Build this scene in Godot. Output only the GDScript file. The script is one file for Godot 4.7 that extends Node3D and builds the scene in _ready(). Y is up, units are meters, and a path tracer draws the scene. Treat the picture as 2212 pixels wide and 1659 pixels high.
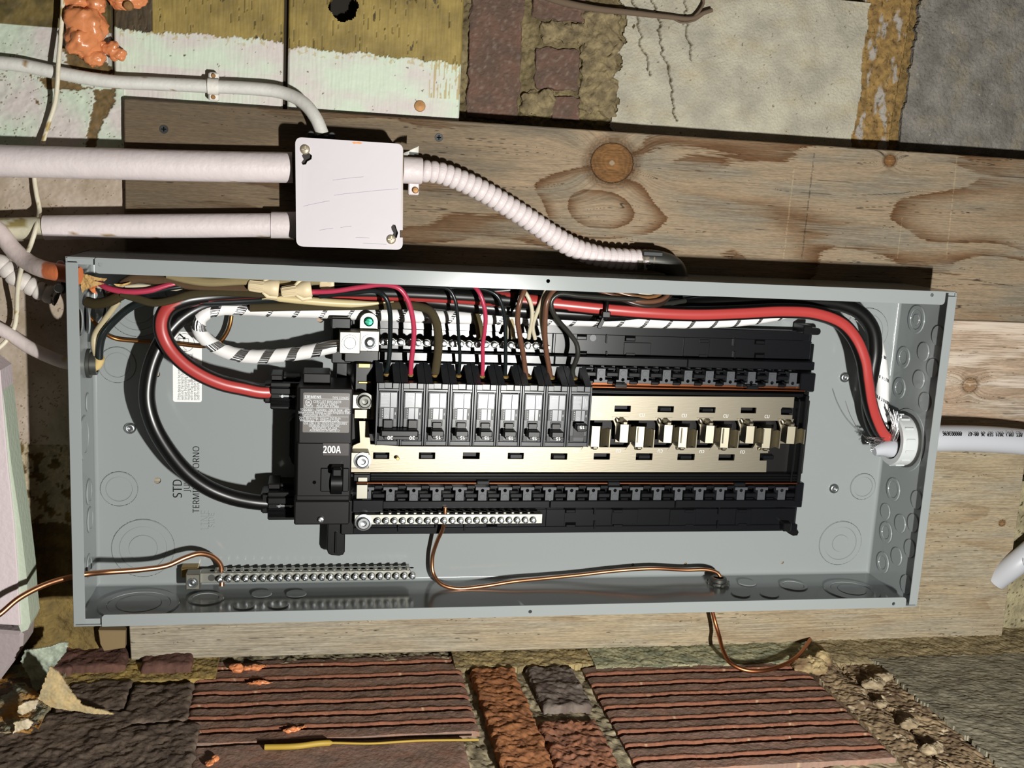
extends Node3D
# An open load centre on weathered planks over old masonry. Lengths are millimetres until a mesh is committed; the panel's centre is the origin.

const MM := 0.001
var org := {}
var used := {}
var M := {}
var nz := {}

class MB:
	var v := PackedVector3Array()
	var n := PackedVector3Array()
	var c := PackedColorArray()
	var uv := PackedVector2Array()
	var col := Color(1, 1, 1)
	var xf := Transform3D()

	func autouv(p: Vector3, d: Vector3) -> Vector2:
		var a := d.abs()
		if a.z >= a.x and a.z >= a.y:
			return Vector2(p.x, -p.y) * 0.001
		if a.y >= a.x:
			return Vector2(p.x, p.z) * 0.001
		return Vector2(p.z, -p.y) * 0.001

	func raw(a: Vector3, b: Vector3, d: Vector3, na: Vector3, nb: Vector3, nd: Vector3, ca: Color, cb: Color, cd: Color) -> void:
		var f := na + nb + nd
		if (b - a).cross(d - a).dot(f) > 0.0:
			var t := b; b = d; d = t
			t = nb; nb = nd; nd = t
			var tc := cb; cb = cd; cd = tc
		v.push_back(a); v.push_back(b); v.push_back(d)
		n.push_back(na); n.push_back(nb); n.push_back(nd)
		c.push_back(ca); c.push_back(cb); c.push_back(cd)
		uv.push_back(autouv(a, f)); uv.push_back(autouv(b, f)); uv.push_back(autouv(d, f))

	func tri(a: Vector3, b: Vector3, d: Vector3, na: Vector3, nb: Vector3, nd: Vector3) -> void:
		raw(xf * a, xf * b, xf * d, (xf.basis * na).normalized(), (xf.basis * nb).normalized(), (xf.basis * nd).normalized(), col, col, col)

	func quad(a: Vector3, b: Vector3, d: Vector3, e: Vector3, nn: Vector3) -> void:
		tri(a, b, d, nn, nn, nn)
		tri(a, d, e, nn, nn, nn)

	func quad4(a: Vector3, b: Vector3, d: Vector3, e: Vector3, na: Vector3, nb: Vector3, nd: Vector3, ne: Vector3) -> void:
		tri(a, b, d, na, nb, nd)
		tri(a, d, e, na, nd, ne)

	func box(x0: float, y0: float, x1: float, y1: float, z0: float, z1: float, ch := 0.4) -> void:
		var lo := Vector3(minf(x0, x1), minf(y0, y1), minf(z0, z1))
		var hi := Vector3(maxf(x0, x1), maxf(y0, y1), maxf(z0, z1))
		var s := hi - lo
		ch = minf(ch, minf(s.x, minf(s.y, s.z)) * 0.45)
		var ce := (lo + hi) * 0.5
		var h := s * 0.5
		var g := h - Vector3(ch, ch, ch)
		for ax in 3:
			var b := (ax + 1) % 3
			var d := (ax + 2) % 3
			for sg in [-1.0, 1.0]:
				var nn := Vector3(); nn[ax] = sg
				var p := []
				for k in [[-1, -1], [1, -1], [1, 1], [-1, 1]]:
					var q := Vector3(); q[ax] = sg * h[ax]; q[b] = k[0] * g[b]; q[d] = k[1] * g[d]
					p.append(ce + q)
				quad(p[0], p[1], p[2], p[3], nn)
				if ch > 0.0:
					for sb in [-1.0, 1.0]:
						var q0 := Vector3(); q0[ax] = sg * h[ax]; q0[b] = sb * g[b]; q0[d] = -g[d]
						var q1 := q0; q1[d] = g[d]
						var r0 := Vector3(); r0[ax] = sg * g[ax]; r0[b] = sb * h[b]; r0[d] = -g[d]
						var r1 := r0; r1[d] = g[d]
						var m := Vector3(); m[ax] = sg; m[b] = sb
						quad(ce + q0, ce + q1, ce + r1, ce + r0, m.normalized())
		if ch > 0.0:
			for sx in [-1.0, 1.0]:
				for sy in [-1.0, 1.0]:
					for sz in [-1.0, 1.0]:
						var sgn := Vector3(sx, sy, sz)
						var m := sgn.normalized()
						tri(ce + Vector3(sx * h.x, sy * g.y, sz * g.z), ce + Vector3(sx * g.x, sy * h.y, sz * g.z), ce + Vector3(sx * g.x, sy * g.y, sz * h.z), m, m, m)

	# A polygon in x and y extruded from z0 to z1, its front edge chamfered.
	func prism(poly: PackedVector2Array, z0: float, z1: float, ch := 0.4) -> void:
		if Geometry2D.is_polygon_clockwise(poly):
			poly = poly.duplicate(); poly.reverse()
		var inner := poly
		if ch > 0.0:
			var off := Geometry2D.offset_polygon(poly, -ch)
			if off.size() == 1 and off[0].size() == poly.size():
				# the offset may start elsewhere: match by nearest start
				var o: PackedVector2Array = off[0]
				if Geometry2D.is_polygon_clockwise(o):
					o.reverse()
				var best := 0
				for k in o.size():
					if o[k].distance_squared_to(poly[0]) < o[best].distance_squared_to(poly[0]):
						best = k
				inner = PackedVector2Array()
				for k in o.size():
					inner.push_back(o[(best + k) % o.size()])
		var cc := ch if inner != poly else 0.0
		var ix := Geometry2D.triangulate_polygon(inner)
		for k in range(0, ix.size(), 3):
			var a := inner[ix[k]]; var b := inner[ix[k + 1]]; var d := inner[ix[k + 2]]
			var f := Vector3(0, 0, 1)
			tri(Vector3(a.x, a.y, z1), Vector3(b.x, b.y, z1), Vector3(d.x, d.y, z1), f, f, f)
		ix = Geometry2D.triangulate_polygon(poly)
		for k in range(0, ix.size(), 3):
			var a := poly[ix[k]]; var b := poly[ix[k + 1]]; var d := poly[ix[k + 2]]
			var f := Vector3(0, 0, -1)
			tri(Vector3(a.x, a.y, z0), Vector3(b.x, b.y, z0), Vector3(d.x, d.y, z0), f, f, f)
		var cnt := poly.size()
		for k in cnt:
			var a := poly[k]; var b := poly[(k + 1) % cnt]
			var e := (b - a).normalized()
			var nn := Vector3(e.y, -e.x, 0)
			quad(Vector3(a.x, a.y, z0), Vector3(b.x, b.y, z0), Vector3(b.x, b.y, z1 - cc), Vector3(a.x, a.y, z1 - cc), nn)
			if cc > 0.0:
				var p := inner[k]; var q := inner[(k + 1) % cnt]
				quad(Vector3(a.x, a.y, z1 - cc), Vector3(b.x, b.y, z1 - cc), Vector3(q.x, q.y, z1), Vector3(p.x, p.y, z1), (nn + Vector3(0, 0, 1)).normalized())

	# prof: pairs (radius, height along the axis), from the start to the end; flat: every band keeps its own normal
	func lathe(at: Vector3, axis: Vector3, prof: Array, seg := 24, flat := true, start := 0.0, sx := 1.0) -> void:
		axis = axis.normalized()
		var up := Vector3(0, 1, 0) if absf(axis.y) < 0.9 else Vector3(1, 0, 0)
		var e := up.cross(axis).normalized()
		var f := axis.cross(e)
		for k in prof.size() - 1:
			var a: Vector2 = prof[k]
			var b: Vector2 = prof[k + 1]
			var d := b - a
			var nb := Vector2(d.y, -d.x).normalized()
			var n0 := nb
			var n1 := nb
			if not flat:
				if k > 0:
					var pd: Vector2 = a - prof[k - 1]
					n0 = (Vector2(pd.y, -pd.x).normalized() + nb).normalized()
				if k < prof.size() - 2:
					var nd: Vector2 = prof[k + 2] - b
					n1 = (Vector2(nd.y, -nd.x).normalized() + nb).normalized()
			for j in seg:
				var t0 := start + TAU * j / seg
				var t1 := start + TAU * (j + 1) / seg
				var r0 := e * cos(t0) + f * sin(t0) * sx
				var r1 := e * cos(t1) + f * sin(t1) * sx
				var pa := at + r0 * a.x + axis * a.y
				var pb := at + r1 * a.x + axis * a.y
				var pc := at + r1 * b.x + axis * b.y
				var pd := at + r0 * b.x + axis * b.y
				var na := r0 * n0.x + axis * n0.y
				var nbb := r1 * n0.x + axis * n0.y
				var nc := r1 * n1.x + axis * n1.y
				var ndd := r0 * n1.x + axis * n1.y
				if a.x > 0.0001:
					tri(pa, pb, pc, na, nbb, nc)
				if b.x > 0.0001:
					tri(pa, pc, pd, na, nc, ndd)

	func cyl(at: Vector3, axis: Vector3, r: float, h: float, ch := 0.3, seg := 20) -> void:
		lathe(at, axis, [Vector2(0, 0), Vector2(r - ch, 0), Vector2(r, ch), Vector2(r, h - ch), Vector2(r - ch, h), Vector2(0, h)], seg)

	# A tube along points; rad(t) may change the radius; tint(t, angle) colours it.
	func tube(pts: PackedVector3Array, r: float, seg := 10, rad = null, tint = null, flat := 1.0, twist := 0.0) -> void:
		var cnt := pts.size()
		var tang := PackedVector3Array()
		for i in cnt:
			tang.push_back((pts[mini(i + 1, cnt - 1)] - pts[maxi(i - 1, 0)]).normalized())
		var e := (Vector3(0, 0, 1) if absf(tang[0].z) < 0.9 else Vector3(0, 1, 0))
		e = (e - tang[0] * e.dot(tang[0])).normalized()
		var ring: Array[PackedVector3Array] = []
		var nor: Array[PackedVector3Array] = []
		var cols: Array[PackedColorArray] = []
		var run := 0.0
		for i in cnt:
			if i > 0:
				run += pts[i].distance_to(pts[i - 1])
				e = (e - tang[i] * e.dot(tang[i])).normalized()
			var f := tang[i].cross(e)
			var t := float(i) / (cnt - 1)
			var rr: float = r * (rad.call(t) if rad != null else 1.0)
			var pr := PackedVector3Array()
			var pn := PackedVector3Array()
			var pc := PackedColorArray()
			for j in seg + 1:
				var an := TAU * j / seg + twist * run
				var d := e * cos(an) + f * sin(an) * flat
				pr.push_back(pts[i] + d * rr)
				pn.push_back((e * cos(an) * flat + f * sin(an)).normalized())
				pc.push_back(tint.call(t, float(j) / seg) if tint != null else col)
			ring.append(pr); nor.append(pn); cols.append(pc)
		var keep := col
		for i in cnt - 1:
			for j in seg:
				var a := xf * ring[i][j]; var b := xf * ring[i][j + 1]; var d := xf * ring[i + 1][j + 1]; var g := xf * ring[i + 1][j]
				var na := xf.basis * nor[i][j]; var nb := xf.basis * nor[i][j + 1]; var nd := xf.basis * nor[i + 1][j + 1]; var ng := xf.basis * nor[i + 1][j]
				raw(a, b, d, na, nb, nd, cols[i][j], cols[i][j + 1], cols[i + 1][j + 1])
				raw(a, d, g, na, nd, ng, cols[i][j], cols[i + 1][j + 1], cols[i + 1][j])
		for w in [0, cnt - 1]:
			var nn := -tang[0] if w == 0 else tang[cnt - 1]
			col = cols[w][0]
			for j in seg:
				tri(pts[w], ring[w][j], ring[w][j + 1], nn, nn, nn)
		col = keep

	# A displaced patch: o + u*eu + v*ev + h(u, v)*en. A height below -900 leaves that spot out; rims drop by skirt.
	func relief(o: Vector3, eu: Vector3, ev: Vector3, en: Vector3, us: PackedFloat32Array, vs: PackedFloat32Array, hf: Callable, cf: Callable, skirt: float) -> void:
		var nu := us.size()
		var nv := vs.size()
		var p := PackedVector3Array(); p.resize(nu * nv)
		var hs := PackedFloat32Array(); hs.resize(nu * nv)
		var cs := PackedColorArray(); cs.resize(nu * nv)
		for j in nv:
			for i in nu:
				var h: float = hf.call(us[i], vs[j])
				hs[j * nu + i] = h
				p[j * nu + i] = xf * (o + eu * us[i] + ev * vs[j] + en * (h if h > -900.0 else 0.0))
				cs[j * nu + i] = cf.call(us[i], vs[j], h)
		var up := xf.basis * en
		var ns := PackedVector3Array(); ns.resize(nu * nv)
		for j in nv:
			for i in nu:
				var a := p[j * nu + mini(i + 1, nu - 1)] - p[j * nu + maxi(i - 1, 0)]
				var b := p[mini(j + 1, nv - 1) * nu + i] - p[maxi(j - 1, 0) * nu + i]
				var m := a.cross(b).normalized()
				ns[j * nu + i] = m if m.dot(up) > 0.0 else -m
		var kept := func(i: int, j: int) -> bool:
			if i < 0 or j < 0 or i >= nu - 1 or j >= nv - 1:
				return false
			return hs[j * nu + i] > -900.0 and hs[j * nu + i + 1] > -900.0 and hs[(j + 1) * nu + i] > -900.0 and hs[(j + 1) * nu + i + 1] > -900.0
		var down := up * -skirt
		for j in nv - 1:
			for i in nu - 1:
				if not kept.call(i, j):
					continue
				var a := j * nu + i; var b := a + 1; var d := a + nu + 1; var g := a + nu
				raw(p[a], p[b], p[d], ns[a], ns[b], ns[d], cs[a], cs[b], cs[d])
				raw(p[a], p[d], p[g], ns[a], ns[d], ns[g], cs[a], cs[d], cs[g])
				if skirt > 0.0:
					for s in [[i, j - 1, a, b], [i, j + 1, g, d], [i - 1, j, a, g], [i + 1, j, b, d]]:
						if not kept.call(s[0], s[1]):
							var q := p[s[2]]; var w := p[s[3]]
							var o2 := (q + w) * 0.5 - (p[a] + p[d]) * 0.5
							o2 = (o2 - up * o2.dot(up)).normalized()
							raw(q, w, w + down, o2, o2, o2, cs[s[2]], cs[s[3]], cs[s[3]])
							raw(q, w + down, q + down, o2, o2, o2, cs[s[2]], cs[s[3]], cs[s[2]])

	# A rough rounded block (no back): lo..hi, corner radius r, noise amplitude amp.
	func rough(lo: Vector3, hi: Vector3, r: float, amp: float, nzr: FastNoiseLite, sc: float, step: float, cf: Callable, jit := 0.0) -> void:
		var faces := [[2, 1], [0, 1], [0, -1], [1, 1], [1, -1]]
		for fc in faces:
			var ax: int = fc[0]
			var sg: float = fc[1]
			var b := (ax + 1) % 3
			var d := (ax + 2) % 3
			var nb := maxi(2, int((hi[b] - lo[b]) / step))
			var nd := maxi(2, int((hi[d] - lo[d]) / step))
			var g: Array[PackedVector3Array] = []
			for j in nd + 1:
				var row := PackedVector3Array()
				for i in nb + 1:
					var q := Vector3()
					q[ax] = hi[ax] if sg > 0 else lo[ax]
					q[b] = lerpf(lo[b], hi[b], 0.5 - 0.5 * cos(PI * i / nb) if nb < 8 else float(i) / nb)
					q[d] = lerpf(lo[d], hi[d], 0.5 - 0.5 * cos(PI * j / nd) if nd < 8 else float(j) / nd)
					var inn := q.clamp(lo + Vector3(r, r, r), hi - Vector3(r, r, r))
					var dir := (q - inn)
					if dir.length() > 0.001:
						dir = dir.normalized()
						q = inn + dir * r
					else:
						dir = Vector3(); dir[ax] = sg
					q += dir * amp * nzr.get_noise_3d(q.x * sc, q.y * sc, q.z * sc)
					if jit > 0.0:
						q += Vector3(nzr.get_noise_3d(q.y * sc * 0.3, q.z * sc * 0.3, 7.0), nzr.get_noise_3d(q.z * sc * 0.3, q.x * sc * 0.3, 19.0), 0) * jit
					row.push_back(q)
				g.append(row)
			for j in nd:
				for i in nb:
					var ns := []
					for k in [[i, j], [i + 1, j], [i + 1, j + 1], [i, j + 1]]:
						var x: int = k[0]; var y: int = k[1]
						var m := (g[y][mini(x + 1, nb)] - g[y][maxi(x - 1, 0)]).cross(g[mini(y + 1, nd)][x] - g[maxi(y - 1, 0)][x]).normalized()
						ns.append(m if m[ax] * sg >= 0.0 else -m)
					var pa := g[j][i]; var pb := g[j][i + 1]; var pc := g[j + 1][i + 1]; var pd := g[j + 1][i]
					var ca: Color = cf.call(pa); var cb: Color = cf.call(pb); var cc: Color = cf.call(pc); var cd: Color = cf.call(pd)
					raw(pa, pb, pc, ns[0], ns[1], ns[2], ca, cb, cc)
					raw(pa, pc, pd, ns[0], ns[2], ns[3], ca, cc, cd)

	func mesh(off: Vector3, m: Material) -> ArrayMesh:
		var pos := PackedVector3Array()
		pos.resize(v.size())
		for i in v.size():
			pos[i] = (v[i] - off) * 0.001
		var a := []
		a.resize(Mesh.ARRAY_MAX)
		a[Mesh.ARRAY_VERTEX] = pos
		a[Mesh.ARRAY_NORMAL] = n
		a[Mesh.ARRAY_COLOR] = c
		a[Mesh.ARRAY_TEX_UV] = uv
		var am := ArrayMesh.new()
		am.add_surface_from_arrays(Mesh.PRIMITIVE_TRIANGLES, a)
		am.surface_set_material(0, m)
		return am


func numbered(parent: Node, called: String) -> String:
	var key := str(parent.get_instance_id()) + called
	var k: int = used.get(key, 0)
	used[key] = k + 1
	return called if k == 0 else "%s_%03d" % [called, k]

func thing(called: String, label: String, category: String, at: Vector3, group := "") -> Node3D:
	var o := Node3D.new()
	o.name = numbered(self, called)
	add_child(o, true)
	o.position = at * MM
	org[o] = at
	tag(o, label, category, group)
	return o

func tag(o: Node, label: String, category: String, group := "") -> void:
	o.set_meta("label", label)
	o.set_meta("category", category)
	if group:
		o.set_meta("group", group)

func struct(called: String) -> Node3D:
	var o := Node3D.new()
	o.name = numbered(self, called)
	add_child(o, true)
	org[o] = Vector3()
	o.set_meta("kind", "structure")
	return o

func put(mb: MB, called: String, m: Material, parent: Node) -> MeshInstance3D:
	var o := MeshInstance3D.new()
	o.name = numbered(parent, called)
	var off: Vector3 = org.get(parent, Vector3())
	o.mesh = mb.mesh(off, m)
	parent.add_child(o, true)
	org[o] = off
	return o

func inst(me: Mesh, called: String, parent: Node, at: Vector3, b := Basis()) -> MeshInstance3D:
	var o := MeshInstance3D.new()
	o.name = numbered(parent, called)
	o.mesh = me
	var off: Vector3 = org.get(parent, Vector3())
	o.transform = Transform3D(b, (at - off) * MM)
	parent.add_child(o, true)
	org[o] = at
	return o

# A thing that is one mesh.
func single(mb: MB, called: String, m: Material, label: String, category: String, group := "") -> MeshInstance3D:
	var lo := mb.v[0]
	var hi := mb.v[0]
	for p in mb.v:
		lo = lo.min(p)
		hi = hi.max(p)
	var base := Vector3((lo.x + hi.x) * 0.5, lo.y, (lo.z + hi.z) * 0.5)
	var o := MeshInstance3D.new()
	o.name = numbered(self, called)
	o.mesh = mb.mesh(base, m)
	add_child(o, true)
	o.position = base * MM
	org[o] = base
	tag(o, label, category, group)
	return o

func noise(sd: int) -> FastNoiseLite:
	if not nz.has(sd):
		var f := FastNoiseLite.new()
		f.seed = sd
		f.frequency = 1.0
		f.noise_type = FastNoiseLite.TYPE_SIMPLEX_SMOOTH
		f.fractal_octaves = 4
		nz[sd] = f
	return nz[sd]

func spline(p: Array, step := 4.0) -> PackedVector3Array:
	var out := PackedVector3Array()
	var cnt := p.size()
	for i in cnt - 1:
		var p0: Vector3 = p[maxi(i - 1, 0)]
		var p1: Vector3 = p[i]
		var p2: Vector3 = p[i + 1]
		var p3: Vector3 = p[mini(i + 2, cnt - 1)]
		# centripetal spacing keeps unequal spans from overshooting
		var t0 := 0.0
		var t1 := t0 + maxf(sqrt(p0.distance_to(p1)), 0.01)
		var t2 := t1 + maxf(sqrt(p1.distance_to(p2)), 0.01)
		var t3 := t2 + maxf(sqrt(p2.distance_to(p3)), 0.01)
		var m1 := (p2 - p1)
		var m2 := (p2 - p1)
		if i > 0:
			m1 = (t2 - t1) * ((p1 - p0) / (t1 - t0) - (p2 - p0) / (t2 - t0) + (p2 - p1) / (t2 - t1))
		if i < cnt - 2:
			m2 = (t2 - t1) * ((p2 - p1) / (t2 - t1) - (p3 - p1) / (t3 - t1) + (p3 - p2) / (t3 - t2))
		var k := maxi(2, int(ceil(p1.distance_to(p2) / step)))
		for s in k:
			var t := float(s) / k
			var a := 2.0 * p1 - 2.0 * p2 + m1 + m2
			var b := -3.0 * p1 + 3.0 * p2 - 2.0 * m1 - m2
			out.push_back(a * t * t * t + b * t * t + m1 * t + p1)
	out.push_back(p[cnt - 1])
	return out

func lin(a: float, b: float, step: float) -> PackedFloat32Array:
	var k := maxi(1, int(ceil((b - a) / step)))
	var o := PackedFloat32Array()
	for i in k + 1:
		o.push_back(lerpf(a, b, float(i) / k))
	return o

func srgb(r: float, g: float, b: float) -> Color:
	return Color(r / 255.0, g / 255.0, b / 255.0).srgb_to_linear()

func flatmat(r: float, g: float, b: float, rough := 0.6, metal := 0.0, spec := 0.5) -> StandardMaterial3D:
	var m := StandardMaterial3D.new()
	m.albedo_color = Color(r / 255.0, g / 255.0, b / 255.0)
	m.roughness = rough
	m.metallic = metal
	m.metallic_specular = spec
	return m

func noisetex(sd: int, freq: float, oct: int, ramp: Array, size := 512, kind := FastNoiseLite.TYPE_SIMPLEX_SMOOTH) -> NoiseTexture2D:
	var f := FastNoiseLite.new()
	f.seed = sd
	f.noise_type = kind
	f.frequency = freq
	f.fractal_octaves = oct
	var t := NoiseTexture2D.new()
	t.width = size
	t.height = size
	t.seamless = true
	t.noise = f
	if ramp.size() > 0:
		var g := Gradient.new()
		var offs := PackedFloat32Array()
		var cols := PackedColorArray()
		for k in ramp:
			offs.push_back(k[0])
			cols.push_back(Color(k[1] / 255.0, k[2] / 255.0, k[3] / 255.0))
		g.offsets = offs
		g.colors = cols
		t.color_ramp = g
	return t

# Paint, plastic or metal with a fine noise relief (mm) on it.
func bumpy(m: StandardMaterial3D, t: Texture2D, tiles: float, mm: float) -> StandardMaterial3D:
	m.heightmap_enabled = true
	m.heightmap_texture = t
	m.heightmap_scale = mm * 0.1
	m.uv1_triplanar = true
	m.uv1_world_triplanar = true
	m.uv1_scale = Vector3(tiles, tiles, tiles)
	return m

func vcol(rough := 0.8, spec := 0.4) -> StandardMaterial3D:
	var m := StandardMaterial3D.new()
	m.vertex_color_use_as_albedo = true
	m.roughness = rough
	m.metallic_specular = spec
	return m

func text(s: String, mm: float, at: Vector3, m: Material, parent: Node, called := "lettering", turn := 0.0, font := "Droid Sans", weight := 400, thick := 0.12, squeeze := 1.0, align := HORIZONTAL_ALIGNMENT_CENTER) -> MeshInstance3D:
	var t := TextMesh.new()
	var f := SystemFont.new()
	f.font_names = PackedStringArray([font])
	f.font_weight = weight
	t.font = f
	t.font_size = 32
	t.pixel_size = mm * MM / 23.0
	t.depth = thick * MM
	t.curve_step = 2.0
	t.text = s
	t.horizontal_alignment = align
	t.material = m
	var o := inst(t, called, parent, at, Basis(Vector3(0, 0, 1), turn) * Basis.from_scale(Vector3(squeeze, 1, 1)))
	return o

# ---------------------------------------------------------------- wood

# Planed board seen flat-sawn: growth bands are the contours of a smooth height that knots and swellings bend.
func wood(d: Dictionary) -> ImageTexture:
	var pw: int = d.pw
	var ph: int = d.ph
	var n1 := FastNoiseLite.new(); n1.seed = d.sd; n1.frequency = 1.0; n1.fractal_octaves = 2
	var n2 := FastNoiseLite.new(); n2.seed = d.sd + 1; n2.frequency = 1.0; n2.fractal_octaves = 3
	var n3 := FastNoiseLite.new(); n3.seed = d.sd + 2; n3.frequency = 1.0; n3.fractal_octaves = 2
	var n4 := FastNoiseLite.new(); n4.seed = d.sd + 3; n4.frequency = 1.0; n4.fractal_octaves = 3
	var n5 := FastNoiseLite.new(); n5.seed = d.sd + 4; n5.frequency = 1.0; n5.fractal_octaves = 1
	var out := PackedByteArray()
	out.resize(pw * ph * 3)
	var knots: Array = d.knots
	var bumps: Array = d.bumps
	var saws: Array = d.get("saws", [])
	var light: Color = d.light
	var dark: Color = d.dark
	var grey: Color = d.grey
	var worn: Color = d.worn
	var worn_from: float = d.worn_from
	var worn_to: float = d.worn_to
	var kmm: float = d.mm
	var namp: float = d.namp
	var band: float = d.band
	var yk: float = d.yk
	var greyk: float = d.get("greyk", 1.0)
	var crackk: float = d.get("crack", 1.0)
	var o := 0
	for j in ph:
		var y: float = d.y1 - (j + 0.5) * kmm
		for i in pw:
			var x: float = d.x0 + (i + 0.5) * kmm
			var wx := x
			var wy := y
			var core := 0.0
			var kd := 9.0
			for k in knots:
				var dx: float = (x - k[0]) / k[2]
				var dy: float = (y - k[1]) / k[2]
				var q := dx * dx * 0.8 + dy * dy
				if q < 30.0:
					wy += k[2] * 1.5 * signf(dy + 0.001) * exp(-q * 0.33) * minf(1.0, absf(dy) * 1.5)
					if q < kd:
						kd = q
			var h := wy * yk + namp * n1.get_noise_2d(wx * 0.0032, wy * 0.014)
			for b in bumps:
				var dx: float = (x - b[0]) / b[2]
				var dy: float = (y - b[1]) / b[3]
				h += b[4] * exp(-dx * dx - dy * dy)
			h += 0.05 * n3.get_noise_2d(x * 0.02, y * 0.6)
			var t := fposmod(h, 1.0)
			var ring := clampf(1.0 - t * 1.7, 0.0, 1.0) * smoothstep(0.0, 0.02, t)
			ring = ring * (0.35 + 0.65 * ring)
			var f := n2.get_noise_2d(x * 0.012, wy * 0.55)
			var g := n4.get_noise_2d(x * 0.0055, wy * 0.03)
			var c := light.lerp(dark, clampf(ring * band + maxf(f, 0.0) * 0.28, 0.0, 1.0))
			c = c.lerp(grey, clampf((g * 1.6 + 0.12 + f * 0.6) * greyk, 0.0, 0.85))
			var wn := clampf((worn_to - x + g * 160.0) / (worn_to - worn_from), 0.0, 1.0)
			c = c.lerp(worn, wn * (0.75 + 0.25 * f))
			c = c * (1.0 + 0.24 * f + 0.12 * n3.get_noise_2d(x * 0.09, y * 1.3))
			var cr := n5.get_noise_2d(x * 0.0035 + 50.0, wy * 0.11)
			var cw := 0.075 * crackk * n1.get_noise_2d(x * 0.004 + 9.0, wy * 0.05 + 90.0)
			if absf(cr) < cw:
				c = c * (1.0 - 0.5 * smoothstep(cw, cw * 0.3, absf(cr)))
			if kd < 1.0:
				var rr := sqrt(kd)
				var rg := 0.5 + 0.5 * sin(rr * 26.0 + 6.0 * n2.get_noise_2d(x * 0.05, y * 0.05))
				var kc: Color = d.knot
				c = kc * (0.86 + 0.12 * rg + 0.3 * f + 0.2 * (1.0 - rr))
				if rr > 0.95:
					c = c * 0.55
				if rr < 0.12:
					c = light
			elif kd < 2.2:
				var u := (2.2 - kd) / 1.2
				c = c.lerp(dark, 0.45 * u) * (1.0 - 0.25 * u * (0.5 + 0.5 * sin(kd * 16.0 + f * 6.0)))
			for s in saws:
				var sx: float = s[0] + (y - s[2]) * s[3]
				if absf(x - sx) < 0.9 and y > s[1] and y < s[2] and n4.get_noise_2d(x * 0.3, y * 0.25) > -0.15:
					c = c.lerp(Color(0.82, 0.74, 0.58), 0.22) if s[4] > 0 else c * 0.75
			if d.has("paint"):
				# whitewash left on the board, rubbed through along the grain
				var pv: Array = d.paint
				var pn := clampf((y - pv[0]) / pv[1] + g * 1.4 + f * 0.9, 0.0, 1.0)
				c = c.lerp(pv[2], pn * 0.8)
			out[o] = int(clampf(c.r, 0.0, 1.0) * 255.0)
			out[o + 1] = int(clampf(c.g, 0.0, 1.0) * 255.0)
			out[o + 2] = int(clampf(c.b, 0.0, 1.0) * 255.0)
			o += 3
	return ImageTexture.create_from_image(Image.create_from_data(pw, ph, false, Image.FORMAT_RGB8, out))

func woodmat(d: Dictionary) -> StandardMaterial3D:
	var m := StandardMaterial3D.new()
	m.albedo_texture = wood(d)
	m.texture_repeat = true
	m.roughness = 0.85
	m.metallic_specular = 0.3
	var wm: float = d.pw * d.mm
	var hm: float = d.ph * d.mm
	m.uv1_scale = Vector3(1000.0 / wm, 1000.0 / hm, 1)
	m.uv1_offset = Vector3(-d.x0 / wm, d.y1 / hm, 0)
	m.heightmap_enabled = true
	m.heightmap_texture = m.albedo_texture
	m.heightmap_scale = 0.06
	return m

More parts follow.
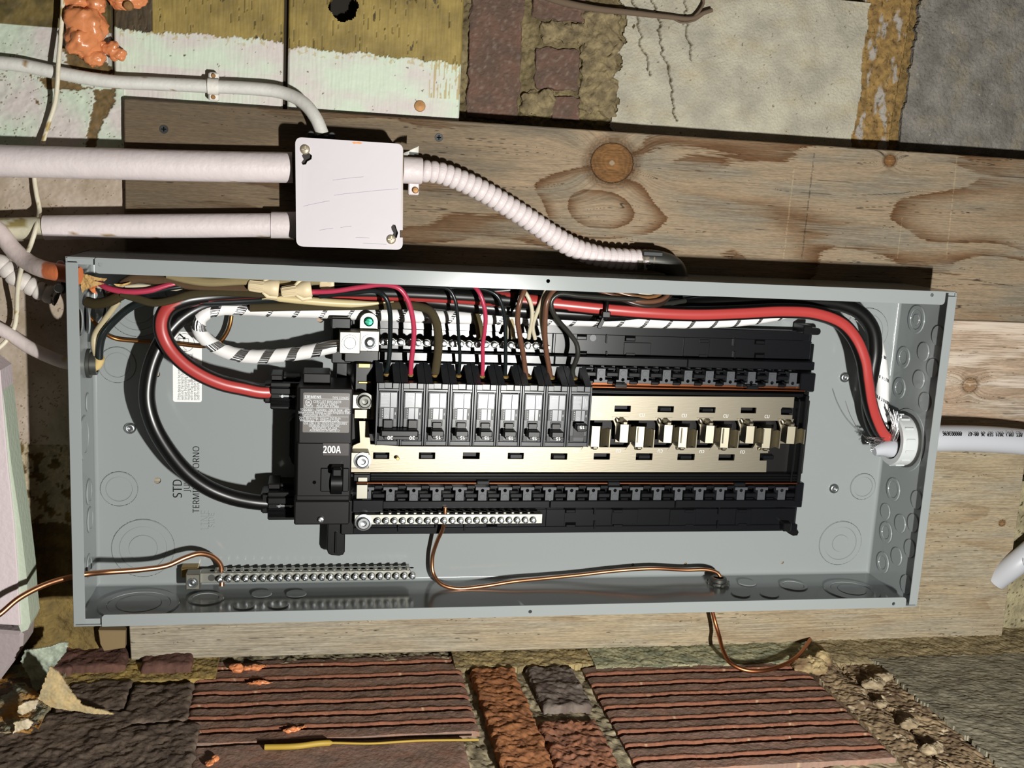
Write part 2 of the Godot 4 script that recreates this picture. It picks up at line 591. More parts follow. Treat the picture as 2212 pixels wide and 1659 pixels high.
func materials() -> void:
	M.paint = flatmat(140, 145, 145, 0.17, 0.0, 0.42)
	M.paint_dull = flatmat(140, 145, 145, 0.5, 0.0, 0.5)
	M.black = flatmat(13, 13, 14, 0.34, 0.0, 0.4)
	M.black_satin = flatmat(22, 20, 20, 0.4, 0.0, 0.34)
	M.tray = flatmat(15, 16, 19, 0.24, 0.0, 0.5)
	M.post = flatmat(66, 68, 72, 0.36, 0.0, 0.5)
	M.breaker = flatmat(38, 40, 43, 0.3, 0.0, 0.5)
	M.sticker = flatmat(82, 85, 90, 0.29, 0.0, 0.68)
	M.alu = flatmat(142, 135, 120, 0.44, 1.0)
	M.alu.anisotropy_enabled = false
	bumpy(M.alu, noisetex(5, 0.02, 4, []), 12.0, 0.025)
	M.alu.uv1_scale = Vector3(5, 70, 5)
	M.stab = flatmat(140, 134, 118, 0.42, 1.0)
	M.zinc = flatmat(190, 194, 196, 0.3, 1.0)
	M.bar = flatmat(168, 167, 158, 0.42, 1.0)
	M.lug = flatmat(150, 147, 136, 0.44, 1.0)
	M.strand = flatmat(205, 205, 205, 0.3, 1.0)
	M.brass = flatmat(160, 134, 84, 0.4, 1.0)
	M.copper = flatmat(206, 146, 108, 0.34, 1.0)
	M.copperbar = flatmat(112, 66, 42, 0.4, 1.0)
	M.green = flatmat(20, 110, 84, 0.3, 0.6)
	M.hole = flatmat(8, 8, 8, 0.9, 0.0, 0.1)
	M.white = flatmat(232, 232, 230, 0.55)
	M.ink = flatmat(22, 22, 24, 0.6, 0.0, 0.2)
	M.print = flatmat(205, 208, 212, 0.5)
	M.dimprint = flatmat(168, 170, 174, 0.5)
	M.label = flatmat(92, 87, 82, 0.4, 0.0, 0.5)
	M.insul = vcol(0.32, 0.5)
	M.cloth = vcol(0.95, 0.2)
	bumpy(M.cloth, noisetex(31, 0.09, 2, []), 60.0, 0.5)
	M.vdull = vcol(0.88, 0.25)
	M.vsatin = vcol(0.5, 0.45)
	bumpy(M.vsatin, noisetex(32, 0.03, 4, []), 8.0, 0.35)
	M.vrough = vcol(0.95, 0.2)
	M.vrough.albedo_color = Color(0.9, 0.9, 0.9)
	M.vledge = vcol(0.95, 0.2)
	bumpy(M.vledge, noisetex(38, 0.03, 5, []), 12.0, 0.35)
	M.vsmooth = vcol(0.55, 0.4)
	bumpy(M.vsmooth, noisetex(39, 0.012, 3, []), 6.0, 0.12)
	M.vpaint = vcol(0.6, 0.4)
	M.vpaint.albedo_color = Color(0.9, 0.9, 0.9)
	bumpy(M.vpaint, noisetex(37, 0.02, 4, []), 5.0, 0.5)
	bumpy(M.vrough, noisetex(33, 0.03, 5, []), 12.0, 1.3)
	M.vgrain = vcol(0.95, 0.2)
	M.vgrain.albedo_color = Color(0.9, 0.9, 0.9)
	bumpy(M.vgrain, noisetex(34, 0.05, 5, []), 10.0, 0.9)
	M.tape = flatmat(228, 226, 224, 0.45)
	M.nut = flatmat(214, 196, 160, 0.45)
	M.pvc = flatmat(196, 200, 200, 0.4)
	M.jacket = flatmat(182, 184, 190, 0.45)
	M.jacket.uv1_triplanar = false
	M.dark_zinc = flatmat(92, 92, 88, 0.45, 0.8)
	M.foam = flatmat(206, 130, 84, 0.3, 0.0, 0.5)
	bumpy(M.foam, noisetex(36, 0.02, 3, []), 14.0, 0.3)
	M.rust = flatmat(150, 110, 66, 0.55, 0.5)
	M.darkscrew = flatmat(52, 54, 54, 0.5, 0.5)
	M.concrete_room = flatmat(74, 71, 66, 0.9)
	M.joist = flatmat(62, 52, 42, 0.9)

# ---------------------------------------------------------------- setting

func room() -> void:
	# the cellar round the camera: only the old wall and its ledge are in view
	var mb := MB.new()
	mb.box(-1700, -1560, 1900, -1500, -200, 2700, 0)
	put(mb, "floor", M.concrete_room, self).set_meta("kind", "structure")
	mb = MB.new()
	mb.box(-1700, 950, 1900, 1000, -200, 2700, 0)
	put(mb, "ceiling", M.joist, self).set_meta("kind", "structure")
	mb = MB.new()
	mb.box(-1760, -1560, -1700, 1000, -200, 2700, 0)
	put(mb, "wall_left", M.concrete_room, self).set_meta("kind", "structure")
	mb = MB.new()
	mb.box(1900, -1560, 1960, 1000, -200, 2700, 0)
	put(mb, "wall_right", M.concrete_room, self).set_meta("kind", "structure")
	mb = MB.new()
	mb.box(-1760, -1560, 1960, 1000, 2700, 2760, 0)
	put(mb, "wall_front", M.concrete_room, self).set_meta("kind", "structure")

func mix3(a: Color, b: Color, t: float) -> Color:
	return a.lerp(b, clampf(t, 0.0, 1.0))

func old_wall() -> void:
	var wall := struct("wall_back")
	var a := noise(101)
	var b := noise(102)
	var mort := srgb(146, 132, 98)
	var mort2 := srgb(96, 84, 62)
	var mcol := func(u: float, v: float, _h: float) -> Color:
		return mix3(mort, mort2, 0.5 + 0.9 * a.get_noise_2d(u * 0.03, v * 0.03)) * (1.0 + 0.35 * b.get_noise_2d(u * 0.2, v * 0.2))
	# mortar bed that the bricks sit in
	var mb := MB.new()
	mb.relief(Vector3(0, 0, -58), Vector3(1, 0, 0), Vector3(0, 1, 0), Vector3(0, 0, 1), lin(-640, 900, 6), lin(-300, 640, 6), func(u, v): return 5.0 * a.get_noise_2d(u * 0.02, v * 0.02) + 2.5 * b.get_noise_2d(u * 0.1, v * 0.1), mcol, 90.0)
	put(mb, "mortar", M.vrough, wall)
	mb = MB.new()
	mb.relief(Vector3(0, 0, -58), Vector3(1, 0, 0), Vector3(0, 1, 0), Vector3(0, 0, 1), lin(-78.3, 134.3, 1.6), lin(327.1, 479.7, 1.6), func(u, v): return 10.0 + 5.0 * a.get_noise_2d(u * 0.03, v * 0.03) + 3.0 * b.get_noise_2d(u * 0.12, v * 0.12), mcol, 8.0)
	put(mb, "mortar", M.vrough, wall)
	var red := srgb(120, 93, 80)
	var red2 := srgb(100, 84, 75)
	var brickcol := func(p: Vector3) -> Color:
		var t: float = 0.5 + 0.8 * a.get_noise_2d(p.x * 0.03, p.y * 0.03)
		var s: float = b.get_noise_2d(p.x * 0.16, p.y * 0.16)
		var c := mix3(red, red2, t)
		return mix3(c, srgb(150, 140, 130), (s - 0.2) * 1.0) * (1.0 + 0.2 * s)
	for r in [[-68.5, 340.0, -10.1, 483.2], [6.2, 377.7, 56.6, 421.7], [28.3, 344.7, 60.9, 370.7], [-1.6, 451.4, 58.0, 484.2]]:
		var q: Array = r[0] if r[0] is Array else r
		mb = MB.new()
		mb.rough(Vector3(q[0], q[1], -75), Vector3(q[2], q[3], -44), 2.5, 1.2, a, 0.12, 2.2, brickcol, 4.0)
		put(mb, "brick", M.vgrain, wall)
	# loose yellow mortar lumps over the joints
	for r in [[7.9, 426.5, 61.9, 448.6], [-8.6, 347.4, 28.8, 374.8], [56.1, 353.1, 100.4, 464.3]]:
		var q: Array = r
		mb = MB.new()
		mb.rough(Vector3(q[0], q[1], -70), Vector3(q[2], q[3], -42), 6.0, 5.0, b, 0.075, 1.6, func(p: Vector3) -> Color: return mix3(srgb(156, 140, 106), srgb(112, 100, 78), 0.5 + a.get_noise_2d(p.x * 0.06, p.y * 0.06)) * (1.0 + 0.3 * b.get_noise_2d(p.x * 0.25, p.y * 0.25)), 9.0)
		put(mb, "mortar_lump", M.vrough, wall)
	# smooth cement coat with cracks
	var x0 := 89.7
	var x1 := 396.1
	var crack := func(u: float, v: float) -> float:
		var c1: float = absf(u - (x0 + 62.0 + (v - 430.0) * -0.32 + 9.0 * a.get_noise_2d(3.0, v * 0.04)))
		var c2: float = absf(u - (x0 + 38.0 + (v - 430.0) * -0.3 + 7.0 * a.get_noise_2d(30.0, v * 0.05)))
		var c3: float = absf(u - (x0 + 84.0 + (v - 470.0) * -0.25 + 7.0 * a.get_noise_2d(60.0, v * 0.05)))
		var k := 0.0
		if c1 < 0.9 and v > 352.0: k = 1.0
		if c2 < 0.8 and v > 400.0: k = 1.0
		if c3 < 0.7 and v > 420.0: k = 1.0
		return k
	mb = MB.new()
	var edge := func(v: float) -> float: return 396.1 + 5.0 * a.get_noise_2d(v * 0.03, 5.0) + (v - 400.0) * 0.02
	mb.relief(Vector3(0, 0, -44), Vector3(1, 0, 0), Vector3(0, 1, 0), Vector3(0, 0, 1), lin(x0, x1 + 6, 1.3), lin(318.2, 500.3, 1.3),
		func(u, v):
			if u > edge.call(v) or u < x0 + 12.0 + 14.0 * a.get_noise_2d(v * 0.03, 1.0): return -999.0
			return 2.0 + 2.5 * a.get_noise_2d(u * 0.008, v * 0.008) + 0.5 * b.get_noise_2d(u * 0.08, v * 0.08) - 3.0 * crack.call(u, v) - 3.0 * clampf((x0 + 50.0 - u) / 40.0, 0.0, 1.0),
		func(u, v, _h):
			var t: float = 0.5 + 0.9 * a.get_noise_2d(u * 0.02, v * 0.02)
			var c := mix3(srgb(196, 190, 170), srgb(168, 163, 148), t)
			c = mix3(c, srgb(176, 160, 128), 0.6 * b.get_noise_2d(u * 0.015, v * 0.03))
			var s: float = b.get_noise_2d(u * 0.3, v * 0.3)
			c = c * (1.0 + 0.14 * s)
			if a.get_noise_2d(u * 0.11, v * 0.11) > 0.62: c = srgb(110, 98, 80)
			if crack.call(u, v) > 0.5: c = srgb(88, 76, 56)
			return c, 14.0)
	put(mb, "cement_coat", M.vgrain, wall)
	# crumbling ochre render strip, then the grey block
	mb = MB.new()
	mb.relief(Vector3(0, 0, -52), Vector3(1, 0, 0), Vector3(0, 1, 0), Vector3(0, 0, 1), lin(392.0, 466.4, 1.2), lin(332.7, 526.9, 1.2),
		func(u, v): return 3.0 + 3.0 * a.get_noise_2d(u * 0.03, v * 0.03) + 1.4 * b.get_noise_2d(u * 0.14, v * 0.1) + (4.0 if u < 447.8 - (430.0 - v) * 0.06 else -3.0),
		func(u, v, _h):
			var t: float = a.get_noise_2d(u * 0.05 + 3.0, v * 0.022)
			var c := mix3(srgb(168, 136, 84), srgb(124, 100, 66), 0.5 + b.get_noise_2d(u * 0.07, v * 0.07))
			if t > 0.22: c = mix3(c, srgb(170, 162, 152), (t - 0.22) * 7.0)
			if u > 447.8 - (430.0 - v) * 0.06: c = mix3(srgb(150, 122, 76), srgb(112, 92, 60), 0.5 + b.get_noise_2d(u * 0.1, v * 0.1))
			if b.get_noise_2d(u * 0.12, v * 0.09) < -0.42: c = c * 0.5
			return c, 12.0)
	put(mb, "ochre_render", M.vrough, wall)
	mb = MB.new()
	mb.relief(Vector3(0, 0, -46), Vector3(1, 0, 0), Vector3(0, 1, 0), Vector3(0, 0, 1), lin(457.2, 665.5, 1.6), lin(301.1, 535.9, 1.6),
		func(u, v):
			if u < 457.2 + 2.0 + 5.0 * a.get_noise_2d(v * 0.04, 9.0) + (v - 420.0) * 0.05: return -999.0
			return 1.5 * a.get_noise_2d(u * 0.012, v * 0.012) + 1.0 * b.get_noise_2d(u * 0.1, v * 0.1) + 0.6 * b.get_noise_2d(u * 0.3, v * 0.3),
		func(u, v, _h):
			var c := mix3(srgb(142, 137, 130), srgb(112, 108, 102), 0.5 + 0.9 * a.get_noise_2d(u * 0.025, v * 0.03))
			c = mix3(c, srgb(150, 141, 118), 0.9 * (b.get_noise_2d(u * 0.02, v * 0.02) - 0.1))
			var s: float = a.get_noise_2d(u * 0.22, v * 0.22)
			if s > 0.66: c = srgb(176, 168, 150)
			if s < -0.6: c = c * 0.6
			return c * (1.0 + 0.22 * b.get_noise_2d(u * 0.35, v * 0.35)), 16.0)
	put(mb, "concrete_block", M.vrough, wall)
	# lower right: pale concrete behind the end of the board
	mb = MB.new()
	mb.relief(Vector3(0, 0, -20), Vector3(1, 0, 0), Vector3(0, 1, 0), Vector3(0, 0, 1), lin(629.7, 820, 2.0), lin(-285, -67.9, 2.0),
		func(u, v): return 1.5 * a.get_noise_2d(u * 0.02, v * 0.02) + 0.8 * b.get_noise_2d(u * 0.15, v * 0.15),
		func(u, v, _h):
			var c := mix3(srgb(186, 176, 140), srgb(146, 136, 110), 0.5 + a.get_noise_2d(u * 0.03, v * 0.03))
			if b.get_noise_2d(u * 0.16, v * 0.16) > 0.42: c = srgb(70, 62, 50)
			return c, 20.0)
	put(mb, "concrete_block", M.vrough, wall)

func siding() -> void:
	var a := noise(111)
	var b := noise(112)
	var olive := srgb(164, 142, 78)
	var olive2 := srgb(130, 112, 62)
	var mint := srgb(216, 229, 208)
	var pinkish := srgb(220, 210, 205)
	# the old boards, olive above and mint below, the lower edge of the olive ragged
	var spec := [
		{"x0": -431.8, "x1": -266.1, "bot": 322.3, "l0": 402.4, "l1": 400.2, "bare": -394.4},
		{"x0": -261.4, "x1": -80.9, "bot": 333.9, "l0": 396.6, "l1": 392.9, "bare": -9999.0},
	]
	var labels := ["olive over mint painted wall board beside the orange foam, split on its right edge", "olive over mint painted wall board with a black bolt hole, against the upright red brick"]
	for k in 2:
		var s: Dictionary = spec[k]
		var hole := Vector3(-206.1, 440.7, -12.0)
		var mb := MB.new()
		mb.relief(Vector3(0, 0, -13), Vector3(1, 0, 0), Vector3(0, 1, 0), Vector3(0, 0, 1), lin(s.x0, s.x1, 0.9), lin(s.bot, 470.0, 0.9),
			func(u, v):
				if k == 1:
					var q := Vector2(u - hole.x, v - hole.y)
					if q.length() < 14.0 + 3.0 * a.get_noise_2d(q.angle() * 1.5, 3.0): return -999.0
				var e: float = minf(u - s.x0, s.x1 - u)
				var lim: float = lerpf(s.l0, s.l1, (u - s.x0) / (s.x1 - s.x0)) + 4.0 * a.get_noise_2d(u * 0.03, 2.0) + 2.5 * b.get_noise_2d(u * 0.3, 2.0)
				var paint := 0.5 if v < lim else 0.0
				var gr: float = b.get_noise_2d(u * 0.35, v * 0.02)
				return paint + 0.35 * gr + 0.4 * a.get_noise_2d(u * 0.02, v * 0.01) - (1.5 * (1.5 - e) if e < 1.5 else 0.0) - (0.9 if gr > 0.5 and v > lim else 0.0),
			func(u, v, _h):
				var lim: float = lerpf(s.l0, s.l1, (u - s.x0) / (s.x1 - s.x0)) + 4.0 * a.get_noise_2d(u * 0.03, 2.0) + 2.5 * b.get_noise_2d(u * 0.3, 2.0)
				var gr: float = b.get_noise_2d(u * 0.35, v * 0.02)
				var c: Color
				if v > lim:
					c = mix3(olive, olive2, 0.4 + 0.9 * a.get_noise_2d(u * 0.02, v * 0.02)) * (1.0 + 0.22 * gr)
					if gr > 0.5: c = c * 0.35
					if a.get_noise_2d(u * 0.06 + 4.0, v * 0.02) > 0.55: c = srgb(82, 70, 44)
					if u < s.bare: c = mix3(srgb(58, 48, 34), srgb(90, 76, 54), 0.5 + b.get_noise_2d(u * 0.3, v * 0.03))
				else:
					c = mix3(mint, pinkish, 0.35 + 1.4 * a.get_noise_2d(u * 0.012, v * 0.02) + (0.5 if k == 0 and v < s.bot + 45.0 else 0.0))
					if b.get_noise_2d(u * 0.11 + 8.0, v * 0.11) > 0.62: c = srgb(96, 80, 54)
					if u > s.x1 - 34.0 and k == 1 and gr > 0.1 and v > s.bot + 22.0: c = mix3(c, srgb(186, 158, 96), 0.75)
					if lim - v < 7.0 and a.get_noise_2d(u * 0.1, v * 0.1) > 0.25: c = mix3(c, srgb(190, 168, 112), 0.6)
				return c, 14.0)
		single(mb, "siding_board", M.vpaint, labels[k], "board", "painted wall boards above the long plank")
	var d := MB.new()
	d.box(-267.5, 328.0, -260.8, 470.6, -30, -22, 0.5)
	put(d, "gap_shade_strip", flatmat(44, 36, 24, 0.95), get_node("wall_back"))  # dark strip coloured as the shade in the gap between the boards
	# near-black box set behind the bolt hole
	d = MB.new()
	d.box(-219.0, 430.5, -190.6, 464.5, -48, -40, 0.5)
	put(d, "dark_backing", flatmat(30, 25, 20, 0.95), get_node("wall_back"))
	# painted plaster on the left: pink and mint coats with brown bare patches
	var zone := func(u: float, v: float) -> float:
		var p: float = a.get_noise_2d(u * 0.012 + 20.0, v * 0.012)
		return p
	var strip := PackedVector2Array()
	var mb := MB.new()
	var bare1 := PackedVector2Array([Vector2(-452.0, 339.3), Vector2(-430.0, 343.1), Vector2(-432.0, 327.2), Vector2(-436.5, 320.1), Vector2(-442.8, 309.7), Vector2(-447.4, 296.7), Vector2(-451.3, 278.1), Vector2(-461.0, 277.5), Vector2(-458.0, 296.0), Vector2(-453.2, 319.0), Vector2(-450.0, 330.5)])
	var bare2 := PackedVector2Array([Vector2(-503.9, 347.7), Vector2(-482.3, 348.3), Vector2(-460.7, 342.8), Vector2(-449.8, 341.7), Vector2(-469.5, 338.1), Vector2(-486.9, 339.1), Vector2(-495.5, 337.6)])
	var bare3 := PackedVector2Array([Vector2(-481.6, 381.6), Vector2(-438.4, 367.2), Vector2(-429.8, 356.6), Vector2(-451.7, 355.9), Vector2(-473.4, 360.1)])
	mb.relief(Vector3(0, 0, -10), Vector3(1, 0, 0), Vector3(0, 1, 0), Vector3(0, 0, 1), lin(-640.0, -422.9, 1.0), lin(-26.3, 470.0, 1.0),
		func(u, v):
			var pt := Vector2(u + 2.0 * b.get_noise_2d(u * 0.15, v * 0.15), v + 2.0 * b.get_noise_2d(u * 0.15 + 5.0, v * 0.15))
			var h: float = 1.2 * a.get_noise_2d(u * 0.02, v * 0.02) + 0.6 * b.get_noise_2d(u * 0.09, v * 0.09)
			if v < 196.1: h *= 0.6
			if u > -435.9 and v > 357.4: return -9.0
			for q in [bare1, bare2, bare3]:
				if Geometry2D.is_point_in_polygon(pt, q): return h - 1.1
			return h,
		func(u, v, _h):
			var pt := Vector2(u + 2.0 * b.get_noise_2d(u * 0.15, v * 0.15), v + 2.0 * b.get_noise_2d(u * 0.15 + 5.0, v * 0.15))
			for q in [bare1, bare2, bare3]:
				if Geometry2D.is_point_in_polygon(pt, q):
					return mix3(srgb(126, 100, 62), srgb(92, 76, 44), 0.5 + b.get_noise_2d(u * 0.1, v * 0.1))
			var c: Color = mix3(mint * 0.86, pinkish * 0.92, 0.45 + 1.6 * zone.call(u, v))
			if v > 396.9: c = mix3(srgb(122, 104, 58), srgb(84, 74, 46), 0.5 + 1.2 * a.get_noise_2d(u * 0.03, v * 0.03))
			if v < 274.4: c = mix3(srgb(192, 176, 160), srgb(166, 150, 128), 0.4 + a.get_noise_2d(u * 0.02, v * 0.02))
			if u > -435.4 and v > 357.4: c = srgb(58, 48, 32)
			var s: float = b.get_noise_2d(u * 0.16, v * 0.16)
			if s > 0.55: c = mix3(c, srgb(110, 92, 66), 0.8)
			# hairline cracks
			var ck: float = absf(a.get_noise_2d(u * 0.035 + 60.0, v * 0.035))
			if ck < 0.012 and a.get_noise_2d(u * 0.01, v * 0.01 + 40.0) > 0.12: c = srgb(112, 88, 56)
			return c * (1.0 + 0.1 * s), 12.0)
	single(mb, "painted_plaster", M.vpaint, "pale pink and mint painted plaster at the left, peeling to brown patches", "plaster")
	# rough broken masonry below it, in the panel's shade
	mb = MB.new()
	mb.relief(Vector3(0, 0, -22), Vector3(1, 0, 0), Vector3(0, 1, 0), Vector3(0, 0, 1), lin(-640.0, -399.7, 1.8), lin(-290.0, -18.8, 1.8),
		func(u, v): return 4.0 * a.get_noise_2d(u * 0.02, v * 0.02) + 2.6 * b.get_noise_2d(u * 0.07, v * 0.07) + 7.0 * clampf((-505.0 - u + 12.0 * a.get_noise_2d(v * 0.03, 9.0)) / 10.0, 0.0, 1.0),
		func(u, v, _h):
			var t: float = a.get_noise_2d(u * 0.03 + 9.0, v * 0.03)
			var c := mix3(srgb(140, 116, 70), srgb(92, 80, 58), 0.5 + 0.9 * t)
			if v > -115.8 + 14.0 * t and b.get_noise_2d(u * 0.05, v * 0.05) > -0.12: c = mix3(c, srgb(204, 190, 160), 0.8)
			if v < -200.2: c = mix3(srgb(146, 124, 76), srgb(112, 96, 64), 0.5 + t)
			return c * (1.0 + 0.3 * b.get_noise_2d(u * 0.2, v * 0.2)), 16.0)
	put(mb, "broken_mortar", M.vrough, get_node("wall_back"))

func boards() -> void:
	# long upper plank
	var big := Vector3(88.5, 299.3, 0.0)
	var small := Vector3(420.2, 321.3, 0.0)
	var x0 := -421.1
	var y1 := 333.0
	var y0 := 139.5
	M.wood1 = woodmat({"pw": 1960, "ph": 320, "mm": 0.62, "x0": x0, "y1": y1, "sd": 41,
		"knots": [[big.x, big.y, 22.0], [small.x, small.y, 6.5]],
		"bumps": [[75.3, 246.9, 62.0, 36.0, 2.6], [529.0, 261.5, 120.0, 34.0, 1.5], [638.2, 239.1, 45.0, 22.0, 1.4], [237.4, 200.1, 95.0, 40.0, 1.2]],
		"yk": 0.009, "namp": 0.6, "band": 0.95, "light": Color(0.545, 0.48, 0.395), "dark": Color(0.32, 0.215, 0.13), "grey": Color(0.47, 0.44, 0.385), "worn": Color(0.335, 0.285, 0.225), "worn_from": -300.0, "worn_to": 60.0, "knot": Color(0.42, 0.30, 0.18), "crack": 1.0,
		"saws": [[325.8, 204.2, 324.2, 0.02, 0], [303.1, 203.2, 307.6, 0.02, 1], [505.5, 211.8, 329.7, -0.02, 1], [444.4, 209.0, 257.4, 0.0, 1]]})
	var mb := MB.new()
	mb.box(x0, y0, 790, y1, -40, 0, 1.2)
	single(mb, "plank", M.wood1, "long weathered plank with a big round knot, screwed above the panel", "plank")
	# middle board, whitewashed, and the lowest board of yellowed plywood
	var k2 := Vector3(562.1, 59.8, 0.0)
	M.wood2 = woodmat({"pw": 1000, "ph": 240, "mm": 0.75, "x0": 200.0, "y1": y0, "sd": 51, "knots": [[k2.x, k2.y, 9.0]], "bumps": [[k2.x, k2.y, 60.0, 26.0, 0.9]],
		"yk": 0.02, "namp": 0.6, "band": 0.35, "light": Color(0.64, 0.56, 0.48), "dark": Color(0.46, 0.37, 0.29), "grey": Color(0.57, 0.535, 0.48), "worn": Color(0.5, 0.4, 0.3), "worn_from": -900.0, "worn_to": -800.0, "knot": Color(0.52, 0.42, 0.32),
		"paint": [y0 - 85.0, 90.0, Color(0.82, 0.76, 0.70)]})
	mb = MB.new()
	mb.box(x0 + 6.0, 5.8, 800, y0 - 0.8, -40, -0.6, 1.0)
	single(mb, "plank", M.wood2, "whitewashed plank behind the panel, seen right of it above the grey service cable", "plank")
	var bx := -422.4
	var bx1 := 656.8
	M.wood3 = woodmat({"pw": 1500, "ph": 320, "mm": 0.75, "x0": bx, "y1": 5.8, "sd": 61, "knots": [[633.2, -117.0, 4.0], [81.5, -292.7, 6.0]],
		"bumps": [[88.6, -269.2, 60.0, 24.0, 1.6], [-283.2, -254.9, 90.0, 14.0, 1.0], [542.0, -233.1, 110.0, 16.0, 1.2]],
		"yk": 0.012, "namp": 1.1, "band": 0.42, "light": Color(0.60, 0.545, 0.45), "dark": Color(0.44, 0.355, 0.26), "grey": Color(0.57, 0.535, 0.465), "worn": Color(0.565, 0.535, 0.475), "worn_from": -200.0, "worn_to": 150.0, "knot": Color(0.45, 0.34, 0.22), "crack": 0.7,
		"saws": [[413.7, -279.5, -223.9, 0.0, 1], [430.7, -280.0, -224.3, 0.0, 1], [509.0, -251.1, -219.9, 0.0, 1], [533.0, -273.8, -220.4, 0.0, 1]]})
	mb = MB.new()
	mb.prism(PackedVector2Array([Vector2(-422.1, -229.5), Vector2(-420.6, -267.5), Vector2(-158.7, -268.3), Vector2(234.7, -271.4), Vector2(656.7, -274.8), Vector2(654.5, -148.1), Vector2(654.2, -78.1), Vector2(652.8, 4.9), Vector2(42.5, 13.4), Vector2(-409.6, 17.3)]), -40, -0.3, 0.8)
	single(mb, "plank", M.wood3, "yellowed plywood board showing under the bottom edge of the panel", "plank")
	# offcut at its left end
	mb = MB.new()
	mb.prism(PackedVector2Array([Vector2(-455.1, -233.6), Vector2(-426.7, -234.4), Vector2(-427.4, -255.0), Vector2(-449.7, -258.1), Vector2(-453.4, -249.8)]), -40, -4, 0.8)
	single(mb, "wood_offcut", flatmat(128, 108, 76, 0.9), "short sawn wood block left of the plywood board's end", "block")
	for q in [[Vector3(-382.7, 305.3, 0.0), "black screw head near the left end of the long plank"], [Vector3(-103.4, 314.6, 0.0), "black screw head above the white flexible conduit, right of the junction box"]]:
		var at: Vector3 = q[0]
		mb = MB.new()
		mb.lathe(at + Vector3(0, 0, -6), Vector3(0, 0, 1), [Vector2(1.6, 0), Vector2(1.8, 4), Vector2(4.4, 6.2), Vector2(4.2, 6.6), Vector2(0, 6.5)], 16)
		var t := thing("screw", q[1], "screw", at, "screws in the long plank")
		put(mb, "head", M.darkscrew, t)
		mb = MB.new()
		mb.box(at.x - 2.4, at.y - 0.5, at.x + 2.4, at.y + 0.5, 0.3, 0.75, 0.0)
		mb.box(at.x - 0.5, at.y - 2.4, at.x + 0.5, at.y + 2.4, 0.3, 0.8, 0.0)
		put(mb, "recess", M.hole, t)
	# rusty countersunk screw in the right mint board
	var rs := Vector3(-123.6, 346.5, -12.0)
	mb = MB.new()
	mb.lathe(rs + Vector3(0, 0, -4), Vector3(0, 0, 1), [Vector2(2, 0), Vector2(6.0, 4.0), Vector2(5.4, 5.2), Vector2(0, 5.6)], 18)
	single(mb, "screw", M.rust, "rusty flat screw head in the mint part of the right wall board", "screw")

func fluted(called: String, tiles: Node, x0: float, x1: float, z0: float, z1: float, grooves: Array, yy: float, sd: int) -> void:
	var a := noise(sd)
	var b := noise(sd + 1)
	var vs := PackedFloat32Array()
	var z := z0
	while z < z1:
		var near := 99.0
		# finer rows where a groove runs
		for g in grooves:
			near = minf(near, absf(z - g))
		vs.push_back(z)
		z += 0.5 if near < 8.0 else 2.6
	vs.push_back(z1)
	var gz := func(u: float, v: float) -> float:
		var best := 99.0
		var vv: float = v + 1.6 * a.get_noise_2d(u * 0.008, v * 0.002) + 0.5 * b.get_noise_2d(u * 0.05, v * 0.02)
		for g in grooves:
			if absf(vv - g) < absf(best): best = vv - g
		return best
	var mb := MB.new()
	mb.relief(Vector3(0, yy, 0), Vector3(1, 0, 0), Vector3(0, 0, 1), Vector3(0, 1, 0), lin(x0, x1, 2.4), vs,
		func(u, v):
			var e: float = minf(u - x0, x1 - u)
			var g: float = gz.call(u, v)
			var h: float = 1.2 * a.get_noise_2d(u * 0.02, v * 0.02) + 0.5 * b.get_noise_2d(u * 0.12, v * 0.12)
			if e < 4.0: h -= 0.5 * (4.0 - e)
			# square groove: the wall that faces the room is the lit one
			if g > -2.4 and g < 5.0: h -= 5.5
			elif g <= -2.4 and g > -7.0: h += 0.8 * sin(PI * clampf((g + 7.0) / 5.6, 0.0, 1.0))
			return h,
		func(u, v, _h):
			var g: float = gz.call(u, v)
			var c := mix3(srgb(140, 112, 98), srgb(122, 103, 92), 0.5 + 0.9 * a.get_noise_2d(u * 0.015, v * 0.03))
			c = mix3(c, srgb(148, 104, 82), 0.8 * b.get_noise_2d(u * 0.02 + 7.0, v * 0.05))
			if g > -5.0 and g < -1.8: c = mix3(srgb(128, 86, 68), srgb(112, 76, 61), 0.5 + b.get_noise_2d(u * 0.05, v * 0.1))
			if a.get_noise_2d(u * 0.2, v * 0.2) > 0.55: c = mix3(c, srgb(172, 150, 122), 0.6)
			return c * (1.0 + 0.18 * b.get_noise_2d(u * 0.25, v * 0.25)), 26.0)
	put(mb, called, M.vledge, tiles)

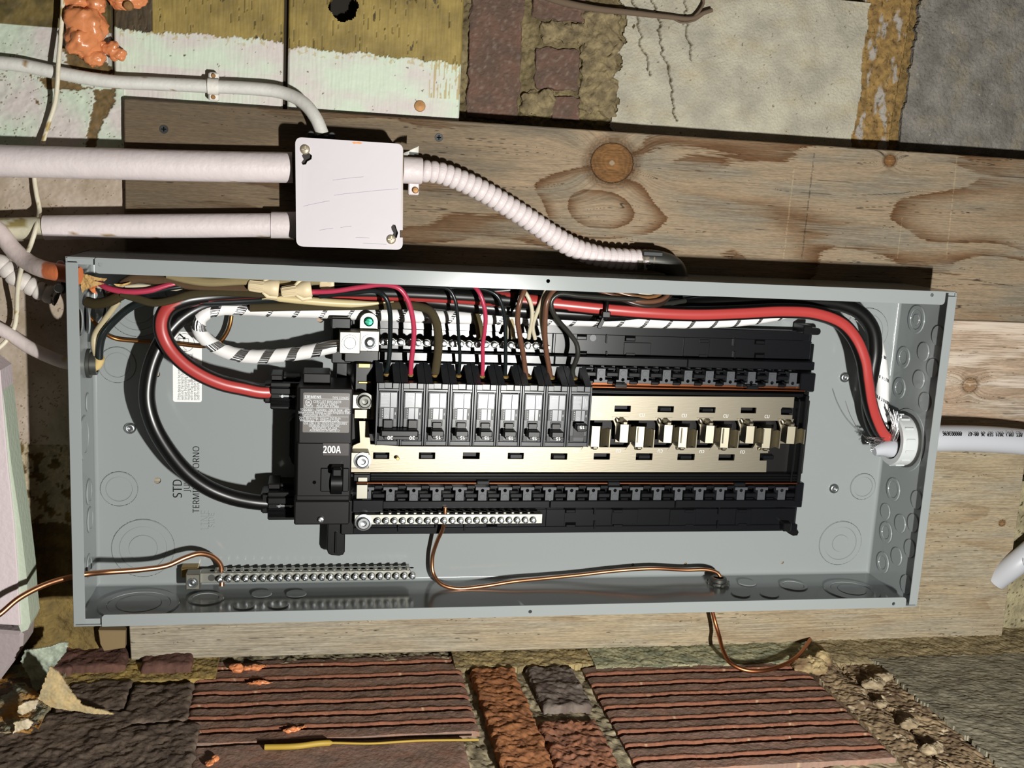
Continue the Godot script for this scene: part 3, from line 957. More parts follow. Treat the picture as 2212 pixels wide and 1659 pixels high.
func ledge() -> void:
	# the wider foot of the wall: fluted clay tiles, bricks and mortar lying in front of it
	var l := struct("wall_ledge")
	var a := noise(121)
	var b := noise(122)
	var mb := MB.new()
	mb.relief(Vector3(0, -281, 0), Vector3(1, 0, 0), Vector3(0, 0, 1), Vector3(0, 1, 0), lin(-640, 820, 3.2), lin(-60, 330, 3.2),
		func(u, v): return 2.6 * a.get_noise_2d(u * 0.03, v * 0.03) + 2.6 * b.get_noise_2d(u * 0.12, v * 0.12) + (5.0 if v < 6.0 else 0.0),
		func(u, v, _h): return mix3(srgb(176, 164, 134), srgb(112, 102, 84), 0.5 + 1.1 * a.get_noise_2d(u * 0.05, v * 0.05)) * (1.0 + 0.4 * b.get_noise_2d(u * 0.2, v * 0.2)), 60.0)
	put(mb, "mortar", M.vledge, l)
	mb = MB.new()
	mb.box(-1700, -1500, 1900, -300, -200, 320, 2)
	put(mb, "footing", M.concrete_room, l)
	var x0 := Vector3(-355.2, -275.0, 49.5).x
	var x1 := Vector3(-58.9, -275.0, 94.1).x
	fluted("fluted_tile", l, Vector3(-348.1, -275.0, 71.0).x, Vector3(-57.9, -275.0, 94.2).x, -3.4, 172.3, [12.4, 42.3, 71.8, 98.9, 124.7, 150.3], -275, 201)
	fluted("fluted_tile", l, Vector3(-335.2, -275.0, 200.1).x, Vector3(-76.7, -275.0, 224.2).x, 180.2, 300.0, [302.9], -275, 205)
	fluted("fluted_tile", l, Vector3(83.2, -275.0, 105.5).x, Vector3(351.3, -275.0, 169.5).x, 39.8, 260.9, [59.1, 85.2, 112.3, 137.1, 163.8, 189.1, 215.1, 241.4], -275, 209)
	# small tile end under the plywood's left part
	var brick := func(q: Array, top: float, c1: Color, c2: Color, amp: float) -> void:
		var m := MB.new()
		m.rough(Vector3(q[0], top - 40.0, q[1]), Vector3(q[2], top, q[3]), 5.0, amp, a, 0.1, 1.8, func(p: Vector3) -> Color: return mix3(c1, c2, 0.5 + 1.0 * a.get_noise_2d(p.x * 0.035, p.z * 0.035)) * (1.0 + 0.3 * b.get_noise_2d(p.x * 0.14, p.z * 0.14)), 3.0)
		put(m, "brick", M.vledge, l)
	brick.call([Vector3(-48.2, -272.0, 121.6).x, 38.7, Vector3(1.8, -272.0, 165.3).x, 300.0], -270.0, srgb(160, 108, 72), srgb(132, 90, 64), 2.4)
	brick.call([Vector3(16.3, -274.0, 102.1).x, 37.0, Vector3(70.3, -274.0, 106.4).x, 134.3], -271.0, srgb(118, 108, 100), srgb(90, 78, 72), 2.0)
	brick.call([Vector3(5.2, -276.0, 195.3).x, 158.0, Vector3(67.0, -276.0, 200.9).x, 300.0], -274.0, srgb(146, 100, 76), srgb(118, 84, 68), 3.0)
	for q in [[-409.4, 49.4, -347.2, 131.5], [-407.7, 135.4, -332.1, 263.0], [-476.5, 37.8, -411.1, 105.4], [-485.3, 105.8, -398.6, 270.3], [-546.5, 123.4, -459.0, 264.3], [-575.9, 23.8, -487.3, 97.2]]:
		brick.call(q, -271.0, srgb(110, 96, 84), srgb(86, 75, 67), 1.6)
	for q in [[-484.0, -72.6, -423.6, 19.8], [-407.5, -6.3, -353.6, 25.1], [-504.4, -46.5, -476.5, 24.7]]:
		brick.call(q, -262.0, srgb(104, 76, 66), srgb(86, 64, 58), 1.5)
	# sloping mortar fillets along the foot of the boards, ochre, mint-smeared and grey
	for q in [[Vector3(-527.4, -272.0, -1.2).x, Vector3(-327.3, -272.0, 13.4).x, 40.9, 9.0, srgb(160, 136, 82), srgb(120, 104, 70)], [Vector3(98.9, -272.0, 26.3).x, Vector3(397.3, -272.0, 41.2).x, 46.0, 9.0, srgb(160, 156, 126), srgb(112, 114, 94)], [Vector3(391.4, -272.0, 40.8).x, 830.0, 54.6, 10.0, srgb(152, 138, 106), srgb(116, 104, 80)], [Vector3(-63.9, -272.0, 14.7).x, Vector3(106.1, -272.0, 20.6).x, 34.8, 6.0, srgb(164, 146, 104), srgb(112, 100, 76)]]:
		mb = MB.new()
		mb.relief(Vector3(0, -277, 0), Vector3(1, 0, 0), Vector3(0, 0, 1), Vector3(0, 1, 0), lin(q[0], q[1], 1.8), lin(-34, q[2] + 3.0, 1.6),
			func(u, v):
				var lim: float = q[2] + 4.0 * a.get_noise_2d(u * 0.03, 4.0) + 2.0 * b.get_noise_2d(u * 0.15, 4.0)
				if v > lim: return -999.0
				return q[3] * pow(clampf((lim - v) / (lim + 30.0), 0.0, 1.0), 0.5) * 0.7 + 2.2 + 1.6 * a.get_noise_2d(u * 0.06, v * 0.08) + 1.2 * b.get_noise_2d(u * 0.2, v * 0.2),
			func(u, v, _h): return mix3(q[4], q[5], 0.5 + 1.1 * a.get_noise_2d(u * 0.03, v * 0.06)) * (1.0 + 0.3 * b.get_noise_2d(u * 0.25, v * 0.25)), 14.0)
		put(mb, "mortar_fillet", M.vledge, l)
	# rough mortar between the right tile and the slab, and the pale lump under the copper loop
	mb = MB.new()
	mb.relief(Vector3(0, -276, 0), Vector3(1, 0, 0), Vector3(0, 0, 1), Vector3(0, 1, 0), lin(Vector3(351.3, -275.0, 169.5).x + 3.0, Vector3(403.4, -272.0, 81.5).x + 44.0, 1.5), lin(42.1, 320, 1.5),
		func(u, v):
			var mid: float = Vector3(351.3, -275.0, 169.5).x + 26.0 + 10.0 * a.get_noise_2d(v * 0.02, 8.0)
			return 2.6 * a.get_noise_2d(u * 0.04, v * 0.03) + 2.2 * b.get_noise_2d(u * 0.13, v * 0.13) + 5.0 * exp(-pow((u - mid) / 13.0, 2.0)) - (6.0 if absf(u - mid - 18.0 - 5.0 * b.get_noise_2d(v * 0.05, 1.0)) < 2.5 else 0.0),
		func(u, v, _h):
			var c := mix3(srgb(152, 132, 104), srgb(106, 88, 70), 0.5 + 1.2 * a.get_noise_2d(u * 0.03, v * 0.015))
			if b.get_noise_2d(u * 0.06, v * 0.03) > 0.38: c = mix3(c, srgb(196, 178, 148), 0.8)
			return c * (1.0 + 0.35 * b.get_noise_2d(u * 0.2, v * 0.2)), 16.0)
	put(mb, "mortar_bed", M.vledge, l)
	mb = blob([[Vector3(357.2, -270.0, 62.8), Vector3(18, 9, 13)], [Vector3(377.2, -268.0, 53.4), Vector3(12, 10, 10)], [Vector3(347.4, -272.0, 62.8), Vector3(14, 6, 9)], [Vector3(362.7, -272.0, 71.2), Vector3(13, 6, 9)]], 161)
	for i in mb.v.size():
		mb.c[i] = mix3(srgb(184, 164, 122), srgb(116, 96, 72), 0.4 + 1.3 * b.get_noise_3d(mb.v[i].x * 0.05, mb.v[i].y * 0.05, mb.v[i].z * 0.05))
	put(mb, "mortar_lump", M.vledge, l)
	for q in [[Vector3(406.1, -270.0, 116.4), 9.0], [Vector3(428.6, -270.0, 99.5), 7.0], [Vector3(389.5, -270.0, 161.4), 6.0], [Vector3(396.1, -270.0, 207.8), 7.0], [Vector3(388.9, -270.0, 258.6), 8.0]]:
		mb = blob([[q[0], Vector3(q[1] * 1.3, q[1] * 0.6, q[1])], [q[0] + Vector3(q[1], 0, -4), Vector3(q[1], q[1] * 0.5, q[1])]], 163)
		for i in mb.v.size():
			mb.c[i] = mix3(srgb(176, 160, 132), srgb(122, 106, 84), 0.5 + b.get_noise_3d(mb.v[i].x * 0.08, mb.v[i].y * 0.08, mb.v[i].z * 0.08))
		put(mb, "mortar_lump", M.vledge, l)
	# combed concrete slab on the right
	mb = MB.new()
	mb.relief(Vector3(0, -272, 0), Vector3(1, 0, 0), Vector3(0, 0, 1), Vector3(0, 1, 0), lin(Vector3(403.4, -272.0, 81.5).x, 830, 1.8), lin(47.2, 330, 1.8),
		func(u, v):
			if u < Vector3(430.8, -272.0, 68.9).x + (v - 30.0) * 0.02 + 12.0 + 9.0 * a.get_noise_2d(v * 0.03, 3.0): return -999.0
			return 1.8 * a.get_noise_2d(u * 0.02, v * 0.02) + 1.0 * b.get_noise_2d(u * 0.05, v * 0.22) + 0.7 * b.get_noise_2d(u * 0.12, v * 0.4),
		func(u, v, _h): return mix3(srgb(146, 139, 120), srgb(120, 115, 100), 0.5 + a.get_noise_2d(u * 0.03, v * 0.03)) * (1.0 + 0.2 * b.get_noise_2d(u * 0.2, v * 0.3)), 6.0)
	put(mb, "concrete_slab", M.vledge, l)

# ---------------------------------------------------------------- sheet shapes

func rrect(x0: float, y0: float, x1: float, y1: float, tl := 0.0, tr := 0.0, br := 0.0, bl := 0.0) -> PackedVector2Array:
	var o := PackedVector2Array()
	for k in [[x0, y0, bl, PI, 1, 1], [x1, y0, br, PI * 1.5, -1, 1], [x1, y1, tr, 0.0, -1, -1], [x0, y1, tl, PI * 0.5, 1, -1]]:
		var r: float = k[2]
		if r <= 0.0:
			o.push_back(Vector2(k[0], k[1]))
			continue
		for s in 6:
			var an: float = k[3] + PI * 0.5 * s / 5.0
			o.push_back(Vector2(k[0] + k[4] * r, k[1] + k[5] * r) + Vector2(cos(an), sin(an)) * r)
	return o

func circle(c: Vector2, r: float, seg := 16) -> PackedVector2Array:
	var o := PackedVector2Array()
	for k in seg:
		o.push_back(c + Vector2(cos(TAU * k / seg + 0.1), sin(TAU * k / seg + 0.1)) * r)
	return o

# Cuts a hole out of a polygon through a hair-wide slit that runs down to its edge.
func cut(poly: PackedVector2Array, hole: PackedVector2Array) -> PackedVector2Array:
	if Geometry2D.is_polygon_clockwise(poly):
		poly = poly.duplicate(); poly.reverse()
	if not Geometry2D.is_polygon_clockwise(hole):
		hole = hole.duplicate(); hole.reverse()
	var lo := 0
	for k in hole.size():
		if hole[k].y < hole[lo].y:
			lo = k
	var p := hole[lo]
	var at := -1
	var ye := -1e9
	for k in poly.size():
		var a := poly[k]
		var b := poly[(k + 1) % poly.size()]
		if a.x < p.x and b.x > p.x:
			var y := lerpf(a.y, b.y, (p.x - a.x) / (b.x - a.x))
			if y < p.y and y > ye:
				ye = y
				at = k
	var e := 0.004
	var o := PackedVector2Array()
	for k in poly.size():
		o.push_back(poly[k])
		if k == at:
			o.push_back(Vector2(p.x - e, ye))
			o.push_back(Vector2(p.x - e, p.y))
			for s in range(1, hole.size()):
				o.push_back(hole[(lo + s) % hole.size()])
			o.push_back(Vector2(p.x + e, p.y))
			o.push_back(Vector2(p.x + e, ye))
	return o

func bolt_head(r: float, h: float) -> MB:
	var mb := MB.new()
	mb.lathe(Vector3(), Vector3(0, 0, 1), [Vector2(r * 1.35, 0), Vector2(r * 1.35, h * 0.25), Vector2(r, h * 0.3), Vector2(r, h * 0.85), Vector2(r * 0.85, h), Vector2(r * 0.5, h), Vector2(r * 0.45, h * 0.45), Vector2(0, h * 0.4)], 24)
	return mb

func slot_screw(r: float, h: float) -> MB:
	# pan head with a cross slot
	var mb := MB.new()
	mb.lathe(Vector3(), Vector3(0, 0, 1), [Vector2(r, 0), Vector2(r, h * 0.55), Vector2(r * 0.8, h * 0.9), Vector2(r * 0.45, h), Vector2(r * 0.4, h * 0.6), Vector2(0, h * 0.6)], 14)
	mb.box(-r * 0.75, -r * 0.13, r * 0.75, r * 0.13, h * 0.5, h * 0.97, 0.05)
	return mb

func knockout(parent: Node, at: Vector3, axis: Vector3, radii: Array, m: Material) -> void:
	var mb := MB.new()
	var pr := []
	var up := true
	for k in radii.size():
		var r: float = radii[k]
		var lvl := 0.9 if up else 0.35
		if k == 0:
			pr.append(Vector2(r + 0.9, -0.2)); pr.append(Vector2(r + 0.5, -0.2))
		else:
			pr.append(Vector2(r + 0.7, 0.35 if up else 0.9)); pr.append(Vector2(r + 0.3, 0.02))
		pr.append(Vector2(r - 0.1, lvl))
		up = not up
	pr.append(Vector2(0, pr[pr.size() - 1].y))
	mb.lathe(at, axis, pr, 64)
	put(mb, "knockout", m, parent)

func enclosure() -> void:
	var t := thing("electrical_panel", "open grey steel breaker panel enclosure lying sideways across the planks, cover removed", "electrical panel", Vector3(0, -181, 0))
	var hw := 455.6
	var dd := 108.4
	var back := rrect(-hw, -181, hw, 181)
	for q in [Vector3(147.4, -164.7, 2.0), Vector3(213.3, -164.5, 2.0), Vector3(337.8, -164.5, 2.0)]:
		back = cut(back, circle(Vector2(q.x, q.y), 1.9, 12))
	for q in [Vector3(-391.1, -62.0, 2.0), Vector3(-391.3, 53.8, 2.0), Vector3(-223.1, 116.8, 2.0)]:
		back = cut(back, circle(Vector2(q.x, q.y), 3.6, 16))
	var mb := MB.new()
	mb.prism(back, 0.3, 1.8, 0.0)
	put(mb, "back_plate", M.paint, t)
	# rolled edge where the back plate turns into the walls
	mb = MB.new()
	for k in 6:
		var a0 := PI * 0.5 * k / 6.0
		var a1 := PI * 0.5 * (k + 1) / 6.0
		var r := 4.0
		for s in [[0, -1], [0, 1], [1, -1], [1, 1]]:
			var sg: float = s[1]
			var p0 := Vector2(r - r * sin(a0), r - r * cos(a0))
			var p1 := Vector2(r - r * sin(a1), r - r * cos(a1))
			var n0 := Vector2(sin(a0), cos(a0))
			var n1 := Vector2(sin(a1), cos(a1))
			if s[0] == 0:
				var y0 := sg * (179.5 - p0.x); var y1 := sg * (179.5 - p1.x)
				mb.quad4(Vector3(-hw, y0, 1.8 + p0.y), Vector3(hw, y0, 1.8 + p0.y), Vector3(hw, y1, 1.8 + p1.y), Vector3(-hw, y1, 1.8 + p1.y), Vector3(0, -sg * n0.x, n0.y), Vector3(0, -sg * n0.x, n0.y), Vector3(0, -sg * n1.x, n1.y), Vector3(0, -sg * n1.x, n1.y))
			else:
				var x0 := sg * (hw - 1.5 - p0.x); var x1 := sg * (hw - 1.5 - p1.x)
				mb.quad4(Vector3(x0, -181, 1.8 + p0.y), Vector3(x0, 181, 1.8 + p0.y), Vector3(x1, 181, 1.8 + p1.y), Vector3(x1, -181, 1.8 + p1.y), Vector3(-sg * n0.x, 0, n0.y), Vector3(-sg * n0.x, 0, n0.y), Vector3(-sg * n1.x, 0, n1.y), Vector3(-sg * n1.x, 0, n1.y))
	put(mb, "bend", M.paint, t)
	mb = MB.new()
	mb.box(-hw, 179.5, hw, 181, 0.3, dd - 1.3, 0.3)
	put(mb, "side_wall", M.paint, t)
	mb = MB.new()
	mb.box(-hw, -181, hw, -179.5, 0.3, dd - 1.3, 0.3)
	put(mb, "side_wall", M.paint, t)
	# end walls are drawn in y and z, then turned; the left one has an open knockout
	for sg in [-1.0, 1.0]:
		var pl := rrect(-181, 0.3, 181, dd - 1.3)
		if sg < 0:
			pl = cut(pl, circle(Vector2(114, 58), 13.5, 24))
		mb = MB.new()
		mb.xf = Transform3D(Basis(Vector3(0, 1, 0), Vector3(0, 0, 1), Vector3(1, 0, 0)), Vector3())
		mb.prism(pl, sg * hw - (1.5 if sg > 0 else 0.0), sg * hw + (1.5 if sg < 0 else 0.0), 0.0)
		put(mb, "side_wall", M.paint, t)
	# front flanges turned inwards
	var top := rrect(-430.0, 181 - 14.5, 441.6, 181, 2.0, 2.0, 4.0, 4.0)
	for q in [Vector3(-425.1, 175.1, 108.0), Vector3(-0.1, 175.7, 108.0), Vector3(425.4, 176.8, 108.0)]:
		top = cut(top, circle(Vector2(q.x, q.y), 2.0, 14))
	mb = MB.new()
	mb.prism(top, dd - 1.4, dd, 0.0)
	put(mb, "flange", M.paint, t)
	var bot := rrect(-429.4, -181, 441.1, -181 + 12.2, 4.0, 4.0, 1.0, 1.0)
	for q in [Vector3(-423.8, -179.5, 108.0), Vector3(1.7, -175.6, 108.0), Vector3(425.6, -176.3, 108.0)]:
		bot = cut(bot, circle(Vector2(q.x, q.y), 2.0, 14))
	mb = MB.new()
	mb.prism(bot, dd - 1.4, dd, 0.0)
	put(mb, "flange", M.paint, t)
	mb = MB.new()
	mb.box(-hw, -178, -444.7, 176, dd - 1.4, dd, 0.35)
	mb.box(-hw - 0.1, -178, -hw + 1.4, 176, dd - 12, dd - 0.2, 0.3)
	put(mb, "flange", M.paint, t)
	mb = MB.new()
	mb.box(445.4, -178, hw, 176, dd - 1.4, dd, 0.35)
	put(mb, "flange", M.paint, t)
	# folded corner tabs
	for q in [[-hw + 1, 174, -hw + 27, 179.4], [-hw + 1, -179.4, -hw + 27, -174], [hw - 8, 174, hw - 1, 179.4], [hw - 8, -179.4, hw - 1, -176]]:
		mb = MB.new()
		mb.box(q[0], q[1], q[2], q[3], dd - 5.0, dd - 3.6, 0.2)
		put(mb, "corner_tab", M.paint_dull, t)
	# knockouts
	var z := Vector3(0, 0, 1)
	for k in [[Vector3(-409.6, 124.5, 2.0), [31.0, 24.0, 17.0]], [Vector3(-430.4, 62.8, 2.0), [18.5, 12.5]], [Vector3(-430.3, -71.2, 2.0), [18.5, 13.0]], [Vector3(-406.5, -137.6, 2.0), [32.0, 24.0, 14.5]],
			[Vector3(433.2, -68.4, 2.0), [16.0, 11.8]], [Vector3(411.7, -140.5, 2.0), [27.5, 20.5, 10.5]], [Vector3(414.5, 122.8, 2.0), [27.0, 20.0, 11.0]], [Vector3(439.4, 59.0, 2.0), [16.0, 11.5]]]:
		knockout(t, k[0], z, k[1], M.paint)
	for k in [[Vector3(453.6, 142.6, 40.3), [16.0, 11.0, 6.0]], [Vector3(453.6, 95.4, 23.3), [12.5, 7.5]], [Vector3(453.6, 108.1, 62.0), [10.5]], [Vector3(453.6, 58.6, 22.3), [12.0, 7.0]], [Vector3(453.6, 75.5, 59.7), [10.5]], [Vector3(453.6, 130.1, 86.3), [11.0]], [Vector3(453.6, 93.0, 83.6), [10.5]], [Vector3(453.6, 52.9, 76.8), [10.5]],
			[Vector3(453.6, -62.2, 35.6), [13.5, 9.5]], [Vector3(453.6, -93.2, 24.7), [9.5]], [Vector3(453.6, -117.4, 31.1), [12.5, 7.5]], [Vector3(453.6, -97.3, 58.5), [10.5]], [Vector3(453.6, -155.2, 32.0), [12.5, 7.5]], [Vector3(453.6, -137.7, 59.3), [10.5]], [Vector3(453.6, -60.3, 85.5), [10.5]], [Vector3(453.6, -88.4, 84.0), [10.5]], [Vector3(453.6, -119.2, 84.0), [10.5]], [Vector3(453.6, -162.7, 85.7), [11.0]]]:
		knockout(t, k[0], Vector3(-1, 0, 0), k[1], M.paint)
	mb = MB.new()
	mb.lathe(Vector3(-450.5, 114, 42), Vector3(0.94, 0, -0.34), [Vector2(0, -0.8), Vector2(13, -0.8), Vector2(13.4, -0.4), Vector2(13.4, 0.4), Vector2(13, 0.8), Vector2(0, 0.8)], 40)
	put(mb, "knockout_slug", M.paint_dull, t)
	for k in [[Vector3(-453.6, -64.8, 34.4), [13.0, 9.0]], [Vector3(-453.6, -95.2, 32.6), [13.0, 9.0]], [Vector3(-453.6, -142.3, 41.3), [12.0, 8.0]], [Vector3(-453.6, -3.5, 51.1), [22.0, 15.0]], [Vector3(-453.6, 29.3, 32.8), [9.0]]]:
		knockout(t, k[0], Vector3(1, 0, 0), k[1], M.paint)
	for k in [[Vector3(-402.5, -179.0, 57.4), [40.0, 31.0, 22.0]], [Vector3(-336.6, -179.0, 45.9), [18.0, 13.0]], [Vector3(-279.7, -179.0, 35.8), [10.5]], [Vector3(-243.0, -179.0, 37.7), [10.5]], [Vector3(-296.1, -179.0, 68.2), [10.5]], [Vector3(-261.1, -179.0, 67.7), [10.5]],
			[Vector3(281.0, -179.0, 29.6), [10.5]], [Vector3(259.2, -179.0, 63.4), [10.5]], [Vector3(293.2, -179.0, 66.5), [10.5]], [Vector3(335.2, -179.0, 41.1), [16.0, 12.0]], [Vector3(400.8, -179.0, 59.0), [32.0, 24.0, 16.0]]]:
		knockout(t, k[0], Vector3(0, 1, 0), k[1], M.paint)
	# screws that hold the interior to the back plate
	var sm := MB.new()
	sm.lathe(Vector3(), z, [Vector2(6.2, 0), Vector2(6.0, 1.6), Vector2(4.2, 3.0), Vector2(2.4, 3.2), Vector2(2.0, 2.0), Vector2(0, 1.6)], 20, false)
	var sme := sm.mesh(Vector3(), M.zinc)
	for q in [Vector3(-418.3, -4.9, 2.0), Vector3(392.6, 66.5, 2.0), Vector3(394.9, -70.8, 2.0)]:
		inst(sme, "mounting_screw", t, q)
	# printed and pressed lettering on the back plate
	text("STD.", 9.0, Vector3(-370.3, -69.2, 2.0), M.ink, t, "printed_lettering", PI / 2)
	text("JUL 2021", 6.0, Vector3(-360.7, -57.8, 2.0), M.ink, t, "printed_lettering", PI / 2)
	text("TERMINAL TORNO", 6.5, Vector3(-351.1, -60.9, 2.0), M.ink, t, "printed_lettering", PI / 2)
	text("LINE", 8.0, Vector3(-341.4, -106.7, 2.0), M.paint, t, "pressed_lettering", PI / 2, "Droid Sans", 400, 0.7)
	text("SIDE", 6.0, Vector3(-334.6, -106.8, 2.0), M.paint, t, "pressed_lettering", PI / 2, "Droid Sans", 400, 0.7)
	# instruction sticker
	mb = MB.new()
	mb.prism(rrect(-374.8, 24.3, -345.4, 99.4, 2.5, 2.5, 2.5, 2.5), 1.8, 2.1, 0.0)
	var st := put(mb, "instruction_sticker", M.white, t)
	var lines := ["If this device is to be installed between the wall and the", "wall and the neutral bar, use page contact", "torque the bonding screw, see diagram for", "mounting the lug. The bracket may be", "with the lug pulled away from the wall.", "proper torque for each wire size", "used to secure the neutral bar"]
	for k in 7:
		text(lines[k], 2.9, Vector3(-368.5, 26.4, 2.1) + Vector3(3.2 * k, 0, 0), M.ink, st, "lettering", PI / 2, "Droid Sans", 400, 0.05, 0.72, HORIZONTAL_ALIGNMENT_LEFT)
	mb = MB.new()
	var cc := Vector3(-362.7, 88.0, 2.1)
	mb.lathe(cc, z, [Vector2(9.8, 0), Vector2(9.8, 0.1), Vector2(9.4, 0.1), Vector2(9.4, 0)], 40)
	mb.box(cc.x - 7, cc.y - 2, cc.x + 8, cc.y - 1, cc.z, cc.z + 0.1, 0)
	mb.box(cc.x - 7, cc.y - 2, cc.x - 6.6, cc.y + 4, cc.z, cc.z + 0.1, 0)
	mb.box(cc.x - 7, cc.y + 4, cc.x + 4, cc.y + 4.4, cc.z, cc.z + 0.1, 0)
	mb.box(cc.x - 1, cc.y - 6, cc.x - 0.6, cc.y + 4, cc.z, cc.z + 0.1, 0)
	mb.box(cc.x + 3.6, cc.y - 2, cc.x + 4, cc.y + 4, cc.z, cc.z + 0.1, 0)
	mb.prism(PackedVector2Array([Vector2(cc.x - 6, cc.y + 8.6), Vector2(cc.x - 4.6, cc.y + 9.4), Vector2(cc.x - 0.6, cc.y + 5.6), Vector2(cc.x + 0.4, cc.y + 6.4), Vector2(cc.x + 1.0, cc.y + 3.4), Vector2(cc.x - 2.4, cc.y + 3.9), Vector2(cc.x - 1.6, cc.y + 4.7)]), cc.z, cc.z + 0.1, 0)
	put(mb, "diagram", M.ink, st)

# ---------------------------------------------------------------- interior

func interior() -> void:
	var t := thing("bus_assembly", "black plastic interior with bare metal bus bars that carries the breakers", "breaker base", Vector3(76.2, -121.3, 10.0))
	var zz := Vector3(0, 0, 1)
	var mb := MB.new()
	# tray floor and its rails, from top to bottom
	mb.box(-205.5, -116.4, 343.8, 107.0, 4, 14, 1.0)
	mb.box(-175.3, -62.7, 342.0, 119.1, 4, 8, 0.5)
	put(mb, "tray", M.tray, t)
	for r in [[-200.0, 111.2, 333.4, 122.6], [-192.2, -117.7, 342.5, -109.6]]:
		mb = MB.new()
		mb.box(r[0], r[1], r[2], r[3], 8, 22, 0.8)
		put(mb, "rim", M.tray, t)
	# three moulded lengths, each with panel fields, clips and ribs
	var seams := [-196.8, 29.2, 182.5, 336.6]
	var seamb := [-179.8, 34.2, 182.0, 339.4]
	for k in 3:
		mb = MB.new()
		mb.box(seams[k] + 0.3, 89.2, seams[k + 1] - 0.3, 118.3, 14, 20, 0.5)
		put(mb, "panel_field", M.tray, t)
		mb = MB.new()
		mb.box(seams[k] + 0.3, 79.0, seams[k + 1] - 0.3, 88.7, 14, 34, 0.8)
		put(mb, "raised_strip", M.tray, t)
		mb = MB.new()
		mb.box(seamb[k] + 0.3, -112.8, seamb[k + 1] - 0.3, -90.2, 14, 20, 0.5)
		put(mb, "panel_field", M.tray, t)
		mb = MB.new()
		mb.box(seamb[k] + 0.3, -84.7, seamb[k + 1] - 0.3, -75.8, 14, 34, 0.8)
		put(mb, "raised_strip", M.tray, t)
	# clips on the panel fields: a dark slot with a tab in it, thin ribs, shallow steps
	var clips := [Vector3(61.5, 108.3, 20.0), Vector3(62.8, 89.6, 20.0), Vector3(117.6, 108.3, 20.0), Vector3(118.9, 91.0, 20.0), Vector3(205.1, 108.6, 20.0), Vector3(205.0, 91.6, 20.0), Vector3(272.4, 108.8, 20.0), Vector3(273.5, 92.7, 20.0), Vector3(61.8, -91.3, 20.0), Vector3(63.0, -108.9, 20.0), Vector3(117.9, -91.5, 20.0), Vector3(119.2, -109.3, 20.0), Vector3(204.5, -91.9, 20.0), Vector3(206.0, -109.4, 20.0), Vector3(270.7, -92.1, 20.0), Vector3(272.3, -108.7, 20.0), Vector3(-87.4, -107.9, 20.0), Vector3(-28.4, -110.5, 20.0)]
	var cm := MB.new()
	cm.box(-6.2, -3.2, 6.2, 3.2, 0.0, 0.35, 0)
	var cme := cm.mesh(Vector3(), M.hole)
	var ct := MB.new()
	ct.box(-5.4, -2.6, 5.4, 1.0, 0.3, 2.2, 0.5)
	var cte := ct.mesh(Vector3(), M.tray)
	for q in clips:
		inst(cme, "clip_slot", t, q)
		inst(cte, "clip", t, q)
	for q in [Vector3(89.8, 107.5, 20.0), Vector3(240.9, 108.0, 20.0), Vector3(91.1, 88.2, 20.0), Vector3(242.4, 92.0, 20.0), Vector3(90.9, -108.0, 20.0), Vector3(240.4, -109.0, 20.0), Vector3(89.7, -90.8, 20.0), Vector3(240.5, -91.5, 20.0), Vector3(-59.6, -109.1, 20.0), Vector3(-133.8, -109.1, 20.0)]:
		mb = MB.new()
		mb.box(q.x - 0.8, q.y - 5.0, q.x + 0.8, q.y + 5.0, 20, 24, 0.3)
		put(mb, "rib", M.tray, t)
	for r in [[110.9, 90.0, 142.4, 103.9], [180.9, 90.1, 211.8, 113.2], [31.7, 89.5, 56.4, 113.6], [111.2, -108.4, 142.6, -90.4], [33.6, -111.1, 55.5, -90.1], [181.1, -112.2, 213.1, -90.7], [263.0, -111.6, 282.5, -91.0]]:
		mb = MB.new()
		mb.box(r[0], r[1], r[2], r[3], 19, 21.2, 0.4)
		put(mb, "raised_field", M.tray, t)
	var disc := MB.new()
	disc.lathe(Vector3(), zz, [Vector2(4.0, 0), Vector2(3.8, 0.3), Vector2(0, 0.3)], 20)
	var dme := disc.mesh(Vector3(), M.post)
	for q in [Vector3(74.8, 107.6, 20.0), Vector3(-157.1, 113.2, 20.0), Vector3(21.4, 92.7, 20.0)]:
		inst(dme, "ejector_mark", t, q)
	# hook rows: pale T-shaped posts with a hole, black tabs between
	var post := MB.new()
	var pp := PackedVector2Array([Vector2(-4.6, -9), Vector2(4.6, -9), Vector2(4.6, 3.4), Vector2(7.6, 3.4), Vector2(7.6, 6.6), Vector2(-7.6, 6.6), Vector2(-7.6, 3.4), Vector2(-4.6, 3.4)])
	post.prism(cut(pp, circle(Vector2(0, 3.0), 2.0, 12)), 0, 12, 0.0)
	post.lathe(Vector3(0, -4.2, 12), zz, [Vector2(3.4, 0), Vector2(3.2, 0.25), Vector2(0, 0.25)], 16)
	var postm := post.mesh(Vector3(), M.post)
	var hook := MB.new()
	hook.box(-6.8, -4.8, 6.8, 0.4, 4, 13, 0.9)
	hook.box(-4.6, -9, 4.6, -6.4, 0, 9, 0.6)
	hook.box(-4.6, 5.4, 4.6, 9.0, 0, 11, 0.6)
	var hookm := hook.mesh(Vector3(), M.tray)
	var px := 109.1
	for k in range(-3, 9):
		if k != 9:
			inst(postm, "post", t, Vector3(px + 25.4 * k, 66.2, 20), Basis(zz, PI))
		inst(hookm, "hook", t, Vector3(px + 25.4 * (k - 0.5), 66.8, 20), Basis(zz, PI))
	px = 84.1
	for k in range(-10, 10):
		inst(postm, "post", t, Vector3(px + 25.4 * k, -67.5, 20))
		inst(hookm, "hook", t, Vector3(px + 25.4 * (k + 0.5), -68.0, 20))
	mb = MB.new()
	mb.box(319.7, 54.1, 338.3, 76.0, 10, 36, 1.2)
	put(mb, "end_block", M.tray, t)
	mb = MB.new()
	mb.box(328.2, -77.9, 338.4, -54.2, 10, 36, 1.2)
	put(mb, "end_block", M.tray, t)
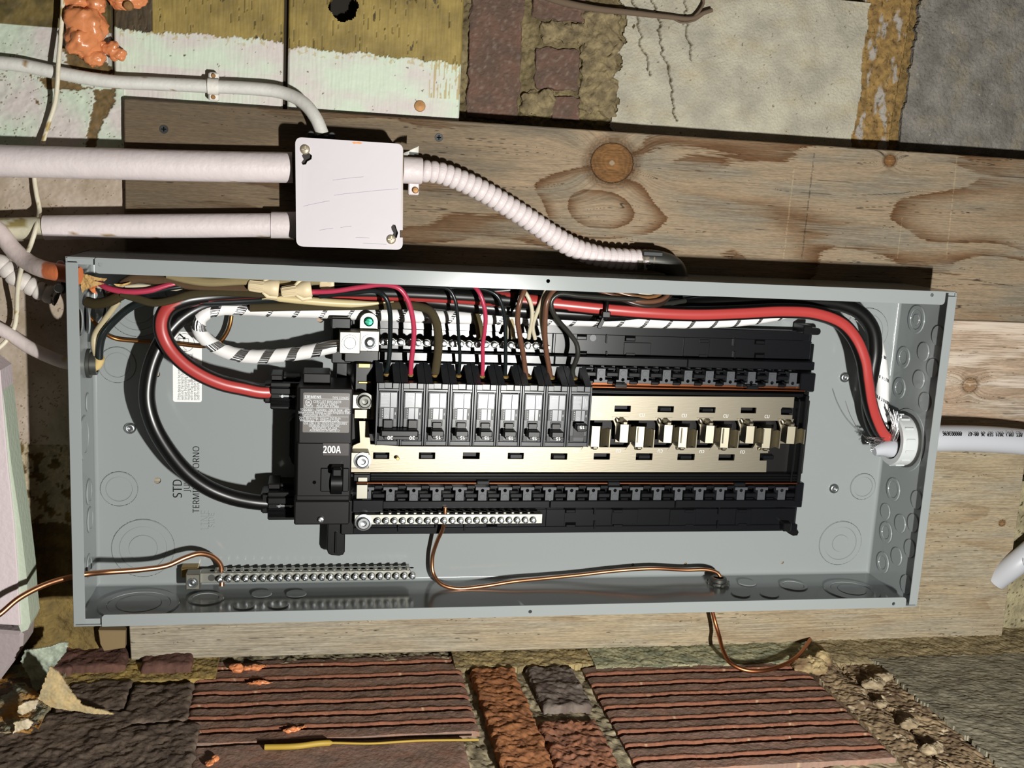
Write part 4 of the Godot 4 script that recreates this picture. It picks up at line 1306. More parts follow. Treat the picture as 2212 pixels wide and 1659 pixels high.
	# corner ears
	mb = MB.new()
	mb.box(318.8, 120.4, 329.7, 130.7, 6, 32, 1.0)
	mb.prism(rrect(327.3, 118.9, 344.4, 127.0, 4, 4, 4, 4), 14, 24, 0.8)
	put(mb, "ear", M.black, t)
	mb = MB.new()
	mb.box(319.3, -115.1, 329.8, -104.7, 6, 32, 1.0)
	mb.prism(PackedVector2Array([Vector2(324.2, -115.4), Vector2(334.2, -109.7), Vector2(343.2, -115.5), Vector2(346.1, -120.2), Vector2(344.8, -124.2), Vector2(339.5, -124.8), Vector2(334.4, -122.4)]), 6, 20, 0.8)
	put(mb, "ear", M.black, t)
	# copper strips on edge, bright on the rim
	for r in [[-184.6, 54.7, 326.3, 59.2], [-181.7, -57.5, 328.2, -53.6]]:
		mb = MB.new()
		var top: bool = r[1] > 0
		mb.box(r[0], r[1], r[2], r[3], 18, 30, 0.2)
		mb.box(r[0], r[1] if top else r[3] - 1.6, r[2], r[1] + 1.6 if top else r[3], 28, 38, 0.3)
		put(mb, "copper_strip", M.copperbar, t)
	for q in [Vector3(104.8, 57.2, 38.0), Vector3(260.1, 58.0, 38.0), Vector3(-44.1, -54.0, 38.0), Vector3(105.0, -54.9, 38.0), Vector3(255.5, -55.9, 38.0)]:
		mb = MB.new()
		mb.box(q.x - 7, q.y - 1.5, q.x + 7, q.y + 3.0, 30, 41, 0.6)
		put(mb, "strip_clip", M.tray, t)
	# ribbed black bearers beside the bus bars
	for r in [[-169.6, 48.2, 325.1, 51.4], [-167.0, -53.0, 329.6, -43.3]]:
		mb = MB.new()
		mb.box(r[0], r[1], r[2], r[3], 14, 32, 0.8)
		var k0 := 3
		for k in k0:
			var y: float = lerpf(r[1], r[3], (k + 0.5) / k0)
			mb.box(r[0], y - 1.1, r[2], y + 1.1, 30, 36, 0.9)
		put(mb, "bearer", M.black, t)
	mb = MB.new()
	mb.box(-192.6, -46.3, 339.8, 42.2, 12, 26, 1)
	put(mb, "bus_support", M.black_satin, t)
	for r in [[327.5, -54.2, 332.1, 50.0], [319.1, -53.0, 321.4, 46.4]]:
		mb = MB.new()
		mb.box(r[0], r[1], r[2], r[3], 14, 38, 0.8)
		put(mb, "end_rib", M.black, t)
	# bus bars
	var upper := PackedVector2Array([Vector2(-176.6, 43.2), Vector2(312.2, 48.5), Vector2(312.4, 36.1), Vector2(298.7, 36.4), Vector2(297.2, 34.2), Vector2(297.9, 27.7), Vector2(312.2, 27.4), Vector2(312.2, 22.5), Vector2(300.3, 20.7), Vector2(-175.8, 16.2)])
	for r in [[99.4, 28.4, 118.2, 35.5], [149.4, 28.6, 168.5, 35.7], [198.6, 28.8, 218.0, 35.4], [248.5, 28.9, 267.2, 35.6]]:
		upper = cut(upper, rrect(r[0], r[1], r[2], r[3], 0.6, 0.6, 0.6, 0.6))
	mb = MB.new()
	mb.prism(upper, 36.5, 40, 0.0)
	put(mb, "bus_bar", M.alu, t)
	var lower := PackedVector2Array([Vector2(-189.7, -13.2), Vector2(286.6, -11.7), Vector2(286.7, -17.7), Vector2(277.0, -17.8), Vector2(277.3, -26.6), Vector2(285.9, -26.5), Vector2(286.8, -40.3), Vector2(-188.9, -41.7)])
	for r in [[-165.0, -27.2, -147.5, -19.7], [-115.9, -27.0, -98.1, -19.3], [-68.1, -26.7, -49.3, -19.0], [-18.3, -26.4, -0.3, -19.2], [30.1, -26.7, 49.0, -19.4], [79.3, -26.4, 98.1, -19.1], [128.3, -26.7, 147.9, -18.8], [177.5, -26.4, 198.0, -19.0], [226.9, -26.7, 246.2, -19.2]]:
		lower = cut(lower, rrect(r[0], r[1], r[2], r[3], 0.6, 0.6, 0.6, 0.6))
	mb = MB.new()
	mb.prism(lower, 36.5, 40, 0.0)
	put(mb, "bus_bar", M.alu, t)
	for q in [Vector3(-155.6, -25.8, 34.0), Vector3(-106.6, -25.5, 34.0), Vector3(-7.6, -24.9, 34.0), Vector3(41.3, -25.1, 34.0), Vector3(140.4, -24.5, 34.0), Vector3(190.1, -24.8, 34.0), Vector3(161.1, 30.9, 34.0), Vector3(211.3, 30.6, 34.0), Vector3(307.8, 30.9, 34.0), Vector3(290.7, -24.2, 34.0)]:
		mb = MB.new()
		mb.box(q.x - 7, q.y - 2.6, q.x + 7, q.y + 2.4, 24, 34, 0.8)
		put(mb, "locating_peg", M.tray, t)
	# tongues that reach from the bars under the stabs
	for u in [1331.0, 1424, 1514, 1602, 1693]:
		var m2 := MB.new()
		m2.prism(PackedVector2Array([Vector2(xs(u) - 4, 23), Vector2(xs(u) + 16, 23), Vector2(xs(u) + 13, 14), Vector2(xs(u) + 12, -6), Vector2(xs(u) + 2, -6), Vector2(xs(u) + 1, 12)]), 37, 41, 0.6)
		put(m2, "tongue", M.alu, t)
	for u in [1274.5, 1367.5, 1459, 1550, 1642]:
		var m2 := MB.new()
		m2.prism(PackedVector2Array([Vector2(xs(u) - 6, -15), Vector2(xs(u) + 18, -15), Vector2(xs(u) + 12, -8), Vector2(xs(u) + 11, 4), Vector2(xs(u), 4), Vector2(xs(u) - 1, -8)]), 37, 41, 0.6)
		put(m2, "tongue", M.alu, t)
	# stamped CU marks
	for q in [Vector3(82.6, 24.8, 40.0), Vector3(131.9, 24.9, 40.0), Vector3(181.4, 25.1, 40.0), Vector3(231.1, 25.2, 40.0), Vector3(281.1, 25.3, 40.0)]:
		text("CU", 3.6, q, M.white, t, "stamped_mark", 0.0, "Droid Sans", 400, 0.1)
	for q in [Vector3(107.5, -16.2, 40.0), Vector3(156.4, -15.9, 40.0), Vector3(206.0, -16.1, 40.0), Vector3(255.3, -16.3, 40.0), Vector3(58.4, -16.0, 40.0), Vector3(9.5, -16.4, 40.0)]:
		text("CU", 3.4, q, M.white, t, "stamped_mark", PI, "Droid Sans", 400, 0.1)
	# folded stabs, from the lower bar and from the upper one in turn
	var fold := func(w: float, h: float, flip: bool) -> ArrayMesh:
		var m := MB.new()
		var pts := [Vector2(0, 40), Vector2(0.6, 56), Vector2(9.5, 57), Vector2(10.5, 59.5), Vector2(12.0, 57.0), Vector2(19.5, 51), Vector2(20.4, 58), Vector2(21.4, 58), Vector2(20.6, 49)]
		for k in pts.size() - 1:
			var p: Vector2 = pts[k]; var q: Vector2 = pts[k + 1]
			var d := (q - p).normalized()
			var nn := Vector3(-d.y, 0, d.x)
			if nn.z < -0.2: nn = -nn
			var cutin := 3.0 if k >= 4 else 0.0
			var y1 := h - cutin
			m.quad(Vector3(p.x, 0, p.y), Vector3(q.x, 0, q.y), Vector3(q.x, y1, q.y), Vector3(p.x, y1, p.y), nn)
			m.quad(Vector3(p.x, 0, p.y - 1.4), Vector3(q.x, 0, q.y - 1.4), Vector3(q.x, y1, q.y - 1.4), Vector3(p.x, y1, p.y - 1.4), -nn)
			for y in [0.0, y1]:
				m.quad(Vector3(p.x, y, p.y), Vector3(q.x, y, q.y), Vector3(q.x, y, q.y - 1.4), Vector3(p.x, y, p.y - 1.4), Vector3(0, 1 if y > 0 else -1, 0))
		m.box(2, -3.5 if not flip else h - 1.0, 9, 1.0 if not flip else h + 4.5, 38, 57, 1.6)
		return m.mesh(Vector3(0, 0, 0), M.stab)
	var low_stab: ArrayMesh = fold.call(21.0, 23.0, false)
	var up_stab: ArrayMesh = fold.call(21.0, 20.0, true)
	for u in [1274.5, 1367.5, 1459, 1550, 1642]:
		var q0 := -7.6
		inst(low_stab, "stab", t, Vector3(xs(u), q0, 0))
	for u in [1331.0, 1424, 1514, 1602, 1693]:
		var q0 := -2.4
		inst(up_stab, "stab", t, Vector3(xs(u) + 1.5, q0, 0))
	# pressed ribs at the roots of the stabs
	var rib := MB.new()
	rib.tube(PackedVector3Array([Vector3(-1.6, 3.4, 0), Vector3(-0.8, 1.7, 0.9), Vector3(0, 0, 1.2), Vector3(0.8, -1.7, 0.9), Vector3(1.6, -3.4, 0)]), 2.6, 10, func(tt): return sqrt(maxf(0.02, 1.0 - pow(absf(tt * 2.0 - 1.0), 3.0))))
	var ribm := rib.mesh(Vector3(), M.stab)
	for q in [Vector3(103.0, 18.9, 41.0), Vector3(152.1, 19.0, 41.0), Vector3(200.8, 19.1, 41.0), Vector3(250.2, 19.7, 41.0), Vector3(300.0, 19.3, 41.0)]:
		inst(ribm, "pressed_rib", t, q)
	for q in [Vector3(77.4, -10.4, 41.0), Vector3(127.9, -11.0, 41.0), Vector3(176.4, -10.6, 41.0), Vector3(227.4, -10.2, 41.0), Vector3(274.7, -10.4, 41.0)]:
		inst(ribm, "pressed_rib", t, q, Basis(zz, PI * -0.31))
	# link plates and bolts beside the main breaker
	for q in [[-190.9, 31.6, -170.0, 46.9, 52.0, 60.0], [-189.8, -32.2, -170.1, -14.7, 52.0, 60.0]]:
		mb = MB.new()
		mb.box(q[0], q[1], q[2], q[3], q[4] - 16, q[5], 0.8)
		put(mb, "link_plate", M.lug, t)
	mb = MB.new()
	mb.box(-186.7, 18.5, -169.5, 28.8, 40, 48, 0.8)
	mb.prism(PackedVector2Array([Vector2(-180.8, 15.0), Vector2(-171.6, 15.1), Vector2(-168.4, -10.0), Vector2(-138.9, -11.8), Vector2(-138.8, -15.9), Vector2(-187.8, -16.3), Vector2(-186.0, -11.2), Vector2(-179.2, -8.1)]), 40, 44, 0.5)
	put(mb, "link_plate", M.stab, t)
	var bm := bolt_head(6.6, 5.0).mesh(Vector3(), M.dark_zinc)
	inst(bm, "bolt", t, Vector3(-176.5, 40.3, 60.0))
	inst(bolt_head(6.6, 5.0).mesh(Vector3(), M.zinc), "bolt", t, Vector3(-177.1, -23.7, 60.0))
	mb = MB.new()
	mb.cyl(Vector3(-139.2, -24.6, 40.0), zz, 1.9, 8, 0.4, 12)
	put(mb, "stud", M.brass, t)
	# post assembly left of the top neutral bar, and brass rail stubs
	mb = MB.new()
	mb.box(-186.4, 45.2, -167.6, 77.4, 14, 44, 1.0)
	put(mb, "insulator", M.black, t)
	mb = MB.new()
	mb.box(-183.6, 72.7, -170.9, 77.3, 40, 46, 0.5)
	mb.box(-183.0, 55.9, -169.5, 58.1, 40, 46, 0.5)
	put(mb, "brass_stub", M.brass, t)
	mb = MB.new()
	mb.box(-185.2, -50.3, -167.4, -42.1, 14, 46, 0.8)
	put(mb, "insulator", M.black, t)
	mb = MB.new()
	mb.box(-181.9, -70.4, -169.7, -54.4, 36, 44, 0.6)
	mb.box(-180.8, -50.2, -170.4, -45.1, 42, 48, 0.5)
	put(mb, "brass_stub", M.lug, t)
	mb = MB.new()
	mb.box(-185.1, -87.9, -151.9, -73.2, 14, 38, 1.0)
	put(mb, "insulator", M.tray, t)
	mb = MB.new()
	mb.box(-210.9, 73.3, -189.5, 120.2, 6, 26, 1.2)
	mb.box(-212.1, 111.8, -191.9, 123.8, 6, 40, 1.2)
	mb.box(-197.9, 76.6, -161.8, 89.6, 14, 36, 1.0)
	put(mb, "insulator", M.black, t)
	mb = MB.new()
	mb.prism(PackedVector2Array([Vector2(-211.0, -100.6), Vector2(-192.1, -100.7), Vector2(-191.8, -134.5), Vector2(-193.7, -138.2), Vector2(-197.7, -139.2), Vector2(-206.2, -138.5), Vector2(-209.7, -136.4), Vector2(-211.3, -132.1)]), 14, 30, 1.0)
	mb.box(-202.8, -135.4, -200.8, -111.2, 28, 33, 0.4)
	put(mb, "mounting_foot", M.black, t)
	mb = MB.new()
	mb.box(-196.8, -113.6, -182.9, -74.4, 8, 34, 1.0)
	put(mb, "insulator", M.black, t)

func xs(u: float) -> float:
	# along the row of stabs the photograph's columns map almost linearly to millimetres
	return 69.8 + (u - 1274.0) * (297.9 - 69.8) / 419.0

func terminal_bar(called: String, label: String, category: String, r: Array, zb: float, zf: float, xs0: float, pitch: float, count: int, screw_y: float, screw_r: float, skip: Array, m: Material, proud: float) -> Node3D:
	var t := thing(called, label, category, Vector3((r[0] + r[2]) * 0.5, r[1], zb))
	var mb := MB.new()
	mb.box(r[0], r[1], r[2], r[3], zb, zf, 0.5)
	for k in count - 1:
		var xl := xs0 + pitch * k
		mb.box(xl + 2.9, r[3] - 0.2, xl + pitch - 2.9, r[3] + 1.7, zb + 0.8, zf - 1.2, 0.4)
	put(mb, "bar", m, t)
	# wire holes along the upper side, with the pale lands between
	var hm := MB.new()
	hm.lathe(Vector3(), Vector3(0, 1, 0), [Vector2(2.5, 0.02), Vector2(2.3, 0.06), Vector2(0, 0.06)], 14)
	var hme := hm.mesh(Vector3(), M.hole)
	var sme := slot_screw(screw_r, 3.0)
	sme.cyl(Vector3(0, 0, -proud), Vector3(0, 0, 1), screw_r * 0.8, proud + 0.5, 0.1, 14)
	var scr := sme.mesh(Vector3(), M.zinc)
	var pit := MB.new()
	pit.lathe(Vector3(), Vector3(0, 0, 1), [Vector2(screw_r * 1.2, 0.02), Vector2(screw_r * 1.2, 0.08), Vector2(0, 0.08)], 16)
	var pme := pit.mesh(Vector3(), M.dark_zinc)
	var rng := RandomNumberGenerator.new()
	rng.seed = 7 + count
	for k in count:
		var x := xs0 + pitch * k
		inst(hme, "wire_hole", t, Vector3(x, r[3], (zb + zf) * 0.5))
		inst(pme, "screw_seat", t, Vector3(x, screw_y, zf))
		if k in skip:
			continue
		inst(scr, "screw", t, Vector3(x, screw_y, zf + proud), Basis(Vector3(0, 0, 1), rng.randf_range(0, PI)))
	return t

func bars() -> void:
	var zz := Vector3(0, 0, 1)
	var z := 44.0
	var t := terminal_bar("neutral_bar", "bright metal neutral bar with a row of screws above the breakers", "terminal bar", [-202.7, 96.9, 21.6, 100.9], 32, 44, -158.1, 9.07, 20, 100.5, 3.4, [], M.bar, 1.6)
	# lug blocks and the green bonding screw's strap
	var mb := MB.new()
	mb.box(-203.7, 88.7, -182.4, 111.7, 26, 56, 0.8)
	put(mb, "lug", M.lug, t)
	mb = MB.new()
	mb.box(-183.2, 90.7, -162.6, 112.5, 26, 50, 0.8)
	put(mb, "lug", M.lug, t)
	mb = MB.new()
	mb.lathe(Vector3(-193.1, 100.0, 56.0), zz, [Vector2(8.6, 0), Vector2(8.2, 0.7), Vector2(6.4, 0.7), Vector2(5.6, -0.2), Vector2(5.0, -0.4), Vector2(0, -1.6)], 28)
	put(mb, "set_screw", M.zinc, t)
	mb = MB.new()
	mb.lathe(Vector3(-172.4, 100.2, 50.0), zz, [Vector2(9.0, 0), Vector2(8.6, 0.5), Vector2(6.6, 0.6), Vector2(5.8, 0.1), Vector2(4.2, 1.6), Vector2(2.6, 2.2), Vector2(0, 2.2)], 28)
	put(mb, "set_screw", M.zinc, t)
	mb = MB.new()
	var gs := Vector3(-173.5, 120.7, 40.0)
	mb.prism(rrect(gs.x - 9.6, gs.y - 12, gs.x + 9.6, gs.y + 9.6, 9.5, 9.5, 0, 0), 36, 39, 0.6)
	put(mb, "bonding_strap", M.lug, t)
	mb = MB.new()
	mb.lathe(Vector3(gs.x, gs.y, 39), zz, [Vector2(5.2, 0), Vector2(5.0, 2.2), Vector2(3.4, 3.2), Vector2(0, 3.4)], 20)
	mb.box(gs.x - 4.2, gs.y - 0.6, gs.x + 4.2, gs.y + 0.6, 41.6, 42.8, 0.2)
	put(mb, "bonding_screw", M.green, t).set_meta("label", "green bonding screw")
	t = terminal_bar("neutral_bar", "bright metal neutral bar with a big nut at its left end, below the breakers", "terminal bar", [-183.0, -99.2, 24.1, -87.9], 32, 44, -158.5, 9.03, 20, -94.3, 3.2, [], M.bar, 4.0)
	inst(bolt_head(6.8, 5.5).mesh(Vector3(), M.zinc), "nut", t, Vector3(-173.4, -96.3, 44.0))
	t = terminal_bar("ground_bar", "long ground bar with a square lug at its left end, low on the panel's back", "terminal bar", [-344.8, -169.3, -118.8, -158.0], 12, 26, -332.8, 9.0, 25, -163.5, 3.2, [0], M.bar, 5.0)
	mb = MB.new()
	mb.box(-358.6, -173.7, -343.9, -156.3, 18, 34, 0.8)
	put(mb, "lug", M.lug, t)
	mb = MB.new()
	mb.lathe(Vector3(-351.5, -165.8, 34.0), zz, [Vector2(5.8, 0.0), Vector2(5.4, 0.6), Vector2(4.2, 0.6), Vector2(3.6, 0.0), Vector2(2.2, 1.0), Vector2(0, 1.4)], 22)
	put(mb, "set_screw", M.zinc, t)
	mb = MB.new()
	var lt := Vector3(-351.5, -156.4, 34.0)
	mb.lathe(Vector3(lt.x, lt.y, 26), Vector3(0, 1, 0), [Vector2(5.4, 0.02), Vector2(5.0, 0.08), Vector2(0, 0.08)], 20)
	put(mb, "wire_hole", M.hole, t)
	mb = MB.new()
	mb.box(-365.5, -167.0, -347.7, -155.6, 2, 16, 0.6)
	put(mb, "strap", M.brass, t)

# ---------------------------------------------------------------- breakers

func main_breaker() -> void:
	var t := thing("main_breaker", "large black 200A main breaker with two ribbed lug covers at the left", "circuit breaker", Vector3(-216.3, -104.2, 30.0))
	var zz := Vector3(0, 0, 1)
	var r := [-245.1, -85.8, -189.3, 57.5]
	var mb := MB.new()
	mb.box(r[0], r[1], r[2], r[3], 20, 82, 2.0)
	mb.box(r[0] + 2, -10.3, r[2] - 0.5, 57.8, 60, 84, 1.2)
	mb.box(r[0] + 1, -55.3, r[2] - 0.5, 1.3, 60, 85, 1.2)
	mb.box(r[0] - 1, -85.3, r[2] - 0.5, -59.6, 50, 86, 1.5)
	mb.box(r[0] - 2, r[1] + 1, r[2] - 2, r[3] - 1, 20, 60, 2.0)
	put(mb, "body", M.black_satin, t)
	mb = MB.new()
	mb.prism(PackedVector2Array([Vector2(-245.1, 20.4), Vector2(-250.8, 16.8), Vector2(-253.5, 13.3), Vector2(-253.5, -23.0), Vector2(-251.0, -29.5), Vector2(-244.2, -36.5)]), 20, 45, 1.0)
	put(mb, "side_boss", M.black, t)
	mb = MB.new()
	mb.box(-239.6, 52.8, -211.8, 68.6, 26, 62, 1.0)
	put(mb, "top_step", M.black_satin, t)
	# rating label
	mb = MB.new()
	var lr := [-239.1, 11.8, -192.7, 52.8]
	mb.prism(rrect(lr[0], lr[1], lr[2], lr[3], 1.2, 1.2, 1.2, 1.2), 84, 84.3, 0.0)
	var lab := put(mb, "rating_label", M.label, t)
	lab.set_meta("label", "grey printed rating label")
	var rows := [["SIEMENS", 676, 857, 5.2, 700], ["TYPE EQ9685", 736, 859, 3.0, 400], ["CIRCUIT BREAKER", 707, 867.5, 3.4, 400], ["2 POLE UNIT", 707, 873, 3.4, 400], ["ISSUE NO. EY-998", 708, 878, 3.2, 400], ["120/240V~   50/60Hz   HACR Type   40\u00b0C", 704, 885, 2.8, 400],
		["Interrupting Rating 22,000 Amperes RMS", 702, 891, 2.5, 400], ["Symmetrical 120/240V ~", 687, 896, 2.7, 400], ["75\u00b0C Wire Only, Torque 250 lb-in", 692, 903, 2.7, 400], ["Wire Range  1 - 300kcmil CU/AL", 692, 908, 2.7, 400],
		["USE ONLY IN LISTED ENCLOSURES", 704, 914.5, 3.0, 400], ["SIEMENS INDUSTRY, INC.", 703, 920, 3.0, 400], ["NORCROSS, GA USA", 703, 925, 3.0, 400], ["ASSEMBLED IN MEXICO", 703, 930, 3.0, 400], ["UL", 667, 869, 4.0, 700], ["LISTED", 667, 877, 2.0, 400]]
	for q in rows:
		var p := lab_at(q[1], q[2])
		text(q[0], q[3] * (0.5 if q[4] > 400 else 0.44), p, M.print, lab, "lettering", 0.0, "Droid Sans", q[4], 0.04, 1.1 if q[3] > 3.2 else 0.88)
	mb = MB.new()
	for y in [861.5, 880.5, 887.5, 899.5, 910.5]:
		var p := lab_at(704, y)
		mb.box(lr[0] + 1, p.y - 0.14, lr[2] - 1, p.y + 0.14, 84.3, 84.36, 0)
	var ul := lab_at(667, 869)
	mb.lathe(Vector3(ul.x, ul.y, 84.3), zz, [Vector2(3.2, 0), Vector2(3.2, 0.06), Vector2(2.7, 0.06), Vector2(2.7, 0)], 28)
	put(mb, "rule", M.print, lab)
	# rating window, handle and its well
	mb = MB.new()
	mb.box(-218.9, -12.2, -192.1, 1.2, 84, 85.4, 0.3)
	var win := put(mb, "rating_plate", flatmat(38, 30, 28, 0.4), t)
	text("200A", 7.6, Vector3(-209.5, -5.7, 85.4), M.white, win, "lettering", 0.0, "Droid Sans", 700, 0.15, 0.74)
	mb = MB.new()
	mb.box(-220.2, -49.8, -191.6, -24.8, 80, 86.4, 0.8)
	put(mb, "handle_well", M.black, t)
	var hb := [-210.6, -49.2, -197.3, -20.8]
	mb = MB.new()
	mb.box(hb[0], hb[1], hb[2], hb[3], 86.2, 86.6, 0)
	put(mb, "handle_slot", M.hole, t)
	mb = MB.new()
	var hc := Vector3(-204.1, -38.9, 86.0)
	mb.xf = Transform3D(Basis(), Vector3())
	mb.lathe(Vector3(hc.x - 5.6, hc.y - 2, 80), Vector3(1, 0, 0), [Vector2(0, 0), Vector2(13, 0), Vector2(13, 11.2), Vector2(0, 11.2)], 40)
	mb.box(hc.x - 4.8, hc.y + 9, hc.x + 4.8, hc.y + 17, 84, 101, 1.2)
	mb.box(hc.x - 6.0, hc.y + 13, hc.x + 5.0, hc.y + 18, 84, 94, 1.0)
	put(mb, "handle", M.black, t)
	mb = MB.new()
	mb.lathe(Vector3(-226.4, -40.2, 85.0), zz, [Vector2(1.9, 0), Vector2(1.9, 0.12), Vector2(0, 0.12)], 16)
	put(mb, "test_hole", M.hole, t)
	inst(slot_screw(3.4, 3.0).mesh(Vector3(), M.zinc), "screw", t, Vector3(-219.1, -79.3, 86.0))
	# lug covers with their ribs and the bright slot between
	for k in 2:
		var q := [-272.4, 28.6, -242.3, 57.6] if k == 0 else [-273.8, -90.2, -243.1, -58.4]
		mb = MB.new()
		mb.box(q[0], q[1], q[2], q[3], 20, 54, 1.2)
		var hgt: float = q[3] - q[1]
		mb.box(q[0], q[1] + hgt * 0.56, q[2], q[3] - hgt * 0.2, 40, 57, 1.0)
		mb.box(q[0], q[3] - hgt * 0.16, q[2], q[3], 40, 58, 0.8)
		for s in 7:
			var y: float = q[1] + hgt * 0.12 + s * hgt * 0.044
			mb.box(q[0] + 0.5, y, q[2] - 0.5, y + hgt * 0.026, 50, 57.4, 0.3)
		mb.box(q[0] - 7, q[1] + hgt * 0.2, q[0] + 2, q[3] - hgt * 0.1, 22, 52, 2.0)
		put(mb, "lug_cover", M.black, t)
		mb = MB.new()
		mb.box(q[0], q[3], q[0] + (q[2] - q[0]) * 0.4, q[3] + 6, 14, 48, 1.0)
		mb.box(q[0] + 12, q[3], q[2], q[3] + 4, 14, 40, 1.0)
		put(mb, "cover_top", M.black_satin, t)
		mb = MB.new()
		mb.box(q[0] + 9, q[1] + hgt * 0.46, q[2] - 4, q[1] + hgt * 0.53, 50, 54.6, 0.4)
		mb.cyl(Vector3(q[0] + 12, q[1] + hgt * 0.49, 54), zz, 1.8, 1.6, 0.3, 14)
		mb.cyl(Vector3(q[2] - 7, q[1] + hgt * 0.49, 54), zz, 1.8, 1.6, 0.3, 14)
		put(mb, "lug", M.zinc, t)

func lab_at(u: float, v: float) -> Vector3:
	# the rating label, from its printed layout to millimetres
	var a := Vector3(-239.1, 52.8, 84.3)
	var b := Vector3(-193.2, 53.1, 84.3)
	var c := Vector3(-239.3, 11.3, 84.3)
	return a + (b - a) * ((u - 655.0) / 100.0) + (c - a) * ((v - 848.0) / 87.0)

# One breaker pole at the origin: x 0..25.4, y from the foot (0) to the head (66); face at z 77.
func pole_body(wide: float) -> MB:
	var mb := MB.new()
	var w := wide - 0.3
	mb.box(0, 0, w, 66, 30, 74, 0.6)
	# frame round the window
	mb.box(0, 0, 2.2, 66, 60, 77, 0.6)
	mb.box(w - 2.2, 0, w, 66, 60, 77, 0.6)
	mb.box(0, 0, w, 5, 60, 76, 0.6)
	mb.box(2, 60, 8.6, 66, 60, 77, 0.5)
	mb.box(w - 8.6, 60, w - 2, 66, 60, 77, 0.5)
	mb.box(2, 57.5, w - 2, 60, 60, 77, 0.4)
	# head that slopes down to the terminal
	for x in [0.0, w - 7.4]:
		var p := PackedVector2Array([Vector2(64, 30), Vector2(82, 30), Vector2(82, 42), Vector2(66, 74), Vector2(64, 74)])
		mb.xf = Transform3D(Basis(Vector3(0, 1, 0), Vector3(0, 0, 1), Vector3(1, 0, 0)), Vector3())
		mb.prism(p, x, x + 7.4, 0.4)
		mb.xf = Transform3D()
	mb.box(4, 64, w - 4, 82, 30, 44, 0.5)
	return mb

